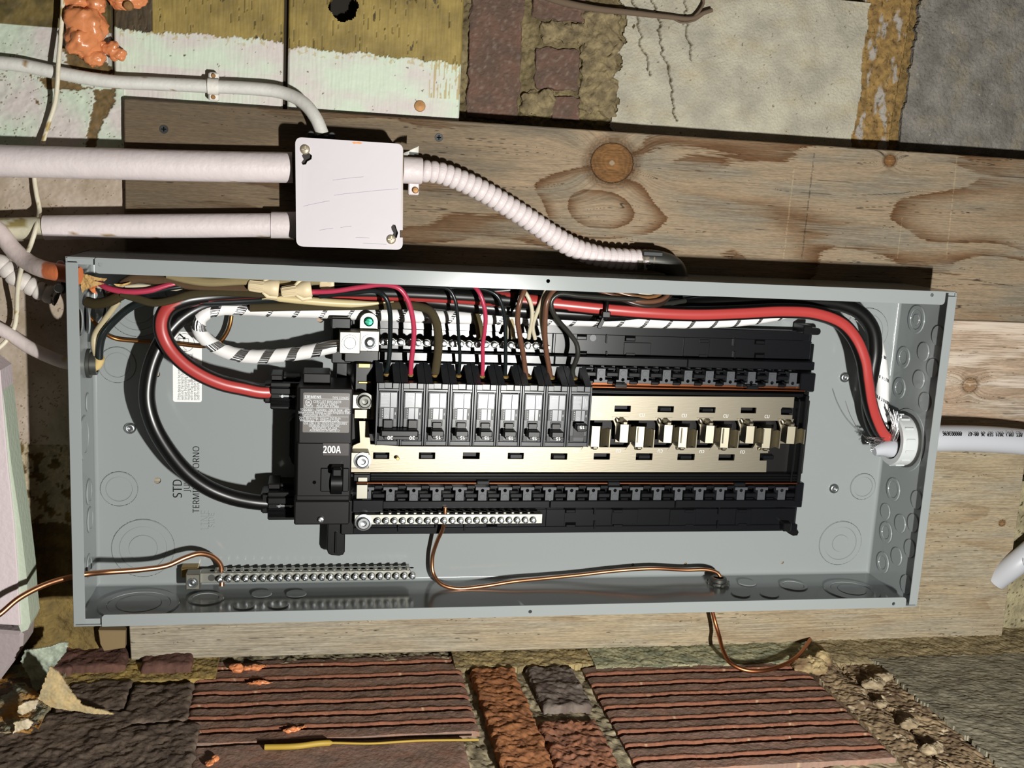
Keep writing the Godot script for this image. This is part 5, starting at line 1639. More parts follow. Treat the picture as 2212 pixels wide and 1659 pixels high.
func breaker_parts(t: Node3D, x: float, y: float, blank: bool, up: bool, two: bool) -> void:
	var o := Vector3(x, y, 0)
	var put_at := func(mb: MB, called: String, m: Material, p: Node) -> MeshInstance3D:
		for i in mb.v.size():
			mb.v[i] += o
		return put(mb, called, m, p)
	put_at.call(pole_body(25.4), "body", M.breaker, t)
	# inner block with its label
	var mb := MB.new()
	mb.box(3.2, 6, 22, 57, 60, 76.4, 0.5)
	put_at.call(mb, "inner_block", M.breaker, t)
	mb = MB.new()
	mb.box(4.2, 40.5, 14.4, 56, 76.2, 77.2, 0.3)
	mb.box(14.7, 40.5, 21.6, 56, 76.2, 77.2, 0.3)
	mb.box(8.0, 28, 14.4, 40.2, 76.2, 77.2, 0.3)
	mb.box(14.7, 28, 18.6, 40.2, 76.2, 77.2, 0.3)
	var lab: Node = put_at.call(mb, "label_plate", M.sticker, t)
	mb = MB.new()
	mb.box(3.6, 28.5, 7.6, 39.6, 76.2, 76.7, 0.2)
	mb.box(18.9, 28.5, 21.9, 39.6, 76.2, 76.7, 0.2)
	mb.box(3.6, 5.2, 7.6, 12, 76.2, 76.7, 0.2)
	mb.box(19.0, 5.2, 21.9, 12, 76.2, 76.7, 0.2)
	put_at.call(mb, "recess", M.black, t)
	mb = MB.new()
	for k in 4:
		mb.box(6.6, 30 + k * 2.4, 7.3, 31.2 + k * 2.4, 76.7, 76.76, 0)
	mb.box(19.6, 32.6, 20.4, 35.2, 76.7, 76.76, 0)
	put_at.call(mb, "marking", M.dimprint, lab)
	if not blank:
		# upside-down print, too small to read
		mb = MB.new()
		for k in 7:
			mb.box(5.0, 42.2 + k * 1.5, 13.4 - (k * 5 % 4) * 0.7, 42.8 + k * 1.5, 77.2, 77.25, 0)
		mb.lathe(Vector3(6.4, 53.8, 77.2), Vector3(0, 0, 1), [Vector2(1.3, 0), Vector2(1.3, 0.05), Vector2(0, 0.05)], 14)
		mb.box(8.4, 53.2, 13.4, 54.2, 77.2, 77.25, 0)
		if not two:
			for k in 3:
				mb.box(15.6 + k * 1.9, 42.5 + k, 16.4 + k * 1.9, 55 - k * 2, 77.2, 77.25, 0)
		mb.lathe(Vector3(11.2, 31, 77.2), Vector3(0, 0, 1), [Vector2(1.5, 0), Vector2(1.5, 0.05), Vector2(1.1, 0.05), Vector2(1.1, 0)], 16)
		put_at.call(mb, "print", M.dimprint, lab)
	# handle well and handle
	mb = MB.new()
	mb.box(6.8, 10.6, 18.6, 27.4, 76.2, 76.9, 0.2)
	put_at.call(mb, "handle_well", M.black, t)
	if not two:
		mb = MB.new()
		if up:
			mb.box(7.6, 19.6, 18.0, 25.4, 76, 90, 0.8)
			mb.box(6.6, 21.4, 19.0, 27.6, 82, 91, 1.0)
		else:
			mb.box(8.0, 14, 17.6, 25.6, 76, 79.5, 0.6)
			mb.box(5.6, 12.6, 18.8, 19.6, 77, 91, 1.0)
			mb.box(7.0, 10.8, 18.8, 14.2, 80, 91.4, 0.6)
		var h: Node = put_at.call(mb, "handle", M.black, t)
		text("15", 3.6, o + (Vector3(12.6, 24.8, 91.1) if up else Vector3(12.9, 12.4, 91.5)), M.white, h, "lettering", PI, "Droid Sans", 700, 0.08)
		mb = MB.new()
		mb.box(7.4, 19.9, 9.2, 20.9, 76.9, 77.3, 0.1)
		mb.box(16.6, 19.9, 18.4, 20.9, 76.9, 77.3, 0.1)
		put_at.call(mb, "on_flag", M.white, t)
	# terminal screw at the head
	mb = MB.new()
	mb.xf = Transform3D(Basis(Vector3(1, 0, 0), -0.5), Vector3(11.6, 69.5, 50))
	mb.lathe(Vector3(), Vector3(0, 0, 1), [Vector2(3.6, -6), Vector2(3.6, 1.0), Vector2(2.8, 2.2), Vector2(0, 2.6)], 16)
	mb.box(-2.8, -0.4, 2.8, 0.4, 2.0, 2.9, 0.1)
	put_at.call(mb, "terminal_screw", M.brass, t)
	mb = MB.new()
	mb.box(8.0, 64.5, 17.2, 68, 44, 58, 0.3)
	put_at.call(mb, "terminal_pocket", M.hole, t)

func breakers() -> void:
	var x0 := -165.9
	var y0 := -3.0
	# tied pair
	var t := thing("tied_breaker", "two-pole breaker with one tie bar across both handles, marked 30, next to the main breaker", "circuit breaker", Vector3(x0 + 25.4, y0, 30))
	breaker_parts(t, x0, y0, false, false, true)
	breaker_parts(t, x0 + 25.4, y0, false, false, true)
	var mb := MB.new()
	for k in 2:
		mb.box(x0 + k * 25.4 + 8, y0 + 14, x0 + k * 25.4 + 17.4, y0 + 28, 76, 80, 0.6)
	mb.box(x0 + 5, y0 + 12.4, x0 + 43.5, y0 + 19.5, 77, 91, 1.2)
	mb.box(x0 + 8, y0 + 9.6, x0 + 43.6, y0 + 13.6, 78, 91.6, 0.7)
	var h := put(mb, "tie_handle", M.black, t)
	for k in 2:
		text("30", 3.8, Vector3(x0 + 14.6 + 22.4 * k, y0 + 11.8, 91.7), M.white, h, "lettering", PI, "Droid Sans", 700, 0.08)
	# single poles: one of each make, then copies
	var labels := ["single-pole 15 breaker fed by the olive cloth wire, right beside the tied pair", "single-pole 15 breaker fed by the thin black wire right after the olive cloth wire",
		"single-pole 15 breaker fed by the thin pink wire", "single-pole 15 breaker fed by the thin black wire right of the pink one",
		"single-pole 15 breaker fed by the left of the two brown wires", "single-pole 15 breaker fed by the right of the two brown wires", "last single-pole 15 breaker of the row, its handle thrown up the other way"]
	var b0: Node3D = null
	var b1: Node3D = null
	for k in 7:
		var x := x0 + 25.4 * (k + 2)
		var at := Vector3(x + 12.7, y0, 30)
		var o: Node3D
		if k == 0 or k == 4 or k == 6:
			o = thing("breaker", labels[k], "circuit breaker", at, "single-pole breakers")
			breaker_parts(o, x, y0, k == 0, k == 6, false)
			if k == 0: b0 = o
			if k == 4: b1 = o
		else:
			o = (b0 if k < 4 else b1).duplicate()
			o.name = numbered(self, "breaker")
			add_child(o, true)
			o.position = at * MM
			tag(o, labels[k], "circuit breaker", "single-pole breakers")

# ---------------------------------------------------------------- wires

func wire(called: String, pts: Array, r: float, c: Color, m: Material, label: String, category := "wire", group := "", seg := 10) -> MeshInstance3D:
	var mb := MB.new()
	mb.col = c
	mb.tube(spline(pts, 3.5), r, seg)
	return single(mb, called, m, label, category, group)

func cables() -> void:
	var black := srgb(15, 15, 16)
	var red := srgb(166, 60, 56)
	# phase cable with red stripes
	var pr := [Vector3(-270.0, 45.5, 45.0), Vector3(-283.8, 46.3, 48.0), Vector3(-299.8, 50.2, 52.0), Vector3(-320.1, 55.2, 55.0), Vector3(-340.3, 64.2, 57.0), Vector3(-358.0, 76.7, 58.0), Vector3(-371.3, 92.3, 58.0), Vector3(-377.8, 108.8, 58.0), Vector3(-377.1, 121.1, 56.0), Vector3(-371.4, 130.5, 52.0), Vector3(-357.0, 137.7, 46.0), Vector3(-330.7, 141.8, 40.0), Vector3(-285.3, 146.0, 38.0), Vector3(-220.2, 149.8, 38.0), Vector3(-148.9, 151.6, 40.0), Vector3(-76.3, 151.1, 44.0), Vector3(-27.7, 150.0, 50.0), Vector3(21.3, 147.9, 56.0), Vector3(76.4, 144.8, 60.0), Vector3(122.3, 143.0, 62.0), Vector3(174.8, 142.7, 62.0), Vector3(227.9, 145.9, 62.0), Vector3(276.4, 149.5, 62.0), Vector3(315.0, 148.2, 62.0), Vector3(346.8, 138.3, 62.0), Vector3(365.7, 121.7, 62.0), Vector3(379.4, 98.3, 62.0), Vector3(387.5, 74.2, 60.0), Vector3(396.8, 49.4, 56.0), Vector3(408.9, 26.9, 52.0), Vector3(422.9, 8.5, 50.0), Vector3(436.8, 2.0, 50.0)]
	var mb := MB.new()
	mb.tube(spline(pr, 3.0), 8.3, 32, null, func(tt, a):
		var roll: float = 0.25 * smoothstep(0.15, 0.2, tt) * (1.0 - smoothstep(0.45, 0.51, tt)) - 0.05 * smoothstep(0.5, 0.55, tt)
		var q := fposmod(a + roll + 0.005, 0.5)
		return red if q < 0.115 or q > 0.385 + 0.02 else black, 1.0, 0.0)
	single(mb, "service_cable", M.insul, "thick black cable with a red stripe looping into the main breaker's upper lug", "cable", "thick service cables in the panel")
	var pk := [Vector3(-270.9, -74.7, 44.0), Vector3(-287.4, -72.6, 46.0), Vector3(-310.9, -66.9, 48.0), Vector3(-334.0, -56.3, 50.0), Vector3(-354.7, -40.5, 50.0), Vector3(-373.1, -18.1, 48.0), Vector3(-387.7, 8.0, 46.0), Vector3(-394.4, 34.2, 45.0), Vector3(-392.8, 59.9, 42.0), Vector3(-386.0, 83.2, 38.0), Vector3(-375.7, 102.8, 34.0), Vector3(-361.2, 118.9, 30.0), Vector3(-341.1, 130.5, 26.0), Vector3(-304.5, 137.2, 24.0), Vector3(-248.4, 142.3, 26.0), Vector3(-191.4, 145.5, 28.0), Vector3(-123.7, 144.3, 32.0), Vector3(-64.8, 140.8, 36.0), Vector3(-24.9, 138.4, 38.0), Vector3(25.6, 137.3, 40.0), Vector3(87.8, 137.3, 40.0), Vector3(140.0, 144.1, 40.0), Vector3(193.0, 152.0, 40.0), Vector3(258.2, 156.3, 40.0), Vector3(313.6, 158.7, 40.0), Vector3(352.3, 157.6, 42.0), Vector3(379.1, 148.7, 44.0), Vector3(396.9, 130.6, 44.0), Vector3(404.6, 106.4, 42.0), Vector3(405.3, 81.8, 40.0), Vector3(405.2, 54.1, 38.0), Vector3(409.8, 27.0, 40.0), Vector3(419.3, 8.1, 44.0), Vector3(436.4, -0.1, 46.0)]
	mb = MB.new()
	mb.col = black
	mb.tube(spline(pk, 3.0), 8.3, 24)
	single(mb, "service_cable", M.insul, "thick plain black cable sweeping round into the main breaker's lower lug", "cable", "thick service cables in the panel")
	# neutral: bare strands in a helix of white tape
	var pn := [Vector3(-197.7, 96.1, 40.0), Vector3(-211.9, 93.3, 40.0), Vector3(-228.4, 88.6, 38.0), Vector3(-247.3, 84.4, 36.0), Vector3(-270.8, 81.1, 34.0), Vector3(-294.3, 79.7, 32.0), Vector3(-315.3, 82.9, 31.0), Vector3(-332.4, 91.2, 31.0), Vector3(-344.3, 103.8, 31.0), Vector3(-345.3, 115.6, 30.0), Vector3(-338.7, 123.2, 28.0), Vector3(-325.1, 127.7, 26.0), Vector3(-304.5, 128.6, 24.0), Vector3(-267.1, 127.7, 22.0), Vector3(-219.6, 127.7, 22.0), Vector3(-171.3, 126.8, 22.0), Vector3(-122.1, 125.9, 22.0), Vector3(-72.1, 126.0, 22.0), Vector3(-21.5, 126.7, 23.0), Vector3(29.9, 127.4, 24.0), Vector3(92.7, 128.5, 25.0), Vector3(145.9, 128.7, 26.0), Vector3(200.3, 130.3, 26.0), Vector3(244.3, 133.8, 26.0), Vector3(289.3, 141.3, 24.0), Vector3(323.4, 150.2, 22.0), Vector3(352.6, 155.2, 20.0), Vector3(376.3, 151.7, 20.0), Vector3(398.9, 138.4, 20.0), Vector3(414.2, 119.8, 20.0), Vector3(423.3, 95.6, 22.0), Vector3(429.1, 68.5, 24.0), Vector3(430.3, 41.5, 28.0), Vector3(431.0, 17.6, 34.0), Vector3(438.4, 2.8, 42.0)]
	var path := spline(pn, 2.0)
	var t := thing("neutral_cable", "bare aluminium cable wound with white tape, looping into the upper neutral bar's lug", "cable", pn[0], "thick service cables in the panel")
	var run := PackedFloat32Array()
	var tang := PackedVector3Array()
	var ee := PackedVector3Array()
	var e := Vector3(0, 0, 1)
	for i in path.size():
		run.push_back(0.0 if i == 0 else run[i - 1] + path[i].distance_to(path[i - 1]))
		var tg := (path[mini(i + 1, path.size() - 1)] - path[maxi(i - 1, 0)]).normalized()
		e = (e - tg * e.dot(tg)).normalized()
		tang.push_back(tg)
		ee.push_back(e)
	mb = MB.new()
	for s in 11:
		var line := PackedVector3Array()
		for i in range(0, path.size(), 2):
			var an := TAU * s / 11.0 + run[i] * 0.028
			line.push_back(path[i] + (ee[i] * cos(an) + tang[i].cross(ee[i]) * sin(an)) * 5.0)
		mb.tube(line, 1.75, 6)
	put(mb, "strands", M.strand, t)
	mb = MB.new()
	var total := run[run.size() - 1]
	var at := func(d: float, an: float, rr: float) -> Array:
		d = clampf(d, 0.0, total - 0.01)
		var lo := 0
		var hi := run.size() - 1
		while hi - lo > 1:
			var mid := (lo + hi) >> 1
			if run[mid] <= d: lo = mid
			else: hi = mid
		var f: float = (d - run[lo]) / maxf(run[hi] - run[lo], 0.001)
		var c := path[lo].lerp(path[hi], f)
		var e1 := ee[lo].lerp(ee[hi], f)
		var nn := e1 * cos(an) + tang[lo].cross(e1) * sin(an)
		return [c + nn * rr, nn]
	var th := 0.0
	var a0 := noise(77)
	var pitch := 27.0
	while pitch * th / TAU < total - 4.0:
		var row := []
		for k in 2:
			var tk := th + k * TAU / 22.0
			var s0 := pitch * tk / TAU
			if k == 1:
				pitch = pitch
			var loose: float = 0.62 if s0 < 190.0 else 0.84
			var wv := pitch * (loose + 0.05 * a0.get_noise_1d(tk * 0.4))
			var line := []
			for m in 5:
				line.append(at.call(s0 + wv * m / 4.0 + 6.0, -tk, 7.15 + 0.35 * absf(m - 2.0) * 0.3 + 0.25 * a0.get_noise_2d(tk * 2.0, m)))
			row.append(line)
		for m in 4:
			mb.quad4(row[0][m][0], row[0][m + 1][0], row[1][m + 1][0], row[1][m][0], row[0][m][1], row[0][m + 1][1], row[1][m + 1][1], row[1][m][1])
		th += TAU / 22.0
	put(mb, "white_tape", M.tape, t)
	# torn braid, foil and jacket where the cable comes through the gland
	mb = MB.new()
	mb.col = srgb(200, 200, 198)
	var rng := RandomNumberGenerator.new()
	rng.seed = 5
	for k in 26:
		var p0 := Vector3(428.6, 0.9, 46.0) + Vector3(rng.randf_range(-6, 6), rng.randf_range(-8, 8), rng.randf_range(-6, 6))
		var p2 := Vector3(398.3, 8.7, 52.0).lerp(Vector3(410.0, -10.5, 50.0), rng.randf()) + Vector3(rng.randf_range(-4, 4), rng.randf_range(-3, 3), rng.randf_range(-4, 8))
		mb.tube(spline([p0, (p0 + p2) * 0.5 + Vector3(0, rng.randf_range(-3, 3), 5), p2], 6.0), 0.45, 5)
	for k in 30:
		var p0 := Vector3(431.0, 0.6, 56.0) + Vector3(rng.randf_range(-4, 4), rng.randf_range(-3, 3), rng.randf_range(-6, 6))
		var p2 := Vector3(423.1, 35.0, 58.0).lerp(Vector3(435.5, 29.0, 60.0), rng.randf()) + Vector3(rng.randf_range(-3, 3), rng.randf_range(-6, 8), rng.randf_range(-4, 4))
		mb.tube(spline([p0, (p0 + p2) * 0.5 + Vector3(2, 0, 4), p2], 6.0), 0.5, 5)
	mb.tube(spline([Vector3(408.2, -4.1, 60.0), Vector3(386.1, 14.8, 60.0), Vector3(372.3, 33.6, 60.0), Vector3(364.7, 49.1, 60.0)], 5.0), 0.35, 5)
	put(mb, "torn_braid", M.strand, t)
	mb = MB.new()
	mb.tube(spline([Vector3(410.1, -10.1, 56.0), Vector3(419.8, -7.8, 56.0), Vector3(435.6, -7.1, 54.0), Vector3(455.7, -6.8, 50.0)], 2.0), 10.5, 20, func(tt): return 0.55 + 0.45 * minf(1.0, tt * 2.5))
	put(mb, "jacket_end", M.jacket, t)
	mb = MB.new()
	mb.prism(PackedVector2Array([Vector2(398.2, 89.4), Vector2(400.5, 98.5), Vector2(406.0, 95.9), Vector2(409.8, 80.0), Vector2(415.8, 73.7), Vector2(409.6, 58.5), Vector2(405.2, 51.9), Vector2(402.3, 51.9)]), 30, 30.6, 0.0)
	put(mb, "tape_end", M.tape, t)
	# grey service cable outside and its lower run
	var ps := [Vector3(445.7, 2.0, 50.0), Vector3(472.3, 3.4, 50.0), Vector3(496.3, 4.2, 50.0), Vector3(527.9, 4.0, 48.0), Vector3(566.3, 2.7, 46.0), Vector3(613.2, -0.8, 44.0), Vector3(665.4, -8.3, 42.0)]
	mb = MB.new()
	mb.tube(spline(ps, 4.0), 15.5, 32)
	var sc := single(mb, "grey_cable", M.jacket, "thick grey service cable entering the right end of the panel, printed with a date", "cable")
	var pt := text("RES (UL) 2021 SEP 26 00:47   000003696", 4.4, Vector3(543.6, 12.6, 62.4), M.ink, sc, "printed_lettering", PI - 0.015, "Droid Sans Mono", 400, 0.5, 0.78)
	pt.transform.basis = Basis(Vector3(0, 1, 0), 0.055) * pt.transform.basis
	mb = MB.new()
	mb.tube(spline([Vector3(709.2, -120.4, 10.0), Vector3(678.2, -144.1, 12.0), Vector3(656.6, -165.5, 10.0), Vector3(640.9, -195.8, -8.0)], 4.0), 14.5, 28)
	mb.tube(spline([Vector3(656.8, -151.3, 12.0), Vector3(651.8, -160.2, 26.0), Vector3(662.2, -173.0, 20.0)], 3.0), 1.2, 8)
	single(mb, "grey_cable", M.jacket, "short stretch of grey cable at the right edge, below the printed one", "cable")
	# cable gland in the right wall
	t = thing("cable_gland", "pale grey ribbed plastic nut of the cable gland, inside the panel's right wall", "cable gland", Vector3(440, 2, 50))
	var gc := Vector3(455.6 - 1.5, 2, 50)
	mb = MB.new()
	mb.lathe(gc, Vector3(-1, 0, 0), [Vector2(29.5, 3), Vector2(30, 6), Vector2(30, 20), Vector2(28.5, 22), Vector2(22.5, 22), Vector2(21.5, 20), Vector2(21.5, 0)], 48, true)
	for k in 14:
		var an := TAU * k / 14.0
		mb.xf = Transform3D(Basis(Vector3(1, 0, 0), an), gc)
		mb.box(-19, 29, -8, 31.2, -1.3, 1.3, 0.5)
	mb.xf = Transform3D()
	put(mb, "ribbed_nut", M.pvc, t)
	mb = MB.new()
	mb.lathe(gc, Vector3(-1, 0, 0), [Vector2(32, 0), Vector2(32, 4), Vector2(29, 4.2), Vector2(29, 7), Vector2(24, 7)], 48, true)
	put(mb, "lock_ring", M.dark_zinc, t)
	mb = MB.new()
	mb.lathe(gc, Vector3(-1, 0, 0), [Vector2(21.4, 18), Vector2(19, 19), Vector2(18, 6), Vector2(0, 6)], 32, true)
	put(mb, "seal", M.hole, t)
	mb = MB.new()
	mb.lathe(gc, Vector3(-1, 0, 0), [Vector2(37, 0), Vector2(36.6, 1.0), Vector2(24, 1.0)], 48, true)
	put(mb, "washer", M.paint_dull, t)

func branch_wires() -> void:
	var black := srgb(28, 29, 30)
	var pink := srgb(170, 54, 78)
	var brown := srgb(98, 68, 50)
	var olive := srgb(78, 70, 50)
	var cream := srgb(196, 187, 162)
	var g := "branch wires in the panel"
	wire("wire", [Vector3(-225.0, 147.7, 62.0), Vector3(-193.0, 153.4, 70.0), Vector3(-168.0, 155.9, 76.0), Vector3(-159.6, 150.3, 78.0), Vector3(-154.7, 136.4, 74.0), Vector3(-153.0, 117.4, 66.0), Vector3(-152.4, 97.3, 60.0), Vector3(-152.9, 79.5, 55.0), Vector3(-154.7, 68.3, 50.0)], 2.5, black, M.insul, "black wire into the left terminal of the tied pair", "wire", g)
	wire("wire", [Vector3(-235.1, 152.0, 66.0), Vector3(-211.4, 154.2, 70.0), Vector3(-184.1, 159.7, 74.0), Vector3(-161.4, 163.3, 78.0), Vector3(-146.6, 160.3, 80.0), Vector3(-138.1, 150.1, 78.0), Vector3(-132.6, 135.7, 74.0), Vector3(-129.0, 118.4, 68.0), Vector3(-128.7, 98.3, 62.0), Vector3(-129.4, 80.2, 56.0), Vector3(-128.9, 67.4, 50.0)], 2.6, pink, M.insul, "pink wire into the right terminal of the tied pair", "wire", g)
	wire("wire", [Vector3(-294.6, 131.0, 34.0), Vector3(-248.1, 133.5, 34.0), Vector3(-200.9, 135.8, 36.0), Vector3(-158.1, 138.2, 40.0), Vector3(-127.3, 139.4, 46.0), Vector3(-112.0, 135.9, 54.0), Vector3(-105.3, 125.0, 58.0), Vector3(-102.3, 110.5, 58.0), Vector3(-101.8, 93.2, 56.0), Vector3(-102.7, 77.7, 52.0), Vector3(-103.1, 69.4, 50.0)], 4.6, olive, M.cloth, "thick olive cloth-covered wire into the first single breaker", "wire", g)
	wire("wire", [Vector3(-114.1, 163.1, 72.0), Vector3(-96.5, 161.3, 76.0), Vector3(-89.4, 151.6, 76.0), Vector3(-85.2, 134.6, 72.0), Vector3(-82.7, 117.1, 66.0), Vector3(-79.5, 96.8, 60.0), Vector3(-78.1, 81.2, 55.0), Vector3(-77.9, 69.0, 50.0)], 1.9, black, M.insul, "thin black wire between the olive wire and the pink wire", "wire", g)
	wire("wire", [Vector3(-90.2, 166.6, 70.0), Vector3(-71.6, 165.8, 74.0), Vector3(-65.2, 159.7, 78.0), Vector3(-59.8, 148.1, 78.0), Vector3(-56.1, 133.4, 74.0), Vector3(-55.3, 118.1, 68.0), Vector3(-55.6, 102.6, 62.0), Vector3(-53.7, 84.5, 56.0), Vector3(-52.4, 67.5, 50.0)], 2.3, pink, M.insul, "pink wire into the third single breaker", "wire", g)
	wire("wire", [Vector3(-127.9, 165.0, 68.0), Vector3(-85.5, 163.2, 72.0), Vector3(-61.2, 162.5, 76.0), Vector3(-46.8, 157.1, 78.0), Vector3(-39.5, 145.2, 76.0), Vector3(-34.7, 128.7, 70.0), Vector3(-31.7, 105.9, 63.0), Vector3(-29.3, 85.0, 56.0), Vector3(-27.9, 68.0, 50.0)], 2.1, black, M.insul, "thin black wire right of the pink wire into the fourth single breaker", "wire", g)
	wire("wire", [Vector3(-13.1, 172.4, 70.0), Vector3(-18.0, 162.4, 78.0), Vector3(-22.5, 149.5, 80.0), Vector3(-22.4, 132.0, 74.0), Vector3(-17.8, 114.3, 68.0), Vector3(-11.5, 93.6, 60.0), Vector3(-7.4, 77.7, 54.0), Vector3(-4.5, 67.5, 50.0)], 2.8, brown, M.insul, "left of two brown wires dropping into single breakers", "wire", g)
	wire("wire", [Vector3(27.3, 173.6, 66.0), Vector3(14.6, 164.8, 76.0), Vector3(6.6, 152.9, 80.0), Vector3(6.5, 135.6, 76.0), Vector3(8.4, 117.8, 70.0), Vector3(13.0, 97.0, 62.0), Vector3(18.9, 78.3, 54.0), Vector3(22.0, 68.0, 50.0)], 2.8, brown, M.insul, "right of two brown wires dropping into single breakers", "wire", g)
	wire("wire", [Vector3(167.5, 155.3, 50.0), Vector3(137.2, 152.5, 62.0), Vector3(108.4, 156.3, 70.0), Vector3(71.5, 157.5, 74.0), Vector3(40.3, 159.2, 78.0), Vector3(17.5, 160.0, 80.0), Vector3(11.0, 153.1, 80.0), Vector3(13.0, 143.3, 78.0), Vector3(22.7, 130.7, 72.0), Vector3(34.9, 119.0, 66.0), Vector3(45.3, 106.8, 62.0), Vector3(48.1, 95.1, 60.0), Vector3(46.7, 84.3, 56.0), Vector3(45.7, 76.0, 52.0), Vector3(47.8, 67.5, 50.0)], 2.7, srgb(46, 44, 42), M.insul, "black wire curling left and down into the last breaker of the row", "wire", g)
	wire("wire", [Vector3(-19.0, 165.7, 62.0), Vector3(-11.3, 155.7, 66.0), Vector3(-6.3, 144.9, 64.0), Vector3(-3.7, 130.6, 58.0), Vector3(-3.8, 117.2, 50.0), Vector3(-3.1, 108.4, 44.0)], 2.2, cream, M.insul, "cream wire curving down beside the left brown wire into the neutral bar", "wire", g)
	wire("wire", [Vector3(9.8, 168.1, 66.0), Vector3(3.4, 151.5, 68.0), Vector3(-0.4, 136.1, 62.0), Vector3(-1.5, 122.7, 54.0), Vector3(4.0, 108.1, 44.0)], 2.2, cream, M.insul, "cream wire crossing to the left on its way into the neutral bar", "wire", g)
	wire("wire", [Vector3(15.7, 168.3, 66.0), Vector3(6.7, 154.3, 70.0), Vector3(4.5, 138.9, 64.0), Vector3(8.6, 123.0, 54.0), Vector3(14.3, 106.3, 44.0)], 2.2, cream, M.insul, "cream wire close beside the right brown wire, into the neutral bar", "wire", g)
	wire("wire", [Vector3(-23.2, 140.5, 20.0), Vector3(-23.9, 126.2, 28.0), Vector3(-25.9, 116.2, 36.0), Vector3(-27.0, 107.4, 42.0)], 2.2, cream, M.insul, "cream wire behind the thin black wire, into the neutral bar", "wire", g)
	wire("wire", [Vector3(-19.6, 140.6, 20.0), Vector3(-19.9, 126.4, 28.0), Vector3(-19.8, 116.3, 36.0), Vector3(-19.4, 107.6, 42.0)], 2.6, srgb(190, 172, 130), M.insul, "tan wire right of the cream one behind, into the neutral bar", "wire", g)
	wire("wire", [Vector3(-62.1, 140.9, 18.0), Vector3(-58.7, 128.9, 26.0), Vector3(-56.2, 118.8, 36.0), Vector3(-55.8, 106.8, 43.0)], 4.4, srgb(104, 94, 66), M.cloth, "short cloth-covered wire into the neutral bar beside the pink wire", "wire", g)
	# bundle along the top
	wire("wire", [Vector3(-437.3, 151.8, 50.0), Vector3(-428.9, 148.1, 56.0), Vector3(-411.9, 145.5, 60.0), Vector3(-390.3, 147.2, 60.0), Vector3(-371.0, 153.2, 58.0), Vector3(-351.7, 157.7, 54.0), Vector3(-329.9, 161.4, 50.0)], 3.0, pink, M.insul, "short bow of pink wire at the upper left corner of the panel", "wire", "wires along the top of the panel")
	wire("wire", [Vector3(-439.0, 148.8, 48.0), Vector3(-421.9, 148.0, 52.0), Vector3(-399.9, 150.8, 54.0), Vector3(-378.3, 149.6, 52.0), Vector3(-348.1, 148.8, 46.0), Vector3(-303.3, 149.7, 44.0)], 2.4, cream, M.insul, "cream wire along the pink bow at the upper left", "wire", "wires along the top of the panel")
	wire("wire", [Vector3(-419.4, 146.5, 54.0), Vector3(-395.0, 144.1, 58.0), Vector3(-368.8, 150.5, 58.0), Vector3(-342.8, 153.9, 54.0), Vector3(-302.9, 156.8, 50.0), Vector3(-257.4, 157.6, 50.0)], 2.6, black, M.insul, "black wire just under the pink bow at the upper left", "wire", "wires along the top of the panel")
	wire("cloth_cable", [Vector3(-371.7, 164.4, 62.0), Vector3(-354.9, 160.7, 64.0), Vector3(-333.0, 158.3, 64.0), Vector3(-302.1, 160.7, 62.0), Vector3(-279.8, 161.4, 60.0), Vector3(-252.7, 162.2, 58.0), Vector3(-220.7, 163.3, 56.0)], 4.6, srgb(150, 136, 100), M.cloth, "woven tan and black sheathed cable under the top flange", "cable", "wires along the top of the panel")
	wire("cloth_cable", [Vector3(-429.5, 138.7, 44.0), Vector3(-404.4, 157.8, 52.0), Vector3(-378.0, 157.1, 54.0), Vector3(-347.0, 153.9, 56.0), Vector3(-311.6, 152.2, 54.0), Vector3(-266.5, 152.6, 50.0), Vector3(-211.0, 154.2, 46.0)], 5.2, srgb(96, 76, 56), M.cloth, "brown cloth cable behind the wire nuts", "cable", "wires along the top of the panel")
	wire("cloth_cable", [Vector3(-415.7, 143.4, 58.0), Vector3(-399.0, 138.7, 60.0), Vector3(-385.2, 135.5, 60.0), Vector3(-367.7, 138.9, 60.0), Vector3(-351.2, 144.7, 58.0), Vector3(-324.8, 147.8, 56.0), Vector3(-293.6, 147.3, 54.0), Vector3(-257.2, 147.5, 52.0)], 4.0, srgb(70, 62, 46), M.cloth, "dark braided wire sagging across the upper left knockouts", "wire", "wires along the top of the panel")
	wire("cable_jacket", [Vector3(-450.0, 132.7, 46.0), Vector3(-441.9, 131.6, 50.0), Vector3(-428.2, 134.8, 54.0), Vector3(-419.0, 140.1, 54.0), Vector3(-410.3, 145.9, 54.0)], 5.4, srgb(62, 54, 38), M.cloth, "frayed dark jacket at the upper left corner", "cable jacket")
	wire("wire", [Vector3(-441.6, 73.9, 36.0), Vector3(-440.1, 88.9, 38.0), Vector3(-436.0, 101.0, 40.0), Vector3(-424.1, 115.6, 42.0), Vector3(-410.4, 127.8, 44.0), Vector3(-396.9, 134.5, 46.0), Vector3(-374.8, 136.2, 46.0), Vector3(-339.4, 135.8, 44.0), Vector3(-294.2, 139.0, 42.0), Vector3(-248.1, 144.1, 44.0)], 4.0, black, M.insul, "black wire rising from the left connector and bending along the top", "wire", "wires along the top of the panel")
	wire("wire", [Vector3(-444.6, 77.3, 34.0), Vector3(-446.2, 90.8, 36.0), Vector3(-444.3, 100.2, 36.0), Vector3(-437.1, 111.4, 38.0), Vector3(-428.7, 123.5, 40.0), Vector3(-421.2, 134.2, 42.0)], 3.2, srgb(176, 162, 130), M.insul, "tan wire rising from the left connector", "wire", "wires along the top of the panel")
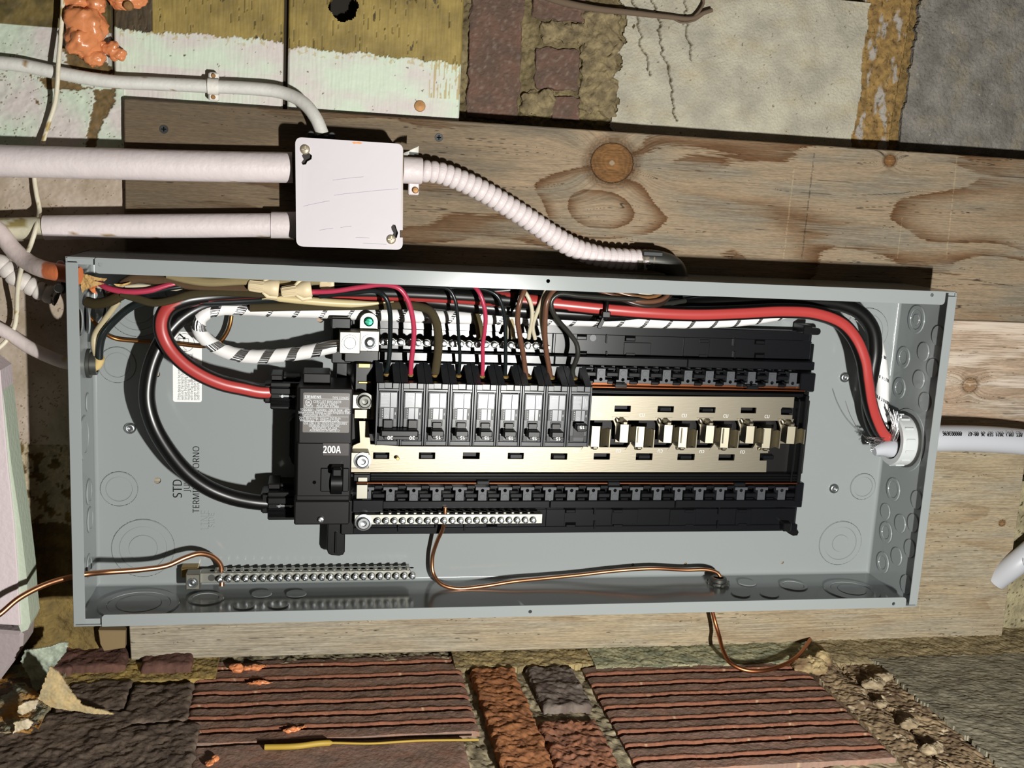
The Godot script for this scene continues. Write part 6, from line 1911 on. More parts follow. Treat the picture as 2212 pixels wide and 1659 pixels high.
	wire("wire", [Vector3(-444.7, 85.2, 14.0), Vector3(-446.3, 99.5, 14.0), Vector3(-440.3, 114.2, 16.0), Vector3(-437.5, 131.3, 20.0), Vector3(-438.8, 144.9, 26.0)], 1.4, black, M.insul, "thin black wire against the left end of the back plate", "wire", "wires along the top of the panel")
	# brown and cream loop right of the middle
	var lg := "brown loop under the top flange"
	wire("wire", [Vector3(44.9, 173.4, 56.0), Vector3(68.3, 163.4, 66.0), Vector3(93.0, 157.3, 70.0), Vector3(116.3, 154.6, 70.0), Vector3(136.4, 157.9, 66.0), Vector3(145.2, 165.6, 60.0), Vector3(149.2, 175.0, 52.0)], 2.6, brown, M.insul, "outer brown wire of the loop under the middle of the top flange", "wire", lg)
	wire("wire", [Vector3(56.0, 174.4, 52.0), Vector3(79.4, 165.4, 62.0), Vector3(104.3, 159.7, 66.0), Vector3(125.6, 159.3, 64.0), Vector3(138.5, 166.1, 58.0), Vector3(143.6, 175.6, 50.0)], 2.4, srgb(120, 84, 54), M.insul, "lighter brown wire inside the loop under the top flange", "wire", lg)
	wire("wire", [Vector3(70.8, 174.2, 54.0), Vector3(92.3, 164.8, 62.0), Vector3(113.8, 156.1, 66.0), Vector3(127.5, 156.2, 62.0)], 2.0, cream, M.insul, "cream wire slanting through the brown loop", "wire", lg)
	wire("wire", [Vector3(64.4, 169.5, 60.0), Vector3(89.1, 157.2, 66.0), Vector3(115.7, 150.4, 68.0), Vector3(135.5, 152.7, 64.0), Vector3(147.9, 162.3, 56.0)], 3.0, srgb(44, 38, 32), M.insul, "dark wire round the underside of the brown loop", "wire", lg)
	wire("wire", [Vector3(104.3, 158.7, 56.0), Vector3(113.6, 162.9, 60.0), Vector3(124.0, 162.8, 60.0), Vector3(136.3, 164.6, 54.0)], 2.6, cream, M.insul, "cream wire end in the middle of the brown loop", "wire", lg)
	for k in 3:
		wire("wire", [[Vector3(-329.9, 158.6, 50.0)], [Vector3(-302.9, 149.4, 50.0)], [Vector3(-248.2, 156.1, 50.0)]][k] + [[Vector3(-285.1, 157.0, 44.0), Vector3(-220.4, 159.0, 40.0), Vector3(-149.2, 158.8, 40.0), Vector3(-76.7, 159.9, 44.0), Vector3(-27.7, 163.8, 46.0), Vector3(43.2, 167.3, 44.0)], [Vector3(-248.3, 147.3, 38.0), Vector3(-191.7, 144.5, 38.0), Vector3(-134.4, 148.7, 40.0), Vector3(-86.3, 153.7, 44.0), Vector3(-37.8, 158.8, 48.0), Vector3(11.9, 165.5, 48.0)], [Vector3(-192.3, 161.4, 44.0), Vector3(-125.9, 166.0, 46.0), Vector3(-47.9, 169.0, 46.0), Vector3(48.1, 170.4, 44.0), Vector3(117.0, 166.6, 40.0), Vector3(173.0, 158.9, 34.0), Vector3(262.4, 158.5, 30.0), Vector3(331.4, 163.6, 26.0)]][k], [3.0, 3.2, 3.4][k], black, M.insul, ["black wire hidden high under the top flange behind the wire nuts", "black wire running behind the wire nuts above the thick cables", "long black wire under the top flange towards the right corner"][k], "wire", "wires along the top of the panel")
	# stripped cream sheath
	var mb := MB.new()
	mb.col = srgb(200, 184, 140)
	mb.tube(spline([Vector3(-281.9, 141.7, 50.0), Vector3(-270.9, 143.7, 52.0), Vector3(-243.3, 142.3, 52.0), Vector3(-210.8, 140.4, 50.0), Vector3(-177.8, 140.3, 48.0), Vector3(-148.9, 142.8, 44.0)], 4.0), 4.2, 10, func(tt): return clampf(minf(tt * 7.0, (1.0 - tt) * 3.0), 0.12, 1.0))
	single(mb, "cable_sheath", M.insul, "stripped cream cable sheath tapering at both ends, over the white-taped cable", "cable sheath")
	# torn brown paper at the corner
	mb = MB.new()
	var k0 := noise(88)
	var flap := func(pts: PackedVector2Array, z: float, c: Color, amp: float) -> void:
		var lo := Vector2(1e9, 1e9)
		var hi := -lo
		for p in pts:
			lo = lo.min(p); hi = hi.max(p)
		mb.relief(Vector3(0, 0, z), Vector3(1, 0, 0), Vector3(0, 1, 0), Vector3(0, 0, 1), lin(lo.x, hi.x, 0.4), lin(lo.y, hi.y, 0.4),
			func(u, v): return amp * k0.get_noise_2d(u * 0.05 + z, v * 0.05) if Geometry2D.is_point_in_polygon(Vector2(u, v), pts) else -999.0,
			func(u, v, _h): return c * (1.0 + 0.3 * k0.get_noise_2d(u * 0.2, v * 0.2)), 0.5)
	flap.call(PackedVector2Array([Vector2(-453.4, 162.1), Vector2(-445.4, 161.5), Vector2(-434.9, 158.4), Vector2(-427.7, 157.7), Vector2(-430.3, 154.9), Vector2(-439.2, 155.5), Vector2(-429.4, 152.7), Vector2(-441.4, 149.1), Vector2(-449.1, 145.3), Vector2(-450.9, 141.6), Vector2(-452.4, 147.8)]), 62, srgb(176, 142, 92), 5.0)
	flap.call(PackedVector2Array([Vector2(-450.7, 150.2), Vector2(-440.0, 149.7), Vector2(-434.5, 149.5), Vector2(-439.7, 147.9), Vector2(-438.9, 144.3), Vector2(-436.8, 141.2), Vector2(-442.3, 143.3), Vector2(-446.5, 147.7)]), 58, srgb(206, 122, 76), 4.0)
	flap.call(PackedVector2Array([Vector2(-423.0, 152.8), Vector2(-415.3, 152.6), Vector2(-405.8, 155.7), Vector2(-407.5, 152.9), Vector2(-416.2, 149.9), Vector2(-420.4, 150.6)]), 60, srgb(190, 156, 100), 4.0)
	single(mb, "torn_paper", M.vdull, "torn brown paper wrap at the upper left corner of the panel", "paper")
	# wire nuts
	for q in [[[Vector3(-294.8, 157.0, 64.0), Vector3(-264.7, 154.4, 64.0)], 5.6, 8.6, "cream wire nut left of the other, half under the top flange", 0.0], [[Vector3(-262.6, 151.6, 72.0), Vector3(-232.9, 156.4, 72.0)], 5.0, 8.6, "cream wire nut right of its neighbour, the pink wire coming out of it", 0.0], [[Vector3(-225.2, 160.3, 56.0), Vector3(-210.4, 160.8, 56.0)], 5.0, 7.6, "cream wire nut mostly hidden under the top flange", 0.0]]:
		var a: Vector3 = q[0][0]
		var b: Vector3 = q[0][1]
		mb = MB.new()
		var ax := (b - a).normalized()
		var L := a.distance_to(b)
		var r0: float = q[1]
		var r1: float = q[2]
		mb.lathe(a, ax, [Vector2(0, 0), Vector2(r0 - 0.8, 0), Vector2(r0, 1.0), Vector2(r0 * 1.1, L * 0.52), Vector2(r1, L * 0.72), Vector2(r1, L - 0.8), Vector2(r1 - 0.8, L), Vector2(0, L - 2.0)], 24, false)
		for s in 10:
			var bs := Basis(ax, TAU * s / 10.0)
			var sd: Vector3 = bs * ax.cross(Vector3(0, 0, 1)).normalized()
			mb.tube(PackedVector3Array([a + ax * 1.5 + sd * r0, a + ax * L * 0.5 + sd * r0 * 1.09]), 0.55, 5)
		for s in [-1.0, 1.0]:
			var sd: Vector3 = ax.cross(Vector3(0, 0, 1)).normalized() * s
			mb.tube(PackedVector3Array([a + ax * L * 0.5 + sd * r0 * 0.9, a + ax * L * 0.66 + sd * r1 * 1.08, a + ax * (L - 1.0) + sd * r1 * 1.04]), 2.4, 8)
		single(mb, "wire_nut", M.nut, q[3], "wire nut", "cream wire nuts")
	# zip ties
	for q in [[Vector3(72.8, 153.6, 74.0), Vector3(71.1, 134.9, 74.0), "black cable tie on the thick cables, right of the last breaker's wire"], [Vector3(-20.5, 163.3, 58.0), Vector3(-21.5, 150.0, 62.0), "black cable tie on the thick cables behind the left brown wire"]]:
		var p: Vector3 = q[0]
		var e: Vector3 = q[1]
		var t := thing("cable_tie", q[2], "cable tie", e, "black cable ties")
		mb = MB.new()
		mb.tube(PackedVector3Array([p + Vector3(0, 3, -26), p + Vector3(0, 3, -3), p, (p + e) * 0.5 + Vector3(0, 0, 1.5), e, e + Vector3(0, -2, -5), e + Vector3(0, -2, -30)]), 1.9, 8)
		put(mb, "strap", M.black, t)
		mb = MB.new()
		var c := e.lerp(p, 0.35)
		mb.box(c.x - 4.6, c.y - 4.6, c.x + 4.6, c.y + 2.5, c.z - 2, c.z + 4, 1.0)
		put(mb, "catch", M.black, t)
		mb = MB.new()
		mb.xf = Transform3D(Basis(Vector3(0, 0, 1), -0.45), Vector3(c.x - 3.0, c.y - 9.0, c.z))
		mb.box(-2.2, -8, 2.2, 7, -3, 0.5, 0.5)
		put(mb, "tail", M.black, t)
	# left connector clamp inside the panel
	var t2 := thing("cable_clamp", "zinc cable clamp inside the left wall, with a tan sheath stub", "cable clamp", Vector3(-450.0, 62.2, 34.6))
	mb = MB.new()
	mb.lathe(Vector3(-453.6, 68.3, 29.3), Vector3(1, 0, 0), [Vector2(15, 0), Vector2(15, 3), Vector2(12, 3.4), Vector2(11.5, 9), Vector2(9, 9), Vector2(9, 1)], 28)
	put(mb, "ring", M.dark_zinc, t2)
	mb = MB.new()
	mb.tube(spline([Vector3(-449.1, 65.2, 30.0), Vector3(-445.1, 66.6, 32.0), Vector3(-442.0, 71.7, 34.0), Vector3(-440.7, 75.8, 36.0)], 1.5), 5.0, 10)
	put(mb, "sheath_stub", flatmat(206, 180, 122, 0.7), t2)

func ground_wires() -> void:
	var cop: Material = M.copper
	var a := Vector3(-453.0, -148.4, 49.4)
	var mb := MB.new()
	mb.tube(spline([Vector3(-539.3, -177.4, 108.0), Vector3(-524.6, -168.8, 100.0), Vector3(-509.5, -156.6, 92.0), Vector3(-487.7, -146.3, 84.0), Vector3(-465.1, -140.7, 78.0), Vector3(-449.7, -139.9, 72.0), Vector3(-433.4, -142.7, 60.0), Vector3(-403.7, -145.2, 48.0), Vector3(-377.1, -144.0, 40.0), Vector3(-359.1, -137.7, 34.0), Vector3(-344.6, -135.4, 28.0), Vector3(-331.7, -141.4, 22.0), Vector3(-324.2, -151.5, 19.0), Vector3(-322.7, -163.1, 19.0), Vector3(-322.5, -174.6, 22.0)], 2.5), 2.9, 12)
	single(mb, "copper_wire", cop, "bare copper wire through the left wall, bent down into the ground bar", "copper wire", "bare copper ground wires")
	mb = MB.new()
	mb.tube(spline([Vector3(-84.4, -81.9, 38.0), Vector3(-84.6, -90.3, 38.0), Vector3(-85.5, -106.5, 34.0), Vector3(-90.2, -125.9, 24.0), Vector3(-93.9, -147.0, 18.0), Vector3(-92.4, -164.4, 20.0), Vector3(-84.5, -174.1, 28.0), Vector3(-67.6, -178.3, 32.0), Vector3(-38.4, -177.4, 30.0), Vector3(-0.5, -173.6, 26.0), Vector3(38.1, -171.9, 22.0), Vector3(76.9, -169.4, 20.0), Vector3(121.1, -165.0, 20.0), Vector3(165.4, -162.1, 22.0), Vector3(205.5, -164.5, 22.0), Vector3(233.6, -164.2, 24.0), Vector3(245.1, -168.0, 25.0), Vector3(249.4, -174.6, 26.0), Vector3(250.4, -184.0, 19.8), Vector3(257.6, -196.0, 1.5)], 2.5), 2.3, 12)
	single(mb, "copper_wire", cop, "bare copper wire looping from the lower neutral bar to the dark bushing", "copper wire", "bare copper ground wires")
	mb = MB.new()
	mb.tube(spline([Vector3(242.9, -214.8, 24.0), Vector3(247.6, -229.9, 26.0), Vector3(250.1, -243.2, 36.0), Vector3(247.5, -251.5, 56.0), Vector3(250.0, -258.7, 74.0), Vector3(263.3, -262.9, 84.0), Vector3(283.5, -263.8, 86.0), Vector3(314.8, -263.8, 74.0), Vector3(340.8, -263.2, 56.0), Vector3(369.7, -263.4, 24.0), Vector3(384.7, -265.6, 4.0)], 2.5), 2.4, 12)
	single(mb, "copper_wire", flatmat(176, 112, 76, 0.4, 1.0), "copper wire hanging in a loop below the panel, in front of the plywood", "copper wire", "bare copper ground wires")
	mb = MB.new()
	mb.tube(spline([Vector3(-456.7, 134.0, 30.0), Vector3(-454.7, 119.9, 28.0), Vector3(-447.7, 109.0, 22.0), Vector3(-440.5, 98.2, 14.0), Vector3(-431.3, 91.4, 8.0), Vector3(-407.9, 88.8, 6.0), Vector3(-375.7, 87.8, 6.0), Vector3(-342.9, 85.5, 8.0), Vector3(-328.5, 89.4, 12.0), Vector3(-319.9, 99.7, 14.0), Vector3(-315.6, 110.8, 16.0), Vector3(-314.3, 119.6, 16.0)], 2.5), 2.2, 10)
	single(mb, "copper_wire", flatmat(150, 104, 62, 0.4, 1.0), "thin copper wire across the back plate behind the looped cables at the left", "copper wire", "bare copper ground wires")
	# bushing in the bottom wall
	var t := thing("bushing", "dark locknut and bushing in the panel's bottom wall, copper wire passing through", "bushing", Vector3(246.7, -179.5, 25.2))
	mb = MB.new()
	var c := Vector3(244.4, -179.5, 31.1)
	mb.lathe(c, Vector3(0, 1, 0), [Vector2(11.5, 0), Vector2(12, 1), Vector2(12, 4), Vector2(9.5, 4.4), Vector2(9.5, 8), Vector2(8.5, 8.8), Vector2(6, 8.8), Vector2(6, 2)], 28)
	for k in 8:
		mb.xf = Transform3D(Basis(Vector3(0, 1, 0), TAU * k / 8.0), c)
		mb.box(10.5, 0, 13.6, 4, -1.8, 1.8, 0.6)
	mb.xf = Transform3D()
	put(mb, "locknut", M.dark_zinc, t)
	mb = MB.new()
	mb.lathe(c, Vector3(0, 1, 0), [Vector2(6.0, 6), Vector2(0, 6)], 20)
	put(mb, "opening", M.hole, t)

# ---------------------------------------------------------------- painted conduit, box, foam

func paintcol(base: Color, chip: Color, sd: int, sc: float, thr: float) -> Callable:
	var a := noise(sd)
	return func(p: Vector3) -> Color:
		var s: float = a.get_noise_3d(p.x * sc, p.y * sc, p.z * sc)
		return chip if s > thr else base * (1.0 + 0.08 * s)

func tint(mb: MB, f: Callable) -> void:
	for i in mb.v.size():
		mb.c[i] = f.call(mb.v[i])

func conduits() -> void:
	var pk := srgb(211, 200, 200)
	var chip := srgb(150, 122, 80)
	var pc := paintcol(pk, chip, 131, 0.035, 0.56)
	var mb := MB.new()
	# two straight conduits from the left into the box
	mb.tube(spline([Vector3(-557.2, 263.8, 22.0), Vector3(-447.2, 267.2, 22.0), Vector3(-341.7, 270.6, 22.0), Vector3(-254.3, 274.2, 22.0)], 6.0), 15.4, 28)
	tint(mb, pc)
	single(mb, "conduit", M.vsatin, "upper of two straight pink-painted conduits running left from the junction box", "conduit", "painted conduits")
	mb = MB.new()
	var p0 := Vector3(-493.8, 202.0, 20.0)
	mb.tube(spline([p0, Vector3(-404.6, 207.6, 20.0), Vector3(-273.0, 215.3, 20.0)], 6.0), 12.2, 26)
	var p1 := Vector3(-274.9, 215.2, 20.0)
	var p2 := Vector3(-248.8, 216.4, 20.0)
	mb.tube(PackedVector3Array([p1, p1 + Vector3(1.2, 0, 0), p2]), 13.6, 26)
	tint(mb, pc)
	single(mb, "conduit", M.vsatin, "lower of two straight pink-painted conduits, with a collar at the junction box", "conduit", "painted conduits")
	mb = MB.new()
	mb.tube(spline([Vector3(-561.3, 196.9, 16.0), Vector3(-535.6, 198.6, 17.0), Vector3(-509.7, 200.7, 18.0), Vector3(-493.1, 202.0, 19.0)], 5.0), 11.0, 22)
	tint(mb, paintcol(srgb(188, 182, 160), srgb(136, 122, 76), 132, 0.05, 0.2))
	single(mb, "conduit", M.vsatin, "short dirty olive-stained conduit end at the left edge, butting on the lower conduit", "conduit", "painted conduits")
	# painted cable with its strap
	mb = MB.new()
	mb.tube(spline([Vector3(-551.4, 358.3, 2.0), Vector3(-517.9, 357.8, 2.0), Vector3(-479.8, 352.7, 2.0), Vector3(-432.3, 348.2, 2.0), Vector3(-388.6, 349.3, 0.0), Vector3(-334.9, 350.4, 0.0), Vector3(-298.3, 351.0, 2.0), Vector3(-266.0, 348.9, 6.0), Vector3(-244.8, 339.5, 16.0), Vector3(-232.1, 324.7, 24.0), Vector3(-224.8, 309.0, 26.0)], 4.0), 6.6, 18)
	tint(mb, paintcol(srgb(204, 202, 196), chip, 133, 0.05, 0.55))
	single(mb, "cable", M.vsatin, "thick white-painted cable curving down into the top of the junction box", "cable")
	var t := thing("cable_strap", "small painted strap over the white cable, two nail heads in it", "cable strap", Vector3(-334.8, 340.3, -4.0))
	mb = MB.new()
	var s := Vector3(-334.4, 350.5, 0.0)
	for k in 2:
		mb.box(s.x - 5, s.y + (7 if k == 0 else -14), s.x + 5, s.y + (14 if k == 0 else -7), -9, 0 if k == 0 else 0, 1.5)
	mb.lathe(Vector3(s.x - 5.4, s.y, 0), Vector3(1, 0, 0), [Vector2(8.2, 0), Vector2(8.2, 10.8)], 24)
	tint(mb, paintcol(srgb(220, 216, 208), srgb(150, 120, 70), 134, 0.09, 0.5))
	put(mb, "strap_band", M.vsatin, t)
	mb = MB.new()
	mb.cyl(s + Vector3(0, 10.5, 0), Vector3(0, 0, 1), 2.2, 1.6, 0.5, 12)
	mb.cyl(s + Vector3(0, -10.5, 0), Vector3(0, 0, 1), 2.2, 1.6, 0.5, 12)
	put(mb, "nail_head", M.rust, t)
	# junction box
	t = thing("junction_box", "square junction box with a white-painted blank cover, two screws in its keyhole slots", "junction box", Vector3(-194.3, 196.9, 2.0))
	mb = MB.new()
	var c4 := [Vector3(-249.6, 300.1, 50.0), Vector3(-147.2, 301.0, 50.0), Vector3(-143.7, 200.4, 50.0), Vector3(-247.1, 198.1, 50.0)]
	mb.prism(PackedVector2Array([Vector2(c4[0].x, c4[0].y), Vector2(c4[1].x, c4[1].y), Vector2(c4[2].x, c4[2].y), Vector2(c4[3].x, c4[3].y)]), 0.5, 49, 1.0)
	put(mb, "box_body", flatmat(46, 42, 40, 0.8), t)  # body coloured dark to stand for the shade inside the keyhole slots
	mb = MB.new()
	var cc := [Vector3(-251.6, 303.4, 54.0), Vector3(-145.2, 303.2, 54.0), Vector3(-142.0, 197.4, 54.0), Vector3(-248.8, 196.4, 54.0)]
	var poly := PackedVector2Array()
	for k in 4:
		var a := Vector2(cc[k].x, cc[k].y)
		var pv := Vector2(cc[(k + 3) % 4].x, cc[(k + 3) % 4].y)
		var nx := Vector2(cc[(k + 1) % 4].x, cc[(k + 1) % 4].y)
		var r := 7.0
		var q0 := a + (pv - a).normalized() * r
		var q1 := a + (nx - a).normalized() * r
		for m in 7:
			var f := m / 6.0
			poly.push_back(q0.lerp(a, f).lerp(a.lerp(q1, f), f))
		if k == 1:
			for q in [Vector3(-142.7, 217.5, 54.0), Vector3(-145.6, 217.4, 54.0), Vector3(-145.3, 209.9, 54.0), Vector3(-142.5, 210.0, 54.0)]:
				poly.push_back(Vector2(q.x, q.y))
	poly = cut(poly, PackedVector2Array([Vector2(-244.9, 285.9), Vector2(-242.2, 289.6), Vector2(-238.2, 289.0), Vector2(-235.0, 286.5), Vector2(-235.4, 282.9), Vector2(-239.4, 280.4), Vector2(-240.7, 277.6), Vector2(-243.8, 277.0), Vector2(-245.2, 279.1), Vector2(-243.0, 282.4)]))
	poly = cut(poly, PackedVector2Array([Vector2(-154.6, 220.2), Vector2(-152.8, 222.7), Vector2(-150.4, 222.3), Vector2(-148.9, 218.2), Vector2(-147.3, 214.5), Vector2(-148.6, 209.3), Vector2(-152.3, 208.2), Vector2(-153.3, 211.0), Vector2(-152.0, 214.3), Vector2(-154.0, 217.5)]))
	mb.prism(poly, 50, 54, 0.0)
	tint(mb, paintcol(srgb(198, 192, 196), srgb(184, 164, 144), 135, 0.022, 0.62))
	put(mb, "cover", M.vsmooth, t)
	mb = MB.new()
	# orange chip and old scratches left in the paint
	var oc := Vector3(-192.6, 301.2, 54.0)
	mb.prism(PackedVector2Array([Vector2(-196.3, 301.9), Vector2(-194.0, 302.5), Vector2(-191.7, 302.2), Vector2(-189.0, 302.8), Vector2(-185.8, 301.6), Vector2(-187.6, 300.6), Vector2(-191.7, 300.8), Vector2(-194.4, 300.2)]), 53.9, 54.15, 0)
	put(mb, "paint_chip", flatmat(222, 150, 96, 0.7), t)
	mb = MB.new()
	for q in [[718, 389, 785, 382], [722, 422, 765, 417], [765, 417, 862, 409], [692, 437, 712, 434], [736, 493, 760, 490], [786, 528, 838, 532], [655, 445, 700, 436], [690, 498, 720, 494], [770, 515, 800, 517]]:
		var a := px2(q[0], q[1])
		var b := px2(q[2], q[3])
		mb.tube(PackedVector3Array([a, (a + b) * 0.5 + Vector3(0, 0.3, 0), b]), 0.22, 5)
	put(mb, "scratch", flatmat(168, 166, 178, 0.6), t)
	for q in [Vector3(-241.8, 291.9, 54.0), Vector3(-154.2, 207.6, 54.0)]:
		mb = MB.new()
		mb.lathe(q, Vector3(0, 0, 1), [Vector2(4.9, 0), Vector2(4.7, 1.4), Vector2(3.2, 2.4), Vector2(0, 2.6)], 20, false)
		mb.box(q.x - 3.6, q.y - 0.5, q.x + 3.6, q.y + 0.5, 55.6, 56.8, 0.1)
		mb.box(q.x - 0.5, q.y - 3.6, q.x + 0.5, q.y + 3.6, 55.6, 56.8, 0.1)
		put(mb, "cover_screw", flatmat(168, 156, 134, 0.45, 0.5), t)
	mb = MB.new()
	mb.box(-240.0, 305.1, -211.4, 308.8, 8, 30, 2.0)
	mb.cyl(Vector3(-236.4, 308.1, 30.0), Vector3(0, 0, 1), 3.6, 4, 0.8, 14)
	mb.cyl(Vector3(-215.6, 308.1, 30.0), Vector3(0, 0, 1), 3.6, 4, 0.8, 14)
	put(mb, "clamp", M.darkscrew, t)
	# connector and flexible conduit
	t = thing("conduit_connector", "white-painted connector on the junction box's right side, a screw in its tab", "connector", Vector3(-131.1, 282.3, 20.0))
	var f0 := Vector3(-142.5, 278.2, 26.0)
	mb = MB.new()
	mb.lathe(f0, Vector3(1, 0, 0), [Vector2(13.6, 0), Vector2(13.8, 1), Vector2(13.8, 18.5), Vector2(13.0, 20), Vector2(10, 20)], 28)
	mb.box(f0.x + 6.5, f0.y - 25, f0.x + 17.5, f0.y - 12, 18, 26, 1.0)
	tint(mb, pc)
	put(mb, "sleeve", M.vsatin, t)
	mb = MB.new()
	mb.lathe(Vector3(-128.8, 258.2, 26.0), Vector3(0, 0, 1), [Vector2(3.4, 0), Vector2(3.4, 2), Vector2(2.6, 3.4), Vector2(0, 3.6)], 14)
	put(mb, "screw", M.rust, t)
	var fp := [Vector3(-121.9, 278.5, 26.0), Vector3(-103.9, 277.1, 26.0), Vector3(-79.2, 269.9, 26.0), Vector3(-54.1, 259.3, 26.0), Vector3(-28.5, 246.1, 26.0), Vector3(-2.5, 231.8, 26.0), Vector3(23.9, 216.3, 26.0), Vector3(50.4, 204.1, 26.0), Vector3(82.1, 197.4, 26.0), Vector3(108.5, 196.5, 26.0), Vector3(134.0, 196.5, 26.0)]
	armoured(fp, 11.6, 7.7, "flexible_conduit", "white-painted flexible metal conduit sagging from the junction box to the panel's top", pk, srgb(112, 104, 92), 0.55, 137)
	t = thing("conduit_connector", "dark angled connector where the flexible conduit meets the top of the panel", "connector", Vector3(153.9, 187.7, 20.0))
	mb = MB.new()
	mb.tube(spline([Vector3(127.6, 196.8, 26.0), Vector3(143.2, 195.4, 26.0), Vector3(156.9, 191.4, 26.0), Vector3(164.0, 183.5, 26.0), Vector3(166.4, 168.1, 26.0)], 2.0), 11.5, 20)
	put(mb, "elbow", M.dark_zinc, t)
	mb = MB.new()
	mb.box(119.3, 200.6, 143.1, 207.1, 20, 38, 1.5)
	mb.cyl(Vector3(126.3, 191.0, 38.0), Vector3(0, 0, 1), 3, 4, 0.6, 12)
	put(mb, "clamp", M.darkscrew, t)
	# curled chip of paint beside the box
	mb = MB.new()
	mb.relief(Vector3(-143.3, 295.1, 40.0), Vector3(1, 0, 0), Vector3(0, 1, 0), Vector3(0, 0, 1), lin(0, 15, 0.8), lin(-4, 9, 0.8), func(u, v): return 6.0 * sin(u * 0.2) if v < u * 0.5 + 0.5 and v > u * 0.12 - 3.0 else -999.0, func(u, v, _h): return srgb(220, 216, 206) if v > 1.0 or u < 5.0 else srgb(92, 96, 96), 0.5)
	single(mb, "paint_flake", M.vdull, "curled white paint flake sticking out above the box's right connector", "paint flake")
	# lower left: painted cable, armoured cable and thin wire
	mb = MB.new()
	mb.tube(spline([Vector3(-549.6, 209.4, 26.0), Vector3(-532.2, 196.1, 30.0), Vector3(-520.5, 182.2, 36.0), Vector3(-503.1, 169.8, 48.0), Vector3(-484.3, 164.8, 66.0), Vector3(-464.6, 163.1, 80.0), Vector3(-448.5, 161.5, 84.0)], 3.0), 8.4, 18)
	var rim := Vector3(-484.7, 164.7, 66.0)
	tint(mb, func(p: Vector3) -> Color: return srgb(206, 116, 74) if p.x > rim.x + 5.0 * noise(138).get_noise_2d(p.y * 0.2, p.z * 0.2) else srgb(216, 200, 196))
	single(mb, "cable", M.vsatin, "pink-painted cable with a bare orange end, entering the panel's upper left corner", "cable")
	armoured([Vector3(-547.9, 168.8, 22.0), Vector3(-533.2, 164.0, 22.0), Vector3(-522.9, 153.4, 22.0), Vector3(-510.2, 145.6, 22.0), Vector3(-497.5, 138.7, 22.0), Vector3(-482.8, 133.7, 22.0)], 9.4, 9.0, "flexible_conduit", "white-painted armoured cable at the left edge, its end bare and dark", srgb(206, 198, 192), srgb(70, 68, 62), 0.35, 139)
	t = thing("conduit_connector", "dark double clamp connector on the panel's upper left side", "connector", Vector3(-476.1, 136.7, 40.0))
	mb = MB.new()
	mb.box(-475.6, 140.0, -468.3, 172.5, 14, 52, 4.0)
	put(mb, "clamp", M.darkscrew, t)
	mb = MB.new()
	mb.cyl(Vector3(-474.1, 146.1, 52.0), Vector3(0, 0, 1), 4.6, 4, 1.0, 16)
	mb.cyl(Vector3(-471.9, 169.1, 52.0), Vector3(0, 0, 1), 4.2, 3, 1.0, 16)
	put(mb, "clamp_screw", M.zinc, t)
	mb = MB.new()
	mb.tube(spline([Vector3(-474.1, 433.7, 8.0), Vector3(-475.0, 412.3, 8.0), Vector3(-477.1, 386.1, 9.0), Vector3(-478.9, 359.5, 13.0), Vector3(-479.9, 341.9, 14.0), Vector3(-485.1, 322.6, 4.0), Vector3(-492.6, 302.3, 0.0), Vector3(-497.2, 283.9, 4.0)], 3.0), 2.2, 10)
	mb.tube(spline([Vector3(-505.7, 261.1, -2.0), Vector3(-507.3, 251.9, -2.0), Vector3(-504.6, 233.8, 2.0), Vector3(-501.4, 219.5, 6.0), Vector3(-499.0, 203.0, 30.0), Vector3(-503.1, 185.2, 36.0), Vector3(-505.8, 172.5, 50.0), Vector3(-512.7, 157.9, 38.0), Vector3(-518.9, 138.3, 26.0), Vector3(-524.6, 113.2, 10.0), Vector3(-528.1, 98.7, 8.0), Vector3(-536.2, 84.8, 12.0), Vector3(-548.5, 73.3, 16.0)], 3.0), 2.3, 10)
	tint(mb, paintcol(srgb(214, 206, 184), srgb(168, 146, 92), 140, 0.06, 0.35))
	single(mb, "thin_wire", M.vsatin, "thin cream-painted wire wandering down the left side behind the conduits", "wire")
	mb = MB.new()
	mb.tube(spline([Vector3(-558.3, 107.2, 8.0), Vector3(-532.1, 93.2, 10.0), Vector3(-514.0, 81.9, 14.0), Vector3(-489.9, 72.7, 24.0), Vector3(-472.8, 68.4, 30.0), Vector3(-452.0, 69.2, 37.3)], 3.0), 6.6, 14)
	tint(mb, paintcol(srgb(210, 198, 194), srgb(190, 172, 132), 141, 0.06, 0.4))
	single(mb, "cable", M.vsatin, "pale painted cable slanting into the left wall of the panel", "cable")
	# painted casing boards at the lower left edge
	t = thing("painted_casing", "pale pink painted casing with a chipped mint edge, at the lower left", "casing", Vector3(-533.7, -221.3, 40.0))
	mb = MB.new()
	mb.prism(PackedVector2Array([Vector2(-560.4, 91.2), Vector2(-528.1, 64.8), Vector2(-526.9, 37.4), Vector2(-524.2, -27.8), Vector2(-520.1, -89.8), Vector2(-518.2, -143.3), Vector2(-518.2, -172.9), Vector2(-517.2, -198.8), Vector2(-570.9, -193.9)]), 20, 60, 1.0)
	mb.v = mb.v
	tint(mb, func(_p: Vector3) -> Color: return srgb(204, 190, 193))
	put(mb, "casing_board", M.vsatin, t)
	mb = MB.new()
	mb.prism(PackedVector2Array([Vector2(-529.0, 64.3), Vector2(-526.5, 36.8), Vector2(-521.7, -28.6), Vector2(-514.9, -90.8), Vector2(-510.7, -144.5), Vector2(-509.8, -174.3), Vector2(-508.2, -196.8), Vector2(-511.0, -204.3), Vector2(-517.3, -207.1), Vector2(-519.7, -200.0), Vector2(-519.9, -144.4), Vector2(-522.6, -90.7), Vector2(-526.8, -28.6), Vector2(-529.4, 36.7)]), 20, 57, 3.0)
	tint(mb, func(_p: Vector3) -> Color: return srgb(182, 192, 174))
	put(mb, "chipped_edge", M.vsatin, t)
	mb = MB.new()
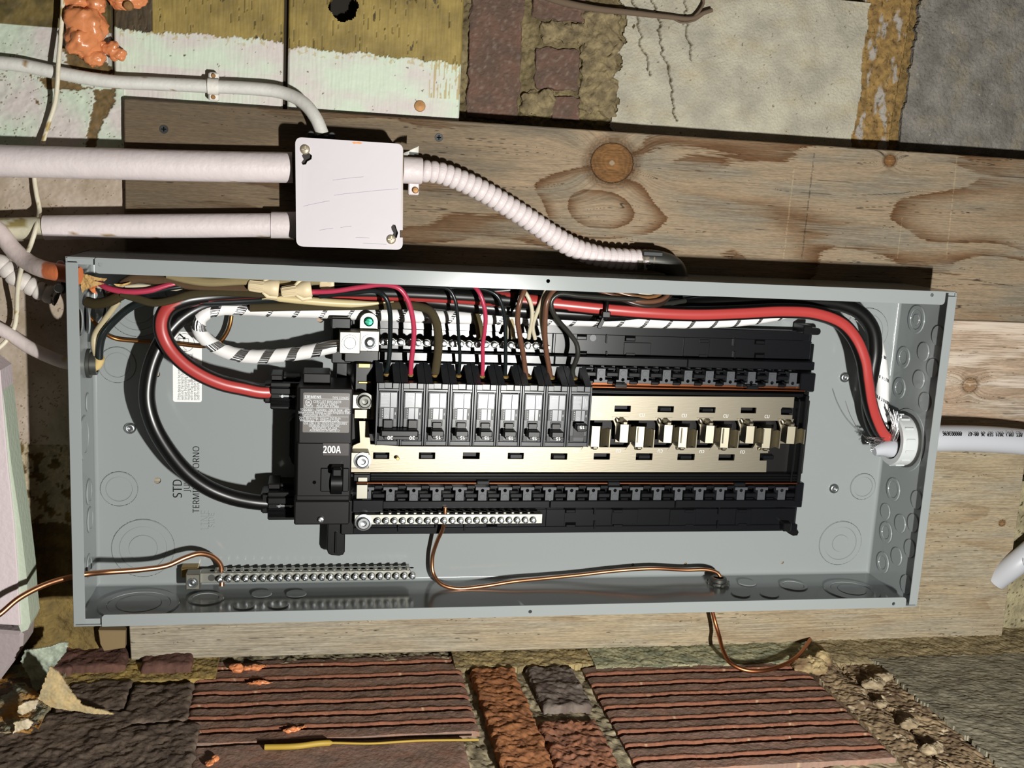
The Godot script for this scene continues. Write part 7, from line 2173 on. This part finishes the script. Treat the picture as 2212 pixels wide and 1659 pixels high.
	mb.prism(PackedVector2Array([Vector2(-576.2, -206.1), Vector2(-521.6, -212.7), Vector2(-519.0, -215.8), Vector2(-520.4, -231.1), Vector2(-528.8, -245.2), Vector2(-542.9, -265.3), Vector2(-579.0, -279.3)]), 0, 44, 3.0)
	tint(mb, func(_p: Vector3) -> Color: return srgb(160, 148, 148))
	put(mb, "casing_foot", M.vsatin, t)
	# loose plaster and paint scraps in the corner
	var n8 := noise(144)
	var scrap := func(m: MB, pts: PackedVector2Array, z: float, tilt: float, c1: Color, c2: Color) -> void:
		var lo := Vector2(1e9, 1e9)
		var hi := -lo
		for p in pts:
			lo = lo.min(p); hi = hi.max(p)
		m.relief(Vector3(0, 0, z), Vector3(1, 0, 0), Vector3(0, 1, 0), Vector3(0, 0, 1), lin(lo.x, hi.x, 0.5), lin(lo.y, hi.y, 0.5),
			func(u, v): return 3.0 * n8.get_noise_2d(u * 0.03 + z, v * 0.03) + (v - lo.y) * -tilt if Geometry2D.is_point_in_polygon(Vector2(u + 1.6 * n8.get_noise_2d(u * 0.2, v * 0.2), v), pts) else -999.0,
			func(u, v, _h): return mix3(c1, c2, 0.5 + n8.get_noise_2d(u * 0.06, v * 0.06)) * (1.0 + 0.2 * n8.get_noise_2d(u * 0.3, v * 0.3)), 1.6)
	mb = MB.new()
	scrap.call(mb, PackedVector2Array([Vector2(-470.6, -217.2), Vector2(-479.5, -218.0), Vector2(-488.5, -221.7), Vector2(-514.4, -226.0), Vector2(-518.3, -238.0), Vector2(-511.6, -253.5), Vector2(-505.0, -274.2), Vector2(-497.7, -266.3), Vector2(-490.1, -249.2), Vector2(-481.8, -239.2), Vector2(-474.4, -229.3)]), 60, 0.0, srgb(176, 186, 168), srgb(128, 136, 122))
	single(mb, "paint_scrap", M.vdull, "mint painted plaster shard standing in the lower left corner", "paint scrap", "plaster scraps in the lower left corner")
	mb = MB.new()
	scrap.call(mb, PackedVector2Array([Vector2(-474.2, -213.6), Vector2(-466.8, -219.6), Vector2(-461.1, -229.4), Vector2(-452.9, -243.3), Vector2(-444.6, -255.4), Vector2(-422.4, -262.2), Vector2(-415.5, -266.5), Vector2(-436.2, -264.5), Vector2(-457.5, -260.7), Vector2(-474.4, -256.0), Vector2(-486.8, -247.7), Vector2(-483.2, -237.3)]), 125, 0.0, srgb(184, 160, 116), srgb(160, 146, 114))
	single(mb, "plaster_scrap", M.vdull, "pointed tan plaster scrap lying over the dark bricks at the lower left", "plaster scrap", "plaster scraps in the lower left corner")
	mb = MB.new()
	scrap.call(mb, PackedVector2Array([Vector2(-505.1, -255.9), Vector2(-496.6, -251.4), Vector2(-486.4, -250.3), Vector2(-489.2, -259.0), Vector2(-496.9, -263.5), Vector2(-503.8, -267.1), Vector2(-507.9, -265.0)]), 120, 0.0, srgb(212, 198, 172), srgb(186, 170, 140))
	single(mb, "plaster_scrap", M.vdull, "small cream plaster chip left of the pointed scrap", "plaster scrap", "plaster scraps in the lower left corner")
	mb = MB.new()
	scrap.call(mb, PackedVector2Array([Vector2(-502.1, -258.9), Vector2(-489.7, -254.7), Vector2(-484.9, -258.8), Vector2(-487.5, -264.4), Vector2(-498.3, -267.7), Vector2(-503.3, -270.3)]), 148, 0.0, srgb(212, 198, 172), srgb(186, 170, 140))
	single(mb, "plaster_scrap", M.vdull, "curled cream plaster chip at the bottom left edge", "plaster scrap", "plaster scraps in the lower left corner")
	mb = MB.new()
	mb.relief(Vector3(0, -270, 0), Vector3(1, 0, 0), Vector3(0, 0, 1), Vector3(0, 1, 0), lin(Vector3(-555.0, -270.0, 64.3).x, Vector3(-482.9, -270.0, 70.1).x, 2.0), lin(2.3, 143.6, 2.0), func(u, v): return 5.0 * n8.get_noise_2d(u * 0.03, v * 0.03) + 2.0 * n8.get_noise_2d(u * 0.12, v * 0.12), func(u, v, _h): return mix3(srgb(182, 136, 76), srgb(152, 156, 136), 0.5 + 1.6 * n8.get_noise_2d(u * 0.025, v * 0.025)), 10.0)
	single(mb, "plaster_heap", M.vrough, "crumbled ochre plaster heaped in the lower left corner", "plaster")

func px2(u: float, v: float) -> Vector3:
	# spots on the box cover, measured from its top left corner
	var a := Vector3(-250.5, 301.6, 54.0)
	var b := Vector3(-150.5, 307.9, 54.0)
	var c := Vector3(-248.8, 197.4, 54.0)
	return a + (b - a) * ((u - 640.0) / 220.0) + (c - a) * ((v - 300.0) / 230.0)

func armoured(pts: Array, r: float, pitch: float, called: String, label: String, c1: Color, c2: Color, chipped: float, sd: int) -> void:
	# a hollow ribbed armour, each turn a round-backed ring
	var path := spline(pts, 0.8)
	var mb := MB.new()
	var run := 0.0
	var n := noise(sd)
	var line := PackedVector3Array()
	var rr := PackedFloat32Array()
	for i in path.size():
		if i > 0:
			run += path[i].distance_to(path[i - 1])
		var f := fposmod(run / pitch, 1.0)
		line.push_back(path[i])
		rr.push_back(0.78 + 0.22 * pow(maxf(sin(PI * clampf((f - 0.04) / 0.92, 0.0, 1.0)), 0.0), 0.35))
	var cnt := line.size()
	mb.tube(line, r, 26, func(t): return rr[mini(int(round(t * (cnt - 1))), cnt - 1)], func(t, an): return c1 if n.get_noise_2d(t * 12.0, an * 1.5) + (t - 0.5) * chipped * 2.2 - 0.55 < 0.0 or cos(an * TAU) > 0.4 + 0.5 * n.get_noise_1d(t * 30.0) and t < 0.93 else c2)
	# true normals along the ribs
	var seg := 26
	for i in mb.v.size() / 3:
		var a := mb.v[i * 3]; var b := mb.v[i * 3 + 1]; var d := mb.v[i * 3 + 2]
		var m := (b - a).cross(d - a).normalized()
		for k in 3:
			if m.dot(mb.n[i * 3 + k]) < 0.0: m = -m
			mb.n[i * 3 + k] = (mb.n[i * 3 + k] * 0.55 + m).normalized()
	single(mb, called, M.vsatin, label, "conduit")

func blob(parts: Array, sd: int) -> MB:
	var mb := MB.new()
	var n := noise(sd)
	for q in parts:
		var c: Vector3 = q[0]
		var r: Vector3 = q[1]
		var nu := 30
		var nv := 18
		var g := []
		for j in nv + 1:
			var row := []
			for i in nu + 1:
				var th := TAU * i / nu
				var ph := PI * j / nv
				var d := Vector3(sin(ph) * cos(th), cos(ph), sin(ph) * sin(th))
				var p := c + d * r
				p += d * (1.0 + 0.14 * r.x) * (1.6 * n.get_noise_3d(p.x * 0.06, p.y * 0.06, p.z * 0.06) + 0.7 * n.get_noise_3d(p.x * 0.2, p.y * 0.2, p.z * 0.2))
				row.append(p)
			g.append(row)
		for j in nv:
			for i in nu:
				var ns := []
				for k in [[i, j], [i + 1, j], [i + 1, j + 1], [i, j + 1]]:
					var x: int = k[0]; var y: int = k[1]
					var m: Vector3 = (g[y][(x + 1) % nu] - g[y][(x - 1 + nu) % nu]).cross(g[mini(y + 1, nv)][x] - g[maxi(y - 1, 0)][x])
					var out: Vector3 = g[y][x] - c
					m = m.normalized() if m.length() > 0.0001 else out.normalized()
					ns.append(m if m.dot(out) > 0.0 else -m)
				mb.quad4(g[j][i], g[j][i + 1], g[j + 1][i + 1], g[j + 1][i], ns[0], ns[1], ns[2], ns[3])
	return mb

func foam() -> void:
	var e := func(u: Vector3, rx: float, ry: float, rz: float) -> Array: return [u, Vector3(rx, ry, rz)]
	var mb := blob([e.call(Vector3(-455.7, 400.4, 6.0), 19, 16, 13), e.call(Vector3(-461.1, 409.8, 4.0), 13, 11, 10), e.call(Vector3(-445.2, 398.2, 3.0), 11, 14, 10), e.call(Vector3(-459.4, 385.8, 6.0), 15, 17, 13), e.call(Vector3(-453.3, 380.1, 3.0), 12, 14, 10), e.call(Vector3(-463.9, 419.3, 2.0), 13, 8, 9), e.call(Vector3(-445.0, 421.8, 2.0), 10, 9, 9)], 151)
	single(mb, "foam_blob", M.foam, "largest orange expanding-foam blob, left of the dark gap at the top left", "foam", "orange foam blobs")
	mb = blob([e.call(Vector3(-447.7, 369.0, 4.0), 10, 7.5, 8), e.call(Vector3(-455.3, 372.2, 2.0), 7, 5, 6)], 152)
	single(mb, "foam_blob", M.foam, "smooth egg-shaped foam drip at the foot of the largest foam blob", "foam", "orange foam blobs")
	mb = blob([e.call(Vector3(-432.2, 379.9, 0.0), 9, 7, 6), e.call(Vector3(-425.8, 376.4, 0.0), 9, 6, 6), e.call(Vector3(-439.1, 383.6, -2.0), 7, 4, 5), e.call(Vector3(-422.8, 373.1, 0.0), 5, 4, 4), e.call(Vector3(-429.7, 371.7, 0.0), 5, 3, 4)], 153)
	single(mb, "foam_blob", M.foam, "crumbly foam spatter right of the egg-shaped drip", "foam", "orange foam blobs")
	mb = blob([e.call(Vector3(-417.8, 425.3, 0.0), 15, 7, 9), e.call(Vector3(-407.3, 427.1, 0.0), 9, 5, 6), e.call(Vector3(-425.1, 428.2, 0.0), 10, 8, 8)], 154)
	single(mb, "foam_blob", M.foam, "foam smear with a nail in it at the top edge, right of the largest blob", "foam", "orange foam blobs")
	var t := MB.new()
	t.lathe(Vector3(-414.0, 420.5, 10.0), Vector3(0, 0, 1), [Vector2(4.6, -4), Vector2(4.6, 0.8), Vector2(3.6, 1.8), Vector2(0, 2)], 16)
	single(t, "nail", M.rust, "rusty nail head in the foam at the top edge", "nail")
	mb = blob([e.call(Vector3(-306.0, -272.0, 18.4), 9, 4, 7), e.call(Vector3(-295.5, -272.0, 19.2), 6, 3, 5), e.call(Vector3(-286.1, -272.0, 18.7), 7, 3, 4), e.call(Vector3(-278.3, -273.0, 13.7), 5, 2, 4)], 155)
	single(mb, "foam_blob", M.foam, "string of small foam drips on the back edge of the left fluted tile", "foam", "orange foam blobs")
	mb = blob([e.call(Vector3(-239.5, -272.0, 156.5), 5, 1.6, 3), e.call(Vector3(-232.7, -272.0, 154.3), 4, 1.4, 3), e.call(Vector3(-246.2, -273.0, 157.7), 8, 1.2, 3), e.call(Vector3(-280.3, -273.0, 53.9), 14, 0.9, 2)], 156)
	single(mb, "foam_blob", M.foam, "flat foam crumbs in the middle grooves of the left fluted tile", "foam", "orange foam blobs")
	mb = blob([e.call(Vector3(-317.2, -272.0, 213.4), 4, 2, 6), e.call(Vector3(-312.1, -272.0, 205.8), 3, 2, 4)], 157)
	single(mb, "foam_blob", M.foam, "foam drip at the bottom edge below the left fluted tile", "foam", "orange foam blobs")
	# yellow sealant on the tile's front edge
	t = MB.new()
	var zf := 186.4
	t.tube(spline([Vector3(-268.3, -272.0, 189.9), Vector3(-238.9, -271.0, 192.7), Vector3(-212.6, -272.0, 187.3), Vector3(-168.3, -273.0, 190.4), Vector3(-123.2, -273.0, 189.2), Vector3(-62.1, -273.0, 192.9)], 3.0), 1.7, 8, func(tt): return 1.7 if tt < 0.3 else 0.7)
	single(t, "sealant_bead", flatmat(158, 130, 44, 0.6), "yellow bead of dried sealant along the front of the left fluted tile", "sealant")
	# dry root across the top
	t = MB.new()
	t.tube(spline([Vector3(-14.0, 482.1, -38.0), Vector3(22.3, 470.5, -36.0), Vector3(64.0, 465.0, -34.0), Vector3(106.4, 464.1, -34.0), Vector3(149.4, 463.3, -34.0), Vector3(179.3, 463.8, -34.0), Vector3(192.0, 470.6, -33.0), Vector3(201.9, 474.6, -34.0)], 3.0), 3.0, 9, func(tt): return 1.5 - 0.7 * tt)
	t.tube(spline([Vector3(179.8, 463.8, -34.0), Vector3(187.4, 473.2, -33.0), Vector3(191.3, 482.1, -34.0), Vector3(187.3, 490.1, -34.0)], 3.0), 1.6, 7)
	t.tube(spline([Vector3(154.8, 463.2, -34.0), Vector3(165.7, 458.5, -33.0), Vector3(181.8, 461.8, -33.0), Vector3(190.1, 467.5, -33.0)], 3.0), 1.2, 7)
	single(t, "dry_root", flatmat(98, 82, 66, 0.95), "dry brown root clinging to the cement coat at the top", "root")

func _ready() -> void:
	var cam := Camera3D.new()
	cam.name = "camera"
	cam.transform = Transform3D(Basis(Vector3(0.981599, 0.053270, 0.183371), Vector3(-0.019040, 0.982819, -0.183587), Vector3(-0.190000, 0.176718, 0.965749)), Vector3(-0.23166, 0.25637, 1.12677))
	cam.fov = 40.5846
	cam.near = 0.02
	cam.far = 20.0
	add_child(cam)
	cam.current = true
	var we := WorldEnvironment.new()
	we.name = "environment"
	var env := Environment.new()
	env.background_mode = Environment.BG_COLOR
	env.background_color = Color(0, 0, 0)
	env.tonemap_mode = Environment.TONE_MAPPER_LINEAR
	env.tonemap_exposure = 1.0
	env.sdfgi_enabled = true
	env.ssao_enabled = true
	env.ssil_enabled = true
	we.environment = env
	add_child(we)
	# the photographer's lamp, held low and to the right of the lens
	for k in 2:
		var lamp := OmniLight3D.new()
		lamp.name = "work_lamp" if k == 0 else "work_lamp_001"
		lamp.position = Vector3(0.11, -0.027 + 0.024 * k, 1.12)
		lamp.light_energy = 0.95
		lamp.light_color = Color(1.0, 0.995, 0.975)
		lamp.light_size = 0.008
		lamp.omni_range = 6.0
		lamp.omni_attenuation = 2.0
		lamp.shadow_enabled = true
		add_child(lamp)
	var t0 := Time.get_ticks_msec()
	materials()
	room()
	old_wall()
	siding()
	ledge()
	boards()
	var t1 := Time.get_ticks_msec()
	enclosure()
	interior()
	bars()
	main_breaker()
	breakers()
	cables()
	branch_wires()
	ground_wires()
	conduits()
	foam()
	print("setting ", t1 - t0, " ms, things ", Time.get_ticks_msec() - t1, " ms")
